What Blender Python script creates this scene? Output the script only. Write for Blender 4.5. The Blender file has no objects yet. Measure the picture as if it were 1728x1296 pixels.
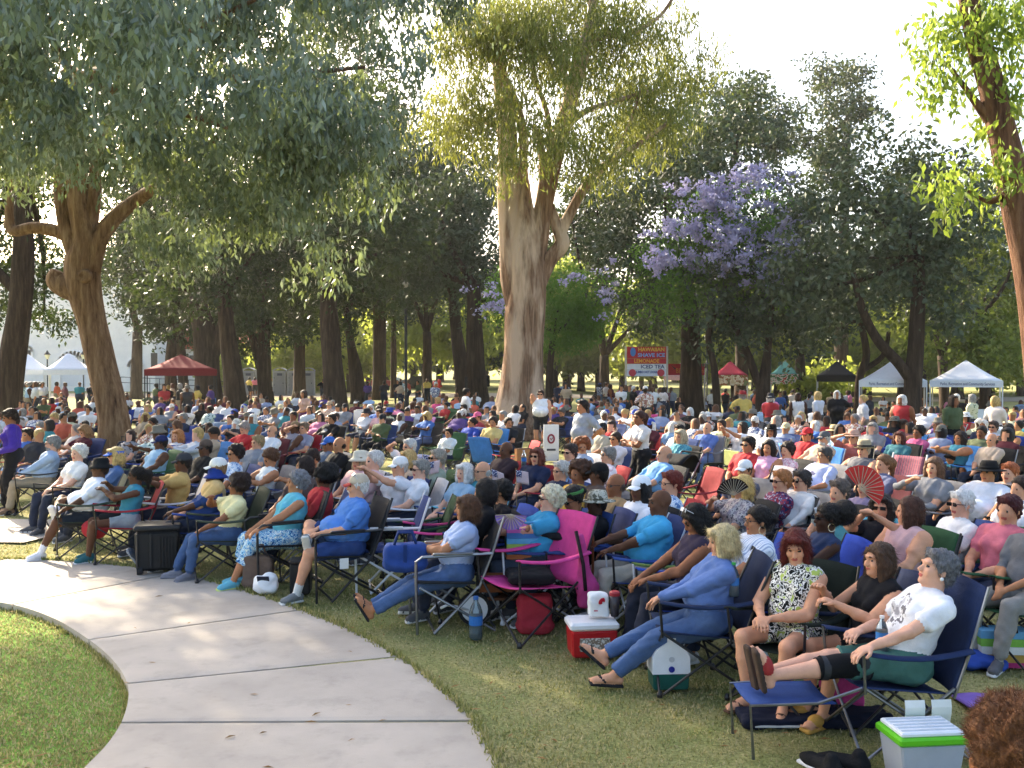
import bpy, math, random, time
import numpy as np
from mathutils import Vector, Matrix
T0 = time.time()
rnd = random.Random(7); RNG = np.random.default_rng(7)
SC = bpy.context.scene; COL = SC.collection
# ---------------------------------------------------------------- camera, sky, sun, exposure
F, CX, CY, HZ, CAMH = 1600.0, 864.0, 648.0, 622.0, 2.28
TH = math.atan((CY - HZ) / F)
cam = bpy.data.objects.new('camera', bpy.data.cameras.new('camera')); COL.objects.link(cam)
cam.location = (0, 0, CAMH); cam.rotation_euler = (math.pi / 2 - TH, 0, 0)
cam.data.sensor_width = 36; cam.data.lens = 36 * F / 1728; cam.data.clip_start = .05; cam.data.clip_end = 3000
SC.camera = cam
SUN_EL, SUN_AZ = math.radians(27), math.radians(-36)      # azimuth from +Y (away from camera), negative = to the left
W = bpy.data.worlds.new('World'); SC.world = W; W.use_nodes = True
wn = W.node_tree; bg = wn.nodes['Background']
sky = wn.nodes.new('ShaderNodeTexSky'); sky.sky_type = 'NISHITA'; sky.sun_disc = False
sky.sun_elevation = SUN_EL; sky.sun_rotation = SUN_AZ; sky.dust_density = 5.0; sky.air_density = 1.0
wn.links.new(sky.outputs[0], bg.inputs[0]); bg.inputs[1].default_value = .15
sun = bpy.data.objects.new('sun', bpy.data.lights.new('sun', 'SUN')); COL.objects.link(sun)
sun.data.energy = 5.0; sun.data.angle = math.radians(.6); sun.data.color = (1, .87, .66)
SDIR = Vector((math.sin(SUN_AZ) * math.cos(SUN_EL), math.cos(SUN_AZ) * math.cos(SUN_EL), math.sin(SUN_EL)))
sun.rotation_euler = SDIR.to_track_quat('Z', 'Y').to_euler()
SC.view_settings.view_transform = 'Standard'; SC.view_settings.look = 'None'
SC.view_settings.exposure = 1.85; SC.view_settings.gamma = 1
SC.cycles.max_bounces = 6; SC.cycles.diffuse_bounces = 3; SC.cycles.transmission_bounces = 4
SC.cycles.transparent_max_bounces = 6; SC.cycles.use_denoising = True
SC.cycles.caustics_reflective = False; SC.cycles.caustics_refractive = False
# ---------------------------------------------------------------- photo geometry -> world
def ray(px, py):
    u, v = (px - CX) / F, (CY - py) / F
    return np.array([u, math.cos(TH) + v * math.sin(TH), -math.sin(TH) + v * math.cos(TH)])
def sstep(a, b, x):
    t = np.clip((x - a) / (b - a), 0, 1); return t * t * (3 - 2 * t)
def gz(x, y): return float(-.42 * sstep(26, 38, y) * sstep(3, 12, x))
def plane(px, py, z=0.):
    d = ray(px, py); t = (z - CAMH) / d[2]; return np.array([0, 0, CAMH]) + d * t
def at(px, py, Y):
    d = ray(px, py); return np.array([0, 0, CAMH]) + d * (Y / d[1])
def by_head(px, py, h):
    p = plane(px, py, h)
    for _ in range(3): p = plane(px, py, h + gz(p[0], p[1]))
    return p[0], p[1]
# ---------------------------------------------------------------- materials
def lin(h):
    if not isinstance(h, str): return tuple(h)[:3]
    c = [int(h[i:i + 2], 16) / 255 for i in (0, 2, 4)]
    return tuple(x / 12.92 if x <= .04045 else ((x + .055) / 1.055) ** 2.4 for x in c)
_M = {}
class NT:
    def __init__(s, name):
        s.m = bpy.data.materials.new(name); s.m.use_nodes = True; s.t = s.m.node_tree; s.t.nodes.clear()
        s.out = s.n('OutputMaterial')
    def n(s, k, **kw):
        x = s.t.nodes.new('ShaderNode' + k)
        for a, b in kw.items():
            if a.startswith('i_'):
                key = a[2:]; key = int(key) if key.isdigit() else key.replace('_', ' ')
                x.inputs[key].default_value = b
            else: setattr(x, a, b)
        return x
    def l(s, a, b): s.t.links.new(a, b)
    def coords(s, sc=(1, 1, 1), kind='Object'):
        tc = s.n('TexCoord'); mp = s.n('Mapping'); mp.inputs['Scale'].default_value = sc
        s.l(tc.outputs[kind], mp.inputs[0]); return mp.outputs[0]
    def noise(s, vec, scale, detail=4, rough=.6):
        x = s.n('TexNoise'); x.inputs['Scale'].default_value = scale; x.inputs['Detail'].default_value = detail
        x.inputs['Roughness'].default_value = rough
        if vec is not None: s.l(vec, x.inputs['Vector'])
        return x.outputs['Fac']
    def ramp(s, fac, stops):
        r = s.n('ValToRGB'); e = r.color_ramp.elements
        while len(e) < len(stops): e.new(.5)
        for i, (p, c) in enumerate(stops): e[i].position = p; e[i].color = (*lin(c), 1)
        s.l(fac, r.inputs[0]); return r.outputs[0]
    def mix(s, fac, a, b, mode='MIX'):
        x = s.n('Mix', data_type='RGBA', blend_type=mode)
        for i, v in ((0, fac), (6, a), (7, b)):
            if isinstance(v, bpy.types.NodeSocket): s.l(v, x.inputs[i])
            else: x.inputs[i].default_value = v if i == 0 else (*lin(v), 1)
        return x.outputs[2]
    def bsdf(s, col, rough=.8, spec=.3, metal=0, bump=None, bs=.3, bd=.01, trans=0, ior=1.45):
        b = s.n('BsdfPrincipled'); b.inputs['Roughness'].default_value = rough
        b.inputs['Specular IOR Level'].default_value = spec; b.inputs['Metallic'].default_value = metal
        b.inputs['Transmission Weight'].default_value = trans; b.inputs['IOR'].default_value = ior
        if isinstance(col, bpy.types.NodeSocket): s.l(col, b.inputs['Base Color'])
        else: b.inputs['Base Color'].default_value = (*lin(col), 1)
        if bump is not None:
            bp = s.n('Bump'); bp.inputs['Strength'].default_value = bs; bp.inputs['Distance'].default_value = bd
            s.l(bump, bp.inputs['Height']); s.l(bp.outputs[0], b.inputs['Normal'])
        s.l(b.outputs[0], s.out.inputs[0]); return s.m
def scale3(c, k): return tuple(min(1, x * k) for x in lin(c))
def mute(c, k=.14):
    r = lin(c); g = .3 * r[0] + .55 * r[1] + .15 * r[2]; return tuple(x + (g - x) * k for x in r)
def cloth(c, var=.16):
    k = ('cloth', c)
    if k not in _M:
        nm = 'cloth_' + str(c); c = mute(c); t = NT(nm); v = t.coords(); n = t.noise(v, 9, 5, .65); w = t.noise(v, 140, 2)
        _M[k] = t.bsdf(t.ramp(n, [(.3, scale3(c, 1 - var)), (.7, scale3(c, 1 + var * .6))]), .85, .2, bump=t.mix(.35, n, w), bs=.5, bd=.02)
    return _M[k]
def print_cloth(name, cols, scale=22, kind='blob'):
    k = ('print', name)
    if k not in _M:
        t = NT('cloth_' + name); v = t.coords()
        if kind == 'blob':
            n = t.noise(v, scale, 2, .5); st = [(.0, cols[0])]
            for i, c in enumerate(cols[1:]): st.append((.40 + .26 * i / max(1, len(cols) - 1), c))
            r = t.ramp(n, st)
            for nd in t.t.nodes:
                if nd.type == 'VALTORGB': nd.color_ramp.interpolation = 'CONSTANT'
        else:
            x = t.n('TexWave', wave_type='BANDS', bands_direction={'v': 'Y', 'h': 'Z', 'x': 'X'}[kind]); x.inputs['Scale'].default_value = scale
            x.inputs['Distortion'].default_value = .6; t.l(v, x.inputs['Vector']); st = []
            for i, c in enumerate(cols): st.append((i / len(cols), c))
            r = t.ramp(x.outputs['Fac'], st)
        _M[k] = t.bsdf(r, .85, .2, bump=t.noise(v, 12), bs=.4, bd=.02)
    return _M[k]
def plain(c, rough=.5, spec=.4, metal=0, var=.08, scale=6, bump=0):
    k = ('plain', c, rough, metal, var, scale, bump)
    if k not in _M:
        t = NT('paint_' + str(c)); v = t.coords(); n = t.noise(v, scale, 6, .65)
        _M[k] = t.bsdf(t.ramp(n, [(.3, scale3(c, 1 - var)), (.7, scale3(c, 1 + var))]), rough, spec, metal, bump=n if bump else None, bs=bump)
    return _M[k]
def skin(c):
    k = ('skin', c)
    if k not in _M:
        t = NT('skin_' + str(c)); v = t.coords(); n = t.noise(v, 14, 5)
        r = t.ramp(n, [(.3, scale3(c, .88)), (.7, scale3(c, 1.08))])
        m = t.bsdf(r, .62, .25, bump=t.noise(v, 60), bs=.25, bd=.006)
        b = [x for x in t.t.nodes if x.type == 'BSDF_PRINCIPLED'][0]
        b.inputs['Subsurface Weight'].default_value = .0
        _M[k] = m
    return _M[k]
def hairm(c):
    k = ('hair', c)
    if k not in _M:
        t = NT('hair_' + str(c)); v = t.coords((60, 60, 6)); n = t.noise(v, 1.6, 5, .7)
        n2 = t.noise(t.coords((1, 1, 1)), 22, 4); n = t.mix(.4, n, n2)
        _M[k] = t.bsdf(t.ramp(n, [(.34, scale3(c, .38)), (.5, scale3(c, .95)), (.66, scale3(c, 1.7))]), .55, .35, bump=n, bs=1.0, bd=.02)
    return _M[k]
def glass(c='ffffff', rough=.05):
    k = ('glass', c)
    if k not in _M:
        t = NT('clear_plastic_' + c); _M[k] = t.bsdf(c, rough, .5, trans=.9, ior=1.33)
    return _M[k]
def metal(c='8a8c90', rough=.35): return plain(c, rough, .5, 1.0 if c != '1c1c1e' else 0, .06)
def leafm(name, cols, trans=.45, tcol=None, rough=.5):
    k = ('leaf', name)
    if k not in _M:
        t = NT('leaves_' + name); g = t.n('NewGeometry'); r = t.ramp(g.outputs['Random Per Island'], [(i / max(1, len(cols) - 1), c) for i, c in enumerate(cols)])
        d = t.n('BsdfPrincipled'); d.inputs['Roughness'].default_value = rough; d.inputs['Specular IOR Level'].default_value = .22
        t.l(r, d.inputs['Base Color']); tr = t.n('BsdfTranslucent')
        if tcol: t.l(t.mix(.35, tcol, r), tr.inputs[0])
        else: t.l(r, tr.inputs[0])
        mx = t.n('MixShader'); mx.inputs[0].default_value = trans
        t.l(d.outputs[0], mx.inputs[1]); t.l(tr.outputs[0], mx.inputs[2]); t.l(mx.outputs[0], t.out.inputs[0]); _M[k] = t.m
    return _M[k]
def barkm(name, dark, mid, light, sc=(1, 1, .12), scale=7, bd=.08, patch=None):
    k = ('bark', name)
    if k not in _M:
        t = NT('bark_' + name); v = t.coords(sc); n = t.noise(v, scale, 8, .7); c = t.ramp(n, [(.3, dark), (.5, mid), (.72, light)])
        if patch:
            v2 = t.coords((1, 1, .22)); n2 = t.noise(v2, .9, 5, .62)
            c = t.mix(t.ramp(n2, [(.44, '000000'), (.53, 'ffffff')]), c, patch)
        _M[k] = t.bsdf(c, .9, .15, bump=n, bs=1.0, bd=bd)
    return _M[k]
# ---------------------------------------------------------------- mesh helpers
def link(o, parent=None):
    COL.objects.link(o)
    if parent is not None: o.parent = parent
    return o
def tag(o, label=None, cat=None, group=None, kind=None):
    for k, v in (('label', label), ('category', cat), ('group', group), ('kind', kind)):
        if v: o[k] = v
    return o
def empty(name, loc=(0, 0, 0), rz=0, sc=1):
    o = bpy.data.objects.new(name, None); link(o); o.location = loc; o.rotation_euler.z = rz
    o.scale = (sc, sc, sc) if not hasattr(sc, '__len__') else sc
    o.empty_display_size = .1; return o
def npmesh(name, V, Q, mats=(), mi=None, smooth=True):
    """mesh from arrays; Q (n,3|4)"""
    me = bpy.data.meshes.new(name); V = np.asarray(V, np.float32); Q = np.asarray(Q, np.int32)
    k = Q.shape[1]; n = len(Q)
    me.vertices.add(len(V)); me.vertices.foreach_set('co', V.ravel())
    me.loops.add(n * k); me.loops.foreach_set('vertex_index', Q.ravel())
    me.polygons.add(n); me.polygons.foreach_set('loop_start', np.arange(0, n * k, k, dtype=np.int32))
    try: me.polygons.foreach_set('loop_total', np.full(n, k, np.int32))
    except Exception: pass
    if mi is not None: me.polygons.foreach_set('material_index', np.asarray(mi, np.int32))
    for m in mats: me.materials.append(m)
    me.update(calc_edges=True)
    me.polygons.foreach_set('use_smooth', np.full(n, smooth, bool)); return me
def unit(v): return v / np.maximum(np.linalg.norm(v, axis=-1, keepdims=True), 1e-9)
def Rz(a): return Matrix.Rotation(a, 3, 'Z')
class MB:
    def __init__(s): s.v = []; s.f = []; s.m = []
    def add(s, vs, fs, mi=0):
        o = len(s.v); s.v += [tuple(map(float, p)) for p in vs]; s.f += [tuple(i + o for i in f) for f in fs]; s.m += [mi] * len(fs); return s
    def box(s, c, d, mi=0, rot=None, top=None, bev=0):
        x, y, z = d[0] / 2, d[1] / 2, d[2] / 2; tx, ty = (x, y) if top is None else (top[0] / 2, top[1] / 2)
        if bev:
            b = bev; L = [(z - 0, tx - b, ty - b), (z - b, tx, ty), (-z + b, x, y), (-z, x - b, y - b)]; vs = []
            for zz, a, q in L:
                c2 = b * .6
                vs += [(-a, -q + c2, zz), (-a + c2, -q, zz), (a - c2, -q, zz), (a, -q + c2, zz), (a, q - c2, zz), (a - c2, q, zz), (-a + c2, q, zz), (-a, q - c2, zz)]
            fs = [tuple(range(8)), tuple(range(31, 23, -1))]
            for k in range(3):
                for i in range(8): j = (i + 1) % 8; fs.append((k * 8 + j, k * 8 + i, k * 8 + 8 + i, k * 8 + 8 + j))
        else:
            vs = [(-x, -y, -z), (x, -y, -z), (x, y, -z), (-x, y, -z), (-tx, -ty, z), (tx, -ty, z), (tx, ty, z), (-tx, ty, z)]
            fs = [(3, 2, 1, 0), (4, 5, 6, 7), (0, 1, 5, 4), (1, 2, 6, 5), (2, 3, 7, 6), (3, 0, 4, 7)]
        c = Vector(c); vs = [(rot @ Vector(p) if rot is not None else Vector(p)) + c for p in vs]
        return s.add(vs, fs, mi)
    def tube(s, pts, r, n=8, mi=0, cap=True, wob=None):
        P = [Vector(p) for p in pts]; R = r if hasattr(r, '__len__') else [r] * len(P); vs = []; fs = []; ref = None
        for i, p in enumerate(P):
            d = (P[min(i + 1, len(P) - 1)] - P[max(i - 1, 0)]).normalized()
            if ref is None: ref = Vector((0, 0, 1)) if abs(d.z) < .9 else Vector((1, 0, 0))
            a = (ref - d * ref.dot(d)).normalized(); b = d.cross(a); ref = a
            for k in range(n):
                t = 2 * math.pi * k / n; rr = R[i] * (1 if wob is None else wob(i, k, t))
                vs.append(p + a * math.cos(t) * rr + b * math.sin(t) * rr)
        for i in range(len(P) - 1):
            for k in range(n): q = (k + 1) % n; fs.append((i * n + k, i * n + q, i * n + n + q, i * n + n + k))
        if cap: fs += [tuple(range(n - 1, -1, -1)), tuple((len(P) - 1) * n + k for k in range(n))]
        return s.add(vs, fs, mi)
    def lathe(s, prof, c=(0, 0, 0), n=16, mi=0, rot=None, sx=1, sy=1):
        vs = []; fs = []; c = Vector(c)
        for r, z in prof:
            for k in range(n):
                t = 2 * math.pi * k / n; p = Vector((r * math.cos(t) * sx, r * math.sin(t) * sy, z)); vs.append((rot @ p if rot is not None else p) + c)
        for i in range(len(prof) - 1):
            for k in range(n): q = (k + 1) % n; fs.append((i * n + k, i * n + q, i * n + n + q, i * n + n + k))
        if prof[0][0] > 1e-4: fs.append(tuple(range(n - 1, -1, -1)))
        if prof[-1][0] > 1e-4: fs.append(tuple((len(prof) - 1) * n + k for k in range(n)))
        return s.add(vs, fs, mi)
    def sheet(s, fn, nu, nv, th=.004, mi=0):
        P = [[Vector(fn(i / nu, j / nv)) for j in range(nv + 1)] for i in range(nu + 1)]; vs = []; fs = []
        N = []
        for i in range(nu + 1):
            for j in range(nv + 1):
                a = P[min(i + 1, nu)][j] - P[max(i - 1, 0)][j]; b = P[i][min(j + 1, nv)] - P[i][max(j - 1, 0)]
                q = a.cross(b); N.append(q.normalized() if q.length > 1e-12 else Vector((0, 0, 1)))
        flat = [P[i][j] for i in range(nu + 1) for j in range(nv + 1)]
        vs = [p + n * th / 2 for p, n in zip(flat, N)] + [p - n * th / 2 for p, n in zip(flat, N)]; k = len(flat); w = nv + 1
        for i in range(nu):
            for j in range(nv):
                a, b, c, d = i * w + j, (i + 1) * w + j, (i + 1) * w + j + 1, i * w + j + 1
                fs += [(a, b, c, d), (k + d, k + c, k + b, k + a)]
        ring = [i * w for i in range(nu + 1)] + [nu * w + j for j in range(1, w)] + [i * w + nv for i in range(nu - 1, -1, -1)] + [j for j in range(nv - 1, 0, -1)]
        for a, b in zip(ring, ring[1:] + ring[:1]): fs.append((b, a, k + a, k + b))
        return s.add(vs, fs, mi)
    def prism(s, poly, z0, z1, mi=0, fn=None):
        n = len(poly); vs = [(x, y, z0) for x, y in poly] + [(x, y, z1) for x, y in poly]
        if fn: vs = [fn(*p) for p in vs]
        fs = [tuple(range(n - 1, -1, -1)), tuple(range(n, 2 * n))] + [(i, (i + 1) % n, n + (i + 1) % n, n + i) for i in range(n)]
        return s.add(vs, fs, mi)
    def mesh(s, name, mats=(), smooth=False):
        me = bpy.data.meshes.new(name); me.from_pydata(s.v, [], s.f)
        for m in (mats if isinstance(mats, (list, tuple)) else [mats]): me.materials.append(m)
        me.polygons.foreach_set('material_index', s.m); me.polygons.foreach_set('use_smooth', [smooth] * len(s.f)); me.update(); return me
    def build(s, name, mats=(), parent=None, smooth=False):
        return link(bpy.data.objects.new(name, s.mesh(name, mats, smooth)), parent)
def copy_tree(o, parent=None):
    c = o.copy(); COL.objects.link(c); c.parent = parent
    for ch in list(o.children): copy_tree(ch, c)
    return c
def text_obj(name, txt, size, m, parent, loc, rot=(math.pi / 2, 0, 0), align='CENTER', width=None, ext=.004, bold=0.):
    cu = bpy.data.curves.new(name, 'FONT'); cu.body = txt; cu.size = size; cu.align_x = align; cu.align_y = 'CENTER'; cu.extrude = ext; cu.offset = bold
    cu.resolution_u = 2
    o = bpy.data.objects.new(name, cu); link(o, parent); o.location = loc; o.rotation_euler = rot
    if width:
        bpy.context.view_layer.update(); w = o.dimensions.x
        if w > 0: o.scale.x = width / w
    bpy.context.view_layer.update(); me = bpy.data.meshes.new_from_object(o.evaluated_get(bpy.context.evaluated_depsgraph_get())); me.materials.clear(); me.materials.append(m)
    q = bpy.data.objects.new(name, me); link(q, parent); q.location = loc; q.rotation_euler = rot; q.scale = o.scale; bpy.data.objects.remove(o); return q
# ---------------------------------------------------------------- ground, path, grass
OUT = [(-420, 950), (-200, 944), (0, 942), (150, 948), (300, 966), (430, 1001), (508, 1028), (600, 1066), (680, 1112), (742, 1158), (795, 1210), (826, 1260), (840, 1296), (842, 1420), (800, 1640)]
INN = [(-420, 1000), (-200, 1002), (-60, 1010), (21, 1019), (90, 1042), (150, 1078), (190, 1112), (212, 1145), (217, 1172), (207, 1212), (182, 1252), (140, 1296), (20, 1420), (-300, 1640)]
def spline(pts, n):
    P = np.array(pts, float); d = np.r_[0, np.cumsum(np.linalg.norm(np.diff(P, axis=0), axis=1))]; t = np.linspace(0, d[-1], n)
    k = len(P); out = []
    for tt in t:
        i = min(max(np.searchsorted(d, tt) - 1, 0), k - 2); u = (tt - d[i]) / max(d[i + 1] - d[i], 1e-9)
        p0, p1, p2, p3 = P[max(i - 1, 0)], P[i], P[i + 1], P[min(i + 2, k - 1)]
        out.append(.5 * ((2 * p1) + (p2 - p0) * u + (2 * p0 - 5 * p1 + 4 * p2 - p3) * u * u + (3 * p1 - p0 - 3 * p2 + p3) * u ** 3))
    return np.array(out)
OUTW = spline([plane(*p)[:2] for p in OUT], 90); INNW = spline([plane(*p)[:2] for p in INN], 90)
def inside_poly(x, y, poly):
    c = np.zeros(x.shape, bool); j = len(poly) - 1
    for i in range(len(poly)):
        xi, yi = poly[i]; xj, yj = poly[j]
        with np.errstate(divide='ignore', invalid='ignore'):
            c ^= ((yi > y) != (yj > y)) & (x < (xj - xi) * (y - yi) / (yj - yi + 1e-12) + xi)
        j = i
    return c
CTR = (OUTW + INNW) / 2
PATHPOLY = np.vstack([OUTW, INNW[::-1]])
INPOLY = np.vstack([CTR, [[CTR[-1][0] - 30, CTR[-1][1]], [CTR[-1][0] - 30, CTR[0][1]]]])
def lawn_material(fresh=0):
    t = NT('lawn_fresh' if fresh else 'lawn'); v = t.coords(); big = t.noise(v, .35, 4); mid = t.noise(v, 2.2, 5); fine = t.noise(v, 45, 3, .7)
    a = t.ramp(fine, [(.25, '46512a'), (.5, '717c45'), (.75, '959a60')] if not fresh else [(.25, '4e6c2e'), (.5, '789a44'), (.75, '9cb45c')])
    b = t.ramp(fine, [(.25, '6f6844'), (.5, 'a09668'), (.75, 'c0b388')])
    m = t.mix(.5, big, mid); c = t.mix(t.ramp(m, [(.36, '000000'), (.55, 'd8d8d8')] if not fresh else [(.52, '000000'), (.75, '666666')]), a, b)
    return t.bsdf(c, .95, .1, bump=fine, bs=.7, bd=.03)
def dirt_path_mat():
    t = NT('concrete'); v = t.coords(); n = t.noise(v, .9, 6, .6); s = t.noise(v, 90, 3); st = t.noise(v, 3.5, 6, .7)
    c = t.ramp(n, [(.3, '9f968b'), (.5, 'b0a69a'), (.7, 'beb3a6')])
    c = t.mix(t.ramp(st, [(.52, '000000'), (.70, '8a8a8a')]), c, '6f6a64')
    return t.bsdf(c, .85, .25, bump=s, bs=.25, bd=.004)
LAWN = lawn_material(); LAWN2 = lawn_material(1); CONC = dirt_path_mat()
gx = np.unique(np.r_[np.linspace(-900, -60, 24), np.linspace(-60, -12, 30), np.linspace(-12, 8, 110), np.linspace(8, 60, 60), np.linspace(60, 900, 24)])
gy = np.unique(np.r_[np.linspace(-60, 0, 10), np.linspace(0, 14, 90), np.linspace(14, 60, 60), np.linspace(60, 1500, 30)])
GX, GY = np.meshgrid(gx, gy, indexing='ij')
GZ = -.42 * sstep(26, 38, GY) * sstep(3, 12, GX) - .02 + .012 * np.sin(GX * 1.7 + 1.3 * np.sin(GY * .9)) * np.cos(GY * 1.3)
inn = inside_poly(GX, GY, INPOLY); GZ = np.where(inn, -.075, GZ)
n1, n2 = GX.shape; idx = np.arange(n1 * n2).reshape(n1, n2)
Q = np.stack([idx[:-1, :-1], idx[1:, :-1], idx[1:, 1:], idx[:-1, 1:]], -1).reshape(-1, 4)
ground = link(bpy.data.objects.new('ground', npmesh('ground', np.stack([GX, GY, GZ], -1).reshape(-1, 3), Q, [LAWN, LAWN2], (inn[:-1, :-1] & inn[1:, 1:]).ravel().astype(int))))
tag(ground, 'mown park lawn, green with dry straw patches', None, kind='structure')
# path: slabs with recessed joints
JO = [(-330, 946), (-140, 943), (20, 942.5), (99, 945), (300, 966), (508, 1028), (672, 1107), (800, 1215), (838, 1290), (842, 1430), (800, 1640)]
JI = [(-420, 1000), (-300, 1001), (-190, 1002), (-90, 1008), (21, 1019), (150, 1078), (217, 1160), (195, 1235), (140, 1296), (20, 1420), (-300, 1640)]
JO = [(-420, 950), (-200, 944), (10, 942), (300, 966), (508, 1028), (672, 1107), (800, 1215), (841, 1330), (800, 1640)]
JI = [(-420, 1000), (-330, 1001), (-215, 1002), (21, 1019), (150, 1078), (214, 1152), (203, 1218), (60, 1380), (-300, 1640)]
def cut(curve, p):
    w = plane(*p)[:2]; return int(np.argmin(np.sum((curve - w) ** 2, 1)))
OUTF = spline([plane(*p)[:2] for p in OUT], 2600); INNF = spline([plane(*p)[:2] for p in INN], 2600)
path = empty('path'); tag(path, 'curving concrete footpath in the lawn', None, kind='structure')
io = [cut(OUTF, p) for p in JO]; ii = [cut(INNF, p) for p in JI]
for k in range(len(io) - 1):
    if io[k + 1] - io[k] < 3: continue
    g = 4
    a = OUTF[io[k] + g:io[k + 1] - g + 1]; b = INNF[ii[k] + g:max(ii[k + 1] - g + 1, ii[k] + g + 2)]
    n = 26; A = a[np.linspace(0, len(a) - 1, n).astype(int)]; B = b[np.linspace(0, len(b) - 1, n).astype(int)]
    # inset the joint ends so that a 12 mm groove shows
    mb = MB(); vs = []; cols = 14
    for i in range(n):
        for j in range(cols + 1):
            u = j / cols; p = A[i] * (1 - u) + B[i] * u
            e = -.006 if j in (0, cols) or i in (0, n - 1) else 0
            vs.append((p[0], p[1], e))
    fs = []; w = cols + 1
    for i in range(n - 1):
        for j in range(cols): fs.append((i * w + j, i * w + j + 1, (i + 1) * w + j + 1, (i + 1) * w + j))
    ring = [j for j in range(w)] + [i * w + cols for i in range(1, n)] + [(n - 1) * w + j for j in range(cols - 1, -1, -1)] + [i * w for i in range(n - 2, 0, -1)]
    base = len(vs); vs += [(vs[r][0], vs[r][1], -.14) for r in ring]
    for q in range(len(ring)):
        q2 = (q + 1) % len(ring); fs.append((ring[q2], ring[q], base + q, base + q2))
    mb.add(vs, fs); mb.build('slab', CONC, path)
# joint filler below the grooves
mb = MB(); vs = []; fs = []
for p, q in zip(OUTW, INNW): vs += [(p[0], p[1], -.035), (q[0], q[1], -.035)]
fs = [(2 * i, 2 * i + 1, 2 * i + 3, 2 * i + 2) for i in range(len(OUTW) - 1)]
mb.add(vs, fs).build('joint_filler', plain('3a3632', .95, .1), path)
# far pavement strip on the left and sunny paths behind the crowd
def strip(name, pts, label, m, z=.004, w=None):
    mb = MB(); P = [plane(*p) for p in pts]; mb.add([(p[0], p[1], z) for p in P], [tuple(range(len(P)))]); o = mb.build(name, m)
    return tag(o, label, None, kind='structure')
strip('pavement', [(-300, 912), (40, 916), (118, 898), (150, 878), (-300, 872)], 'concrete walk beyond the grass strip', CONC, .006)
DIRT = plain('a98f72', .95, .1, 0, .18, .8)
gxr = np.linspace(-300, 300, 240); mb = MB(); vs = []
for x in gxr:
    for j, y in enumerate((76, 82, 88)): vs.append((x, y + 2 * math.sin(x * .02), gz(x, y) + .012))
mb.add(vs, [(3 * i + j, 3 * i + 3 + j, 3 * i + 4 + j, 3 * i + 1 + j) for i in range(239) for j in (0, 1)]); tag(mb.build('road', plain('b0a08c', .9, .1, 0, .12, .3)), 'pale sunlit drive behind the crowd', None, kind='structure')
# grass blades (mown turf, one mass)
def blades(n, region, name, cols, hmin, hmax, z0=-.02, label='short mown dry grass of the lawn beside the seats'):
    x, y = region(n); k = len(x); a = RNG.uniform(0, 2 * np.pi, k); h = RNG.uniform(hmin, hmax, k); w = RNG.uniform(.003, .007, k) * (1 + y / 14)
    ln = RNG.uniform(-.6, .6, (k, 2)) * h[:, None]
    zz = np.where(inside_poly(x, y, INPOLY), -.078, z0 - .005)
    p0 = np.stack([x - np.cos(a) * w, y - np.sin(a) * w, zz], -1); p1 = np.stack([x + np.cos(a) * w, y + np.sin(a) * w, zz], -1)
    p2 = np.stack([x + ln[:, 0], y + ln[:, 1], zz + h], -1); V = np.stack([p0, p1, p2], 1).reshape(-1, 3)
    o = link(bpy.data.objects.new(name, npmesh(name, V, np.arange(3 * k).reshape(-1, 3), [leafm(name, cols, .35)], smooth=False)))
    return tag(o, label, 'grass', kind='stuff')
def region_near(n):
    d = 4.2 + 12 * RNG.random(n) ** 1.7; u = RNG.uniform(-.62, .62, n); x, y = d * u, d
    ok = ~inside_poly(x, y, PATHPOLY) & ~inside_poly(x, y, INPOLY); return x[ok], y[ok]
def region_inner(n):
    d = 4.2 + 6 * RNG.random(n) ** 1.5; u = RNG.uniform(-.62, .1, n); x, y = d * u, d; ok = ~inside_poly(x, y, PATHPOLY) & inside_poly(x, y, INPOLY); return x[ok], y[ok]
def region_edge(n):
    E = np.vstack([OUTF[200:], INNF[200:]]); k = RNG.integers(0, len(E), n); p = E[k] + RNG.normal(size=(n, 2)) * .022; ok = p[:, 1] > 4; return p[ok, 0], p[ok, 1]
blades(150000, region_near, 'grass', ['767a48', '908f54', 'a9a26a', 'bdb084', '8a8a50', 'c8ba90', '80824a', 'b5ab74'], .012, .032)
blades(110000, region_inner, 'grass', ['628a32', '7aa040', '93b24e', '6c9438', 'a8bc62', '84a846'], .012, .034, label='fresh green mown grass inside the curve of the path')
blades(7000, region_edge, 'edge_grass', ['6f7643', '868a4c', '9d9c60', 'b4a97a', '7f8449'], .02, .055, .0, 'ragged grass tufts creeping over the path edges')
lr = plain('8a6b43', .9, .1, 0, .3, 30)
mb = MB()
for i in range(320):
    d = 4.5 + 7 * rnd.random() ** 1.5; x = d * rnd.uniform(-.55, .5); z = .006 if inside_poly(np.array([x]), np.array([d]), PATHPOLY)[0] else .02
    if z < .01 and rnd.random() < .75: continue
    a = rnd.uniform(0, 6.3); L = rnd.uniform(.02, .05); wv = L * .28; c, s_ = math.cos(a), math.sin(a); t = rnd.uniform(0, .012)
    mb.add([(x - c * L, d - s_ * L, z), (x - s_ * wv, d + c * wv, z + t), (x + c * L, d + s_ * L, z + .003), (x + s_ * wv, d - c * wv, z + t)], [(0, 1, 2, 3)])
tag(mb.build('leaf_litter', lr), 'dry brown fallen leaves scattered on grass and path', 'litter', kind='stuff')
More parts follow.
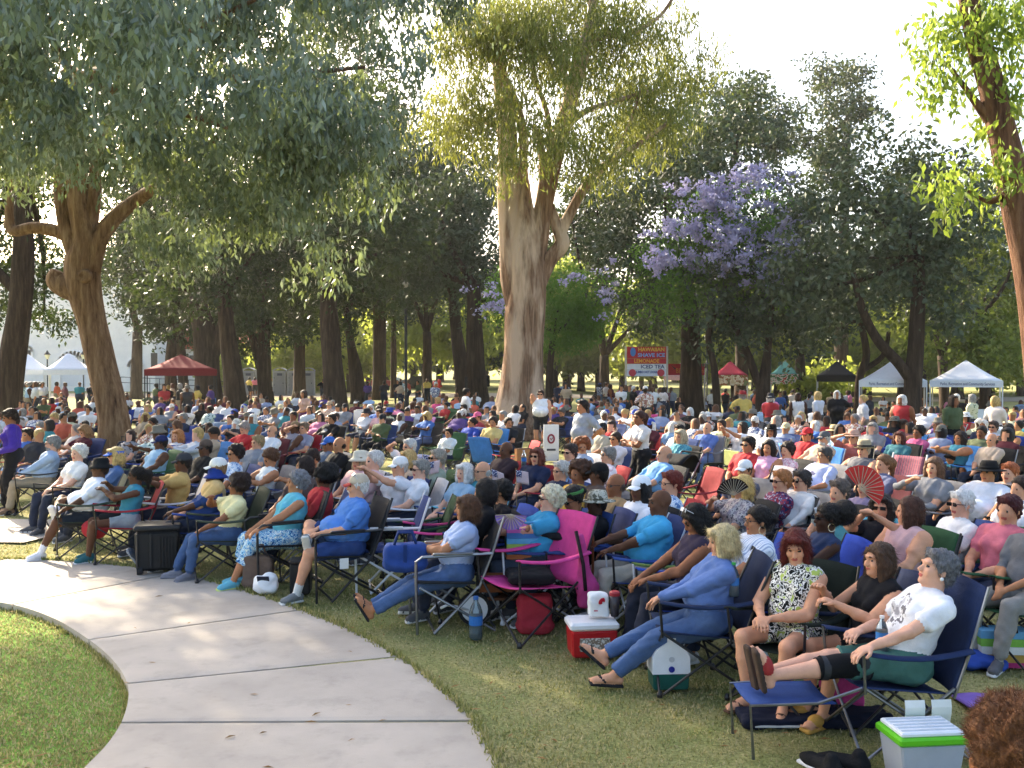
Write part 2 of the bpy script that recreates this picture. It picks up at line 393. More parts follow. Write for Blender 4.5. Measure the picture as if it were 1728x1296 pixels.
# ---------------------------------------------------------------- foliage and trees
def leaf_mesh(C, A, B, L, Wd):
    """diamond leaves: centre, long axis, width axis"""
    A = A * (L / 2)[:, None]; B = B * (Wd / 2)[:, None]
    V = np.stack([C - A, C + B - A * .15, C + A, C - B - A * .15], 1).reshape(-1, 3)
    return V, np.arange(len(V)).reshape(-1, 4)
def clump_points(blobs, n, shell):
    bl = np.array([[*c, *r] for c, r in blobs]); wgt = (bl[:, 3] * bl[:, 4] * bl[:, 5]) ** .67; k = RNG.choice(len(bl), n, p=wgt / wgt.sum())
    d = unit(RNG.normal(size=(n, 3))); rad = shell + (1 - shell) * RNG.random(n) ** .6
    rad *= 1 + .16 * np.sin(d[:, 0] * 7 + k * 2.1) * np.cos(d[:, 2] * 6 + k) + .1 * RNG.normal(size=n)
    return bl[k, :3] + d * rad[:, None] * bl[k, 3:], d
def crown_mesh(name, blobs, clumps, per, cr, L, Wd, m, hang=0., shell=.35, droop=.3, extra=None, clus=0, cl_r=.4):
    C, D = clump_points(blobs, clumps, shell)
    if extra is not None: C = np.vstack([C, extra]); D = np.vstack([D, unit(RNG.normal(size=(len(extra), 3)))])
    if clus:
        ns = max(8, len(C) // clus); sd = C[RNG.choice(len(C), ns, replace=False)]; C = sd[RNG.integers(0, ns, len(C))] + RNG.normal(size=C.shape) * cl_r * np.array([1, 1, .75])
    n = len(C); cs = RNG.uniform(.55, 1.35, n)
    if hang > 0:
        t = RNG.random((n, per)); ln = hang * RNG.uniform(.5, 1.4, n)[:, None]; sw = RNG.normal(size=(n, 2)) * .25
        off = RNG.normal(size=(n, per, 3)) * cr * np.array([1, 1, .6]); off[..., 2] -= t * ln; off[..., :2] += (t * ln)[..., None] * sw[:, None]
    else:
        off = RNG.normal(size=(n, per, 3)) * (cr * cs)[:, None, None] * np.array([1, 1, .62])
    P = (C[:, None] + off).reshape(-1, 3); k = len(P)
    a = unit(RNG.normal(size=(k, 3)) * .8 + unit(off.reshape(-1, 3)) * .7 + np.array([0, 0, -droop * 2.2])); b = unit(np.cross(a, RNG.normal(size=(k, 3))))
    s = RNG.uniform(.7, 1.3, k); V, Qd = leaf_mesh(P, a, b, L * s, Wd * s)
    return npmesh(name, V, Qd, [m], smooth=False)
def trunk_mesh(mb, pts, n=14, ridge=.08, seg=6, mi=0, seed=0, flare=0):
    P = spline([p[:3] for p in pts], seg * (len(pts) - 1) + 1)
    d = np.r_[0, np.cumsum(np.linalg.norm(np.diff(np.array([p[:3] for p in pts]), axis=0), axis=1))]; dd = np.linspace(0, d[-1], len(P)); R = np.interp(dd, d, [p[3] for p in pts])
    ph = [rnd.uniform(0, 6) for _ in range(4)]
    def wob(i, k, t):
        fl = flare * max(0, 1 - dd[i] / (R[0] * 2.2)) ** 2
        return 1 + ridge * (math.sin(3 * t + ph[0] + dd[i] * .35) * .6 + math.sin(7 * t + ph[1] - dd[i] * .5) * .45 + .35 * math.sin(13 * t + ph[2] + dd[i])) + ridge * .4 * math.sin(dd[i] * 2.3 + ph[3] + 2 * t) + fl * (.6 + .4 * math.sin(5 * t + ph[0]))
    mb.tube([tuple(p) for p in P], list(R), n, mi, True, wob); return P
def px_path(lst, Y, dY=0):
    out = []
    for i, q in enumerate(lst):
        px, py, w = q[:3]; y = q[3] if len(q) > 3 else Y; p = at(px, py, y); out.append((*p, w / 2 * y / F))
    return out
def blob(px, py, rx, ry, Y, rd=None):
    k = Y / F; return (at(px, py, Y), (rx * k, rd if rd else rx * k, ry * k))
def tree(name, label, base, Y, limbs, bark, blobs, leaf, clumps, per, cr, L, Wd, group=None, hang=0, shell=.35, droop=.3, n=14, ridge=.07, seg=5, flare=.35, autolimb=5, extra=None, clus=0, cl_r=.4):
    b = at(base[0], base[1], Y); z0 = gz(b[0], Y) - .05; root = empty(name, (b[0], Y, z0)); tag(root, label, 'tree', group)
    off = Vector(root.location)
    def rel(o): o.location = -off; return o
    ends = []
    for i, lm in enumerate(limbs):
        pts = px_path(lm, Y)
        if i == 0: pts[0] = (pts[0][0], pts[0][1], z0, pts[0][3])
        mb = MB(); trunk_mesh(mb, pts, n if i == 0 else max(8, n - 4), ridge, seg, flare=flare if i == 0 else 0)
        rel(mb.build('trunk' if i == 0 else 'limb', bark, root, True)); ends.append(pts[-1])
    if autolimb and blobs:
        e = ends[0]
        for k in range(min(autolimb, len(blobs))):
            c, r = blobs[k % len(blobs)]; s = Vector(e[:3]); t = Vector(tuple(c)) + Vector((rnd.uniform(-.4, .4) * r[0], rnd.uniform(-.4, .4) * r[1], rnd.uniform(-.2, .4) * r[2]))
            mid = s.lerp(t, .5) + Vector((rnd.uniform(-.5, .5), rnd.uniform(-.5, .5), rnd.uniform(-.6, .1)))
            mb = MB(); trunk_mesh(mb, [(*s, e[3] * .7), (*mid, e[3] * .45), (*t, e[3] * .15)], 8, .05, 4); rel(mb.build('limb', bark, root, True))
    if blobs:
        me = crown_mesh('crown', blobs, clumps, per, cr, L, Wd, leaf, hang, shell, droop, extra, clus, cl_r)
        rel(link(bpy.data.objects.new('crown', me), root))
    return root
BK_DARK = barkm('dark_oak', '1c1611', '3d3128', '5c4d40')
BK_BROWN = barkm('brown', '3f2d22', '80644d', 'a88d72', (1, 1, .13), 9, .1)
BK_EUC = barkm('eucalyptus', '35241a', '8f7059', 'b89a80', (1, 1, .06), 9, .16, 'd2b79e')
BK_RED = barkm('reddish', '35241b', '6e4f3e', '917058', (1, 1, .1), 9, .1)
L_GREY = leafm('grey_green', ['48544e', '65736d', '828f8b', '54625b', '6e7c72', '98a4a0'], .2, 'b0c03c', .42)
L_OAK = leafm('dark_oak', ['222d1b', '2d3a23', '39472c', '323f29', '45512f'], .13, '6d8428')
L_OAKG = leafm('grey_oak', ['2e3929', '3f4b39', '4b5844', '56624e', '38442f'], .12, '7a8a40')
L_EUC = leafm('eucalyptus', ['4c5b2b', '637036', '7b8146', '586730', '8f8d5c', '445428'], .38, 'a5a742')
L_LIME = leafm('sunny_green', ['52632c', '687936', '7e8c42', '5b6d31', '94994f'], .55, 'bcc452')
L_JAC = leafm('ferny_green', ['3a5a22', '4c6e2a', '5d7f34', '446428'], .45, '8fc042')
L_FLOW = leafm('lavender_blossom', ['a7a3c6', '9a96bb', 'b9b5d2', 'a5a1c4'], .18, 'b0abd0')
L_RT = leafm('glossy_green', ['4d6528', '667f34', '7f9440', '5a7230', 'a3a456'], .38, 'b4c84a')
# the grey-green weeping tree at the left, its crown reaching over towards the camera
lt = [[(196, 790, 60), (190, 700, 50), (172, 620, 45), (155, 545, 46), (140, 482, 58), (140, 440, 56), (146, 402, 44), (134, 340, 38), (124, 250, 34), (118, 120, 26)],
      [(150, 455, 40), (168, 402, 30), (200, 362, 24), (245, 328, 20), (300, 288, 14, 23.5), (380, 220, 9, 21)],
      [(142, 410, 34), (100, 392, 22), (58, 384, 20), (20, 388, 18), (16, 345, 12), (24, 290, 8)],
      [(142, 490, 54), (112, 482, 44), (96, 472, 36), (100, 458, 24)],
      [(140, 445, 40), (118, 400, 30), (104, 330, 24), (98, 240, 18), (80, 120, 12)],
      [(146, 420, 30), (158, 340, 22), (168, 250, 18), (230, 90, 10, 22)]]
lb = [blob(60, 60, 200, 190, 17, 3), blob(240, 60, 210, 170, 14, 3), blob(420, 70, 210, 170, 15.5, 3), blob(600, 90, 130, 150, 17, 2.5), blob(540, 250, 120, 120, 18, 2), blob(400, 230, 130, 130, 19, 2),
      blob(230, 200, 120, 80, 20, 2), blob(30, 200, 110, 90, 22, 2), blob(100, -80, 400, 180, 21, 4), blob(560, -60, 260, 170, 22, 4), blob(460, 330, 70, 60, 21, 1.2), blob(300, 370, 60, 50, 24, 1), blob(530, 380, 80, 45, 20, .8), blob(60, 280, 60, 60, 24, 1),
      blob(200, -300, 420, 200, 20, 5), blob(-250, 60, 260, 200, 18, 4), blob(-200, -150, 300, 200, 16, 4)]
lt0 = tree('weeping_tree', 'leaning brown trunk with wide drooping grey-green crown rising from the seated crowd', (196, 780), 25, lt, BK_BROWN, lb, L_GREY, 11600, 13, .09, .17, .06, hang=.6, shell=.25, droop=.6, n=26, ridge=.05, seg=8, flare=.25, autolimb=7, clus=34, cl_r=.34)
# knot hole on its trunk
p = at(142, 466, 24.4); mb = MB(); mb.lathe([(.05, .02), (.1, .07), (.16, .06), (.2, -.06)], (0, 0, 0), 14, 0, Matrix.Rotation(math.pi / 2, 3, 'X')); o = mb.build('knot', BK_BROWN, lt0, True); o.location = Vector(p) - lt0.location
# big eucalyptus in the middle
ec = [[(880, 745, 104), (876, 700, 82), (880, 640, 70), (884, 560, 66), (888, 480, 64), (886, 410, 56), (885, 350, 30), (886, 300, 12), (887, 270, 3)],
      [(880, 560, 30), (866, 470, 42), (862, 400, 42), (857, 320, 37), (855, 240, 32), (850, 170, 30), (843, 120, 24), (846, 40, 16)],
      [(888, 520, 34), (902, 440, 38), (914, 370, 31), (926, 300, 32), (942, 240, 28), (962, 170, 26), (984, 90, 22), (998, 20, 16), (1004, -40, 10)],
      [(905, 490, 26), (926, 442, 24), (948, 412, 25), (942, 388, 20), (926, 345, 17), (917, 300, 14), (914, 255, 11), (900, 210, 8)],
      [(946, 392, 20), (962, 360, 16), (990, 312, 15), (1030, 272, 12), (1075, 245, 9), (1130, 205, 6)],
      [(978, 84, 20), (1006, 66, 14), (1030, 58, 13), (1056, 60, 9), (1110, 30, 6), (1140, -10, 5)],
      [(870, 330, 20), (884, 250, 15), (872, 180, 15), (838, 110, 12), (806, 60, 8), (790, 30, 6)], [(852, 200, 14), (820, 205, 9), (780, 200, 6), (745, 190, 4)], [(950, 220, 14), (985, 190, 10), (1040, 170, 8), (1110, 150, 5)], [(930, 290, 12), (925, 200, 9), (900, 120, 7), (895, 40, 5)], [(968, 160, 12), (940, 90, 9), (925, 10, 6)], [(1010, 300, 8), (1060, 215, 6), (1080, 150, 4)]]
eb = [blob(870, 60, 90, 90, 29, 2), blob(960, 60, 100, 100, 31, 2.2), blob(1060, 110, 100, 90, 32, 2), blob(930, 170, 110, 70, 29, 2), blob(1060, 210, 90, 60, 31, 1.8), blob(790, 210, 55, 40, 29, 1.2), blob(900, 240, 90, 40, 28.5, 1.4), blob(830, 40, 60, 60, 30, 1.5),
      blob(1140, 60, 60, 70, 32, 1.5), blob(1120, 170, 70, 70, 32, 1.2), blob(980, -60, 210, 80, 31, 3), blob(1000, 260, 60, 30, 30, 1), blob(1170, 130, 50, 60, 32, 1.2), blob(760, 190, 46, 36, 29.5, 1), blob(745, 60, 40, 50, 30, 1), blob(830, 150, 60, 60, 29, 1.2)]
tree('eucalyptus_tree', 'huge eucalyptus with pale peeling bark and thin hanging leaves', (880, 745), 31, ec, BK_EUC, eb, L_EUC, 3900, 13, .15, .23, .045, hang=.7, shell=.2, droop=.7, n=40, ridge=.075, seg=9, flare=.3, autolimb=0, clus=22, cl_r=.5)
# tree at the right edge with leafy sprigs up its trunk
rt = [[(1790, 830, 76), (1762, 600, 66), (1738, 440, 58), (1712, 320, 52), (1692, 230, 46), (1668, 130, 40), (1645, 50, 34), (1628, -40, 28)],
      [(1690, 225, 24), (1660, 190, 16), (1630, 150, 10), (1600, 110, 6)], [(1706, 320, 16), (1670, 340, 8), (1630, 320, 4)]]
rb = [blob(1640, 60, 70, 60, 14, .7), blob(1690, 160, 50, 80, 14, .6), blob(1580, 50, 46, 44, 14.5, .6), blob(1690, 280, 36, 50, 13.8, .5), blob(1600, 300, 50, 40, 14, .5), blob(1590, 340, 14, 22, 13.7, .2), blob(1700, 20, 90, 60, 14, .9), blob(1590, 140, 50, 40, 14, .5)]
tree('red_barked_tree', 'reddish ridged trunk at the picture edge with bright green leaf sprigs', (1790, 900), 14, rt, BK_RED, rb, L_RT, 260, 12, .12, .14, .055, hang=.3, shell=.1, droop=.5, n=22, ridge=.07, seg=8, flare=.3, autolimb=0)
# shade-throwing neighbours and the belt of park trees behind the crowd
tree('dark_trunk_tree', 'dark leaning trunk at the left picture edge, lit along one side', (8, 700), 33, [[(8, 720, 46), (18, 620, 42), (34, 520, 38), (40, 430, 34), (38, 340, 28), (30, 240, 20)], [(36, 500, 22), (-20, 440, 14), (-70, 380, 9)]], BK_DARK, [blob(-60, 330, 120, 120, 34, 3), blob(60, 440, 70, 70, 36, 2), blob(90, 540, 40, 25, 38, 1.2), blob(-20, 500, 60, 60, 36, 2), blob(40, 240, 140, 120, 35, 3)], L_OAK, 1100, 16, .3, .2, .09, droop=.4)
OAKS = [
 # base px, py, Y, trunk [(px,py,w)...], blobs, leaf, label
 ((292, 660), 62, [[(292, 700, 22), (288, 620, 19), (292, 560, 16), (300, 480, 12)], [(312, 690, 18), (306, 600, 16), (302, 540, 12)]], [(240, 480, 60, 60), (330, 440, 90, 90), (260, 400, 80, 70)], L_OAK, 'pair of straight dark trunks rising behind the red canopy'),
 ((352, 660), 58, [[(352, 700, 46), (350, 620, 42), (345, 560, 40), (330, 500, 26)], [(356, 600, 30), (378, 550, 24), (392, 500, 16)]], [(350, 380, 120, 100), (280, 300, 110, 90), (420, 460, 90, 60)], L_OAK, 'stout dark forked oak beside the red canopy'),
 ((398, 660), 48, [[(400, 704, 40), (394, 640, 34), (384, 570, 28), (378, 500, 22)]], [(380, 300, 140, 120), (470, 420, 110, 90), (300, 480, 80, 60)], L_OAK, 'dark oak trunk standing before the portable toilets'),
 ((446, 665), 60, [[(448, 700, 26), (446, 620, 24), (446, 550, 18), (440, 500, 12)], [(440, 620, 16), (424, 560, 14), (412, 500, 10)]], [(480, 380, 120, 110), (420, 480, 90, 60), (560, 330, 110, 100)], L_OAK, 'twin-stemmed trunk in front of the grey portable toilets'),
 ((566, 680), 46, [[(568, 712, 42), (564, 640, 36), (558, 560, 32), (554, 500, 27), (552, 440, 20)]], [(600, 300, 130, 120), (560, 200, 110, 90), (650, 420, 100, 80)], L_OAK, 'tall tapering dark trunk with a pale stripped streak'),
 ((606, 665), 62, [[(608, 690, 30), (600, 620, 22), (592, 580, 14), (584, 520, 10)]], [(620, 470, 70, 70), (580, 540, 40, 50), (700, 440, 90, 80)], L_OAK, 'leaning leafy trunk right of the pale-streaked trunk'),
 ((664, 660), 74, [[(664, 690, 11), (664, 600, 10), (664, 540, 8)]], [(690, 500, 80, 60), (640, 440, 80, 70)], L_OAK, 'slim straight trunk in the sunlit gap'),
 ((780, 662), 58, [[(784, 700, 30), (778, 620, 25), (770, 560, 20), (765, 500, 16)]], [(740, 340, 110, 120), (690, 300, 90, 90), (770, 440, 80, 70)], L_OAKG, 'brown trunk beside the black loudspeaker, dense dark crown'),
 ((806, 690), 50, [[(808, 716, 40), (804, 640, 32), (800, 560, 28), (800, 480, 20)]], [(760, 380, 90, 110), (810, 490, 60, 45), (710, 440, 110, 70)], L_OAKG, 'rough dark trunk just left of the eucalyptus'),
 ((1166, 690), 46, [[(1166, 724, 48), (1166, 640, 36), (1166, 560, 32), (1160, 480, 24)]], [(1120, 380, 120, 110), (1060, 460, 70, 70), (1180, 270, 130, 90), (1240, 190, 90, 70)], L_OAKG, 'broad dark trunk before the red food banner'),
 ((1288, 700), 42, [[(1284, 730, 26), (1288, 660, 24), (1294, 600, 14), (1302, 520, 10), (1300, 440, 8)], [(1286, 664, 16), (1262, 600, 14), (1238, 545, 10), (1225, 490, 7)]], [(1250, 470, 90, 60), (1330, 420, 80, 80)], L_OAKG, 'slender forked tree between the food tents'),
 ((1540, 700), 38, [[(1540, 742, 34), (1540, 660, 28), (1546, 580, 27), (1550, 500, 22), (1552, 430, 16)], [(1536, 640, 20), (1516, 612, 18), (1480, 572, 17), (1455, 520, 14), (1440, 460, 10)]], [(1430, 420, 140, 110), (1560, 380, 130, 110), (1380, 490, 100, 60), (1480, 310, 110, 80), (1640, 420, 90, 90)], L_OAKG, 'oak with a long limb slanting over the white canopies'),
 ((1450, 690), 48, [[(1446, 720, 14), (1450, 640, 13), (1462, 600, 13), (1452, 540, 10)], [(1455, 625, 10), (1490, 600, 9), (1500, 560, 7)]], [(1480, 480, 90, 50), (1390, 550, 50, 35)], L_OAKG, 'thin curved tree left of the white canopies'),
 ((1420, 690), 70, [[(1420, 720, 26), (1420, 560, 22), (1425, 350, 16), (1430, 200, 8)]], [(1420, 200, 62, 70), (1452, 140, 40, 36), (1360, 220, 44, 40), (1410, 290, 50, 40), (1395, 130, 26, 30)], L_OAKG, 'tall thin-crowned tree standing up against the white sky'),
 ((1660, 700), 46, [[(1664, 720, 20), (1660, 620, 17), (1650, 540, 13)]], [(1680, 500, 100, 100), (1640, 580, 80, 60), (1710, 400, 90, 80), (1560, 560, 50, 30)], leafm('pale_oak', ['3a4a22', '4c5c2c', '62703a', '74803f'], .35, 'a9b848'), 'pale green leafy tree at the right over the second white canopy'),
 ((1250, 680), 64, [[(1250, 700, 24), (1250, 560, 20), (1230, 400, 14)]], [(1190, 200, 110, 80), (1260, 150, 40, 45), (1120, 260, 90, 70), (1300, 230, 60, 40)], L_OAKG, 'dark crown rising behind the purple blossom'),
 ((640, 680), 70, [[(640, 700, 24), (640, 500, 20)]], [(640, 250, 120, 110), (560, 120, 110, 100), (730, 300, 80, 70)], L_OAKG, 'tall dark crown left of the eucalyptus top'),
]
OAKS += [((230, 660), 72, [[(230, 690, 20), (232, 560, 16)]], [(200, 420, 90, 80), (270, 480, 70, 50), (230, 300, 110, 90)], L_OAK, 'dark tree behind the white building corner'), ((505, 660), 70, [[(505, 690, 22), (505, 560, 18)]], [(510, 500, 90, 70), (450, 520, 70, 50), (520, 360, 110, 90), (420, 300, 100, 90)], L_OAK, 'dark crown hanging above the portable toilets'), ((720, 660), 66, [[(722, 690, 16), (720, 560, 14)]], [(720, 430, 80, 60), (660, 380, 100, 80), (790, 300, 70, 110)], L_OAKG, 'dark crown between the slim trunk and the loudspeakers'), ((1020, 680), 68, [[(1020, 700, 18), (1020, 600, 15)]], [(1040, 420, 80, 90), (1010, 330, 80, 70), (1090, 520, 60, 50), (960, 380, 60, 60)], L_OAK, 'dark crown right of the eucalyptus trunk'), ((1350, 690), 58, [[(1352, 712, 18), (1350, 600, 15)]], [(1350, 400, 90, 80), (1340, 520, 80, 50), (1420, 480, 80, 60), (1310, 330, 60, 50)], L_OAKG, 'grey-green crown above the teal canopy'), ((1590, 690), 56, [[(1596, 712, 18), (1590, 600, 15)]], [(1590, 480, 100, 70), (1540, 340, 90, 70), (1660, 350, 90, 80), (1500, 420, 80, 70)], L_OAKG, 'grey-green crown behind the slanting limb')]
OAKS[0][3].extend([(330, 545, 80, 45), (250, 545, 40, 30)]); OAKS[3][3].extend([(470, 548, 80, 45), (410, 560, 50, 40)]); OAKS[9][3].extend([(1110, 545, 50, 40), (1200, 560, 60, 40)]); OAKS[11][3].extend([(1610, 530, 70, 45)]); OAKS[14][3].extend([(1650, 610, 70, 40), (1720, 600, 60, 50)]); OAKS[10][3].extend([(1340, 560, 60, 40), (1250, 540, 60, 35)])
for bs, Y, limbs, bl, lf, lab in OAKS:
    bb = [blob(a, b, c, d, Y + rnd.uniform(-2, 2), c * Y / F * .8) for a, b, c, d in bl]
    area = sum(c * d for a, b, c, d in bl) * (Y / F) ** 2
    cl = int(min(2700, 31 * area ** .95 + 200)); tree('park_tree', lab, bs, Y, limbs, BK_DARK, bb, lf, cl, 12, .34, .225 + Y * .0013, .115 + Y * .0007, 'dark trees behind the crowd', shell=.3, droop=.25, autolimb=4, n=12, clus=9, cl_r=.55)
# jacarandas with lavender blossom
def jacaranda(lab, base, Y, limbs, bl, flowers, ncl, nfl):
    bb = [blob(a, b, c, d, Y, c * Y / F * .7) for a, b, c, d in bl]
    r = tree('jacaranda_tree', lab, base, Y, limbs, BK_DARK, bb, L_JAC, ncl, 16, .3, .2, .075, 'jacarandas in purple flower', droop=.35, shell=.25, n=10)
    fb = [blob(a, b, c, d, Y - 2.2, c * Y / F * .7) for a, b, c, d in flowers]
    o = link(bpy.data.objects.new('blossom', crown_mesh('blossom', fb, nfl, 26, .15, .15, .11, L_FLOW, shell=.3, droop=0, clus=5, cl_r=.3)), r); o.location = -Vector(r.location); o['label'] = 'lavender purple blossom clusters'
jacaranda('large jacaranda in lavender bloom above the lemonade sign', (1215, 690), 43, [[(1212, 720, 14), (1205, 620, 12), (1196, 560, 10), (1230, 470, 8)]],
          [(1220, 400, 110, 100), (1130, 470, 90, 80), (1260, 480, 90, 70)], [(1250, 330, 90, 55), (1180, 345, 60, 45), (1120, 385, 36, 30), (1310, 375, 44, 44), (1235, 295, 60, 30), (1150, 430, 70, 50), (1260, 420, 90, 60)], 1100, 300)
jacaranda('smaller bright green jacaranda behind the eucalyptus trunk', (925, 665), 44, [[(926, 700, 14), (928, 620, 12), (936, 560, 9)]],
          [(940, 500, 70, 60), (860, 500, 40, 55), (985, 540, 50, 40), (960, 560, 60, 40)], [(830, 510, 24, 30), (985, 450, 36, 30), (1010, 500, 24, 30)], 760, 26)
# sunlit trees far behind: one crown shared by copies
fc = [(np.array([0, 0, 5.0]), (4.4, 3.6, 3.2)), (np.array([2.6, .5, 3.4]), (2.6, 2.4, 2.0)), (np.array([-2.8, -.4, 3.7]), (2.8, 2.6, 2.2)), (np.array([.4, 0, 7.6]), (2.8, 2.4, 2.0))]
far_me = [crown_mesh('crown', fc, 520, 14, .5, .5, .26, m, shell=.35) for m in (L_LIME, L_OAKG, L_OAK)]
mb = MB(); trunk_mesh(mb, [(0, 0, 0, .32), (.1, 0, 2, .26), (0, .1, 4.4, .2), (.2, 0, 6.5, .1)], 10, .06, 4, flare=.3); ftr = mb.mesh('trunk', [BK_DARK], True)
FAR = []
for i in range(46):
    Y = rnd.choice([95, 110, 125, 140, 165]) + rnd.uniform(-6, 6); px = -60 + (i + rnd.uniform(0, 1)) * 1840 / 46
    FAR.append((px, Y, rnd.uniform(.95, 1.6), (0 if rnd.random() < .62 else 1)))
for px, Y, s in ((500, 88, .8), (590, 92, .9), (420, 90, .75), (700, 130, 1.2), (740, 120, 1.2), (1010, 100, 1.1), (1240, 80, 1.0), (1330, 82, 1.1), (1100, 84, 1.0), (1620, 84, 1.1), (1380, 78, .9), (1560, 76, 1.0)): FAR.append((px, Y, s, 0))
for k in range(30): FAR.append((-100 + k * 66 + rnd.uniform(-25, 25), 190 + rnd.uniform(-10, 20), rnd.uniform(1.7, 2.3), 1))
FZ = ['the left picture edge', 'the white canopies', 'the leaning trunk', 'the red canopy', 'the stout oak', 'the first toilets', 'the last toilets', 'the pale-streaked trunk', 'the slim trunk', 'the loudspeakers', 'the eucalyptus', 'the small jacaranda', 'the lemonade sign', 'the broad trunk', 'the crimson canopy', 'the teal canopy', 'the black canopy', 'the slanting limb', 'the second white canopy', 'the right picture edge']
for i, (px, Y, s, kd) in enumerate(FAR):
    if -40 < px < 470 and Y < 150: Y = 150
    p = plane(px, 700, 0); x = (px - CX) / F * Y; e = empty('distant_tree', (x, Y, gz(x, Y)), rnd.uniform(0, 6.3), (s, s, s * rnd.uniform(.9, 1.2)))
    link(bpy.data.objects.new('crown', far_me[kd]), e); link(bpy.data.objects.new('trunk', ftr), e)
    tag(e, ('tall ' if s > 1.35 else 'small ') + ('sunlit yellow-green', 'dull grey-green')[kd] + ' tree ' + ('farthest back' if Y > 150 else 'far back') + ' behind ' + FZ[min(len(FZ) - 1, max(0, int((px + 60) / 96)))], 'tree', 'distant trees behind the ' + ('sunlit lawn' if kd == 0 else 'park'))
by = {}
for o in bpy.data.objects:
    if o.name.startswith('distant_tree'): by.setdefault(o['label'], []).append(o)
for l, os_ in by.items():
    if len(os_) > 1:
        os_.sort(key=lambda o: o.location.x / o.location.y)
        for i, o in enumerate(os_): o['label'] = l + (', left one', ', right one')[i] if len(os_) == 2 else l + ', ' + ('leftmost', 'second from left', 'third from left', 'fourth from left', 'fifth from left', 'sixth from left')[min(i, 5)]
# low bushes behind the crowd
bush = crown_mesh('foliage', [(np.array([0, 0, 1.0]), (1.7, 1.3, 1.0)), (np.array([1.2, 0, .8]), (1.1, 1, .8))], 160, 14, .25, .26, .15, L_LIME)
for i, (px, Y, s, l) in enumerate([(500, 96, 2.2, 'rounded yellow-green bush beyond the portable toilets'), (425, 94, 2.4, 'leafy bush below the tiled roof'), (388, 93, 2.0, 'small bush by the building corner'), (560, 110, 2.4, 'wide bush behind the pale-streaked trunk'), (1385, 60, 1.6, 'dark bush beside the black tent')]):
    x = (px - CX) / F * Y; e = empty('bush', (x, Y, gz(x, Y)), i, s); link(bpy.data.objects.new('foliage', bush), e); tag(e, l, 'bush', 'bushes behind the crowd')
# ---------------------------------------------------------------- buildings, tents and fixtures behind the crowd
WHITE = plain('f4f2ee', .8, .2, 0, .05, 1.5); DARKW = plain('23262c', .3, .5, 0, .2, 2); TILE = plain('a85f4c', .85, .2, 0, .2, 4)
def wx(px, Y): return (px - CX) / F * Y
def wz(py, Y): return at(CX, py, Y)[2]
def arch(mb, cx, Y, z0, zs, r, t, d, mi=0, n=14):
    pts = [(cx - r, Y, z0), (cx - r, Y, zs)] + [(cx - r * math.cos(a), Y, zs + r * math.sin(a)) for a in np.linspace(0, math.pi, n)[1:-1]] + [(cx + r, Y, zs), (cx + r, Y, z0)]
    for a, b in zip(pts, pts[1:]):
        a, b = Vector(a), Vector(b); m = (a + b) / 2; ang = math.atan2((b - a).z, (b - a).x)
        mb.box(m, ((b - a).length + t * .5, d, t), mi, Matrix.Rotation(-ang, 3, 'Y'))
def arch_panel(mb, cx, Y, z0, zs, r, mi=0):
    pts = [(cx - r, z0), (cx + r, z0)] + [(cx + r * math.cos(a), zs + r * math.sin(a)) for a in np.linspace(0, math.pi, 12)]
    mb.add([(x, Y, z) for x, z in pts], [tuple(range(len(pts)))], mi)
Yb = 96
bd = empty('mission_building', (wx(120, Yb), Yb, 0)); tag(bd, 'white mission style building with arched niches and red tiled wing', 'building')
def bpart(mb, name, m, parent=bd):
    o = mb.build(name, m, parent); o.location = -Vector(bd.location); return o
mb = MB(); mb.box((wx(120, Yb), Yb + 5, 6.5), (wx(215, Yb) - wx(-60, Yb), 10, 13)); bpart(mb, 'wall', WHITE)
mb = MB(); mb.box(((wx(205, Yb) + wx(272, Yb)) / 2, Yb + 3.4, 5.5), (wx(272, Yb) - wx(205, Yb), 10, 11)); bpart(mb, 'wall', WHITE)
mb = MB(); mb.box(((wx(272, Yb) + wx(465, Yb)) / 2 - .01, Yb + 7, 2.2), (wx(465, Yb) - wx(272, Yb), 8, 4.6)); w3 = bpart(mb, 'wall', WHITE)
mb = MB(); x0, x1 = wx(268, Yb), wx(468, Yb); mb.add([(x0, Yb + 2.4, 4.45), (x1, Yb + 2.4, 4.45), (x1, Yb + 7, 6.3), (x0, Yb + 7, 6.3), (x0, Yb + 11.6, 4.45), (x1, Yb + 11.6, 4.45), (x0, Yb + 2.4, 4.3), (x1, Yb + 2.4, 4.3)], [(0, 1, 2, 3), (3, 2, 5, 4), (6, 7, 1, 0)]); rf = bpart(mb, 'roof', TILE)
for k in range(34):
    x = x0 + .2 + k * (x1 - x0 - .4) / 33; mb = MB(); mb.tube([(x, Yb + 2.38, 4.5), (x, Yb + 7, 6.36)], .11, 6); o = mb.build('tile', TILE, rf)
mb = MB(); arch(mb, wx(125, Yb), Yb - .12, .5, wz(622, Yb), 26 * Yb / F, .5, .3); bpart(mb, 'arch_moulding', WHITE)
mb = MB(); arch_panel(mb, wx(125, Yb), Yb - .03, .5, wz(622, Yb), 24 * Yb / F); bpart(mb, 'niche_panel', plain('e6e7e9', .8, .2, 0, .04))
mb = MB(); c = (wx(125, Yb), Yb - .25, wz(606, Yb)); mb.lathe([(.42, -.1), (.42, .1), (.3, .12), (.3, 0)], c, 18, 0, Matrix.Rotation(math.pi / 2, 3, 'X')); oc = bpart(mb, 'oculus', WHITE)
mb = MB(); mb.lathe([(0, 0), (.3, 0)], (c[0], c[1] - .02, c[2]), 18, 0, Matrix.Rotation(math.pi / 2, 3, 'X')); mb.build('pane', DARKW, oc)
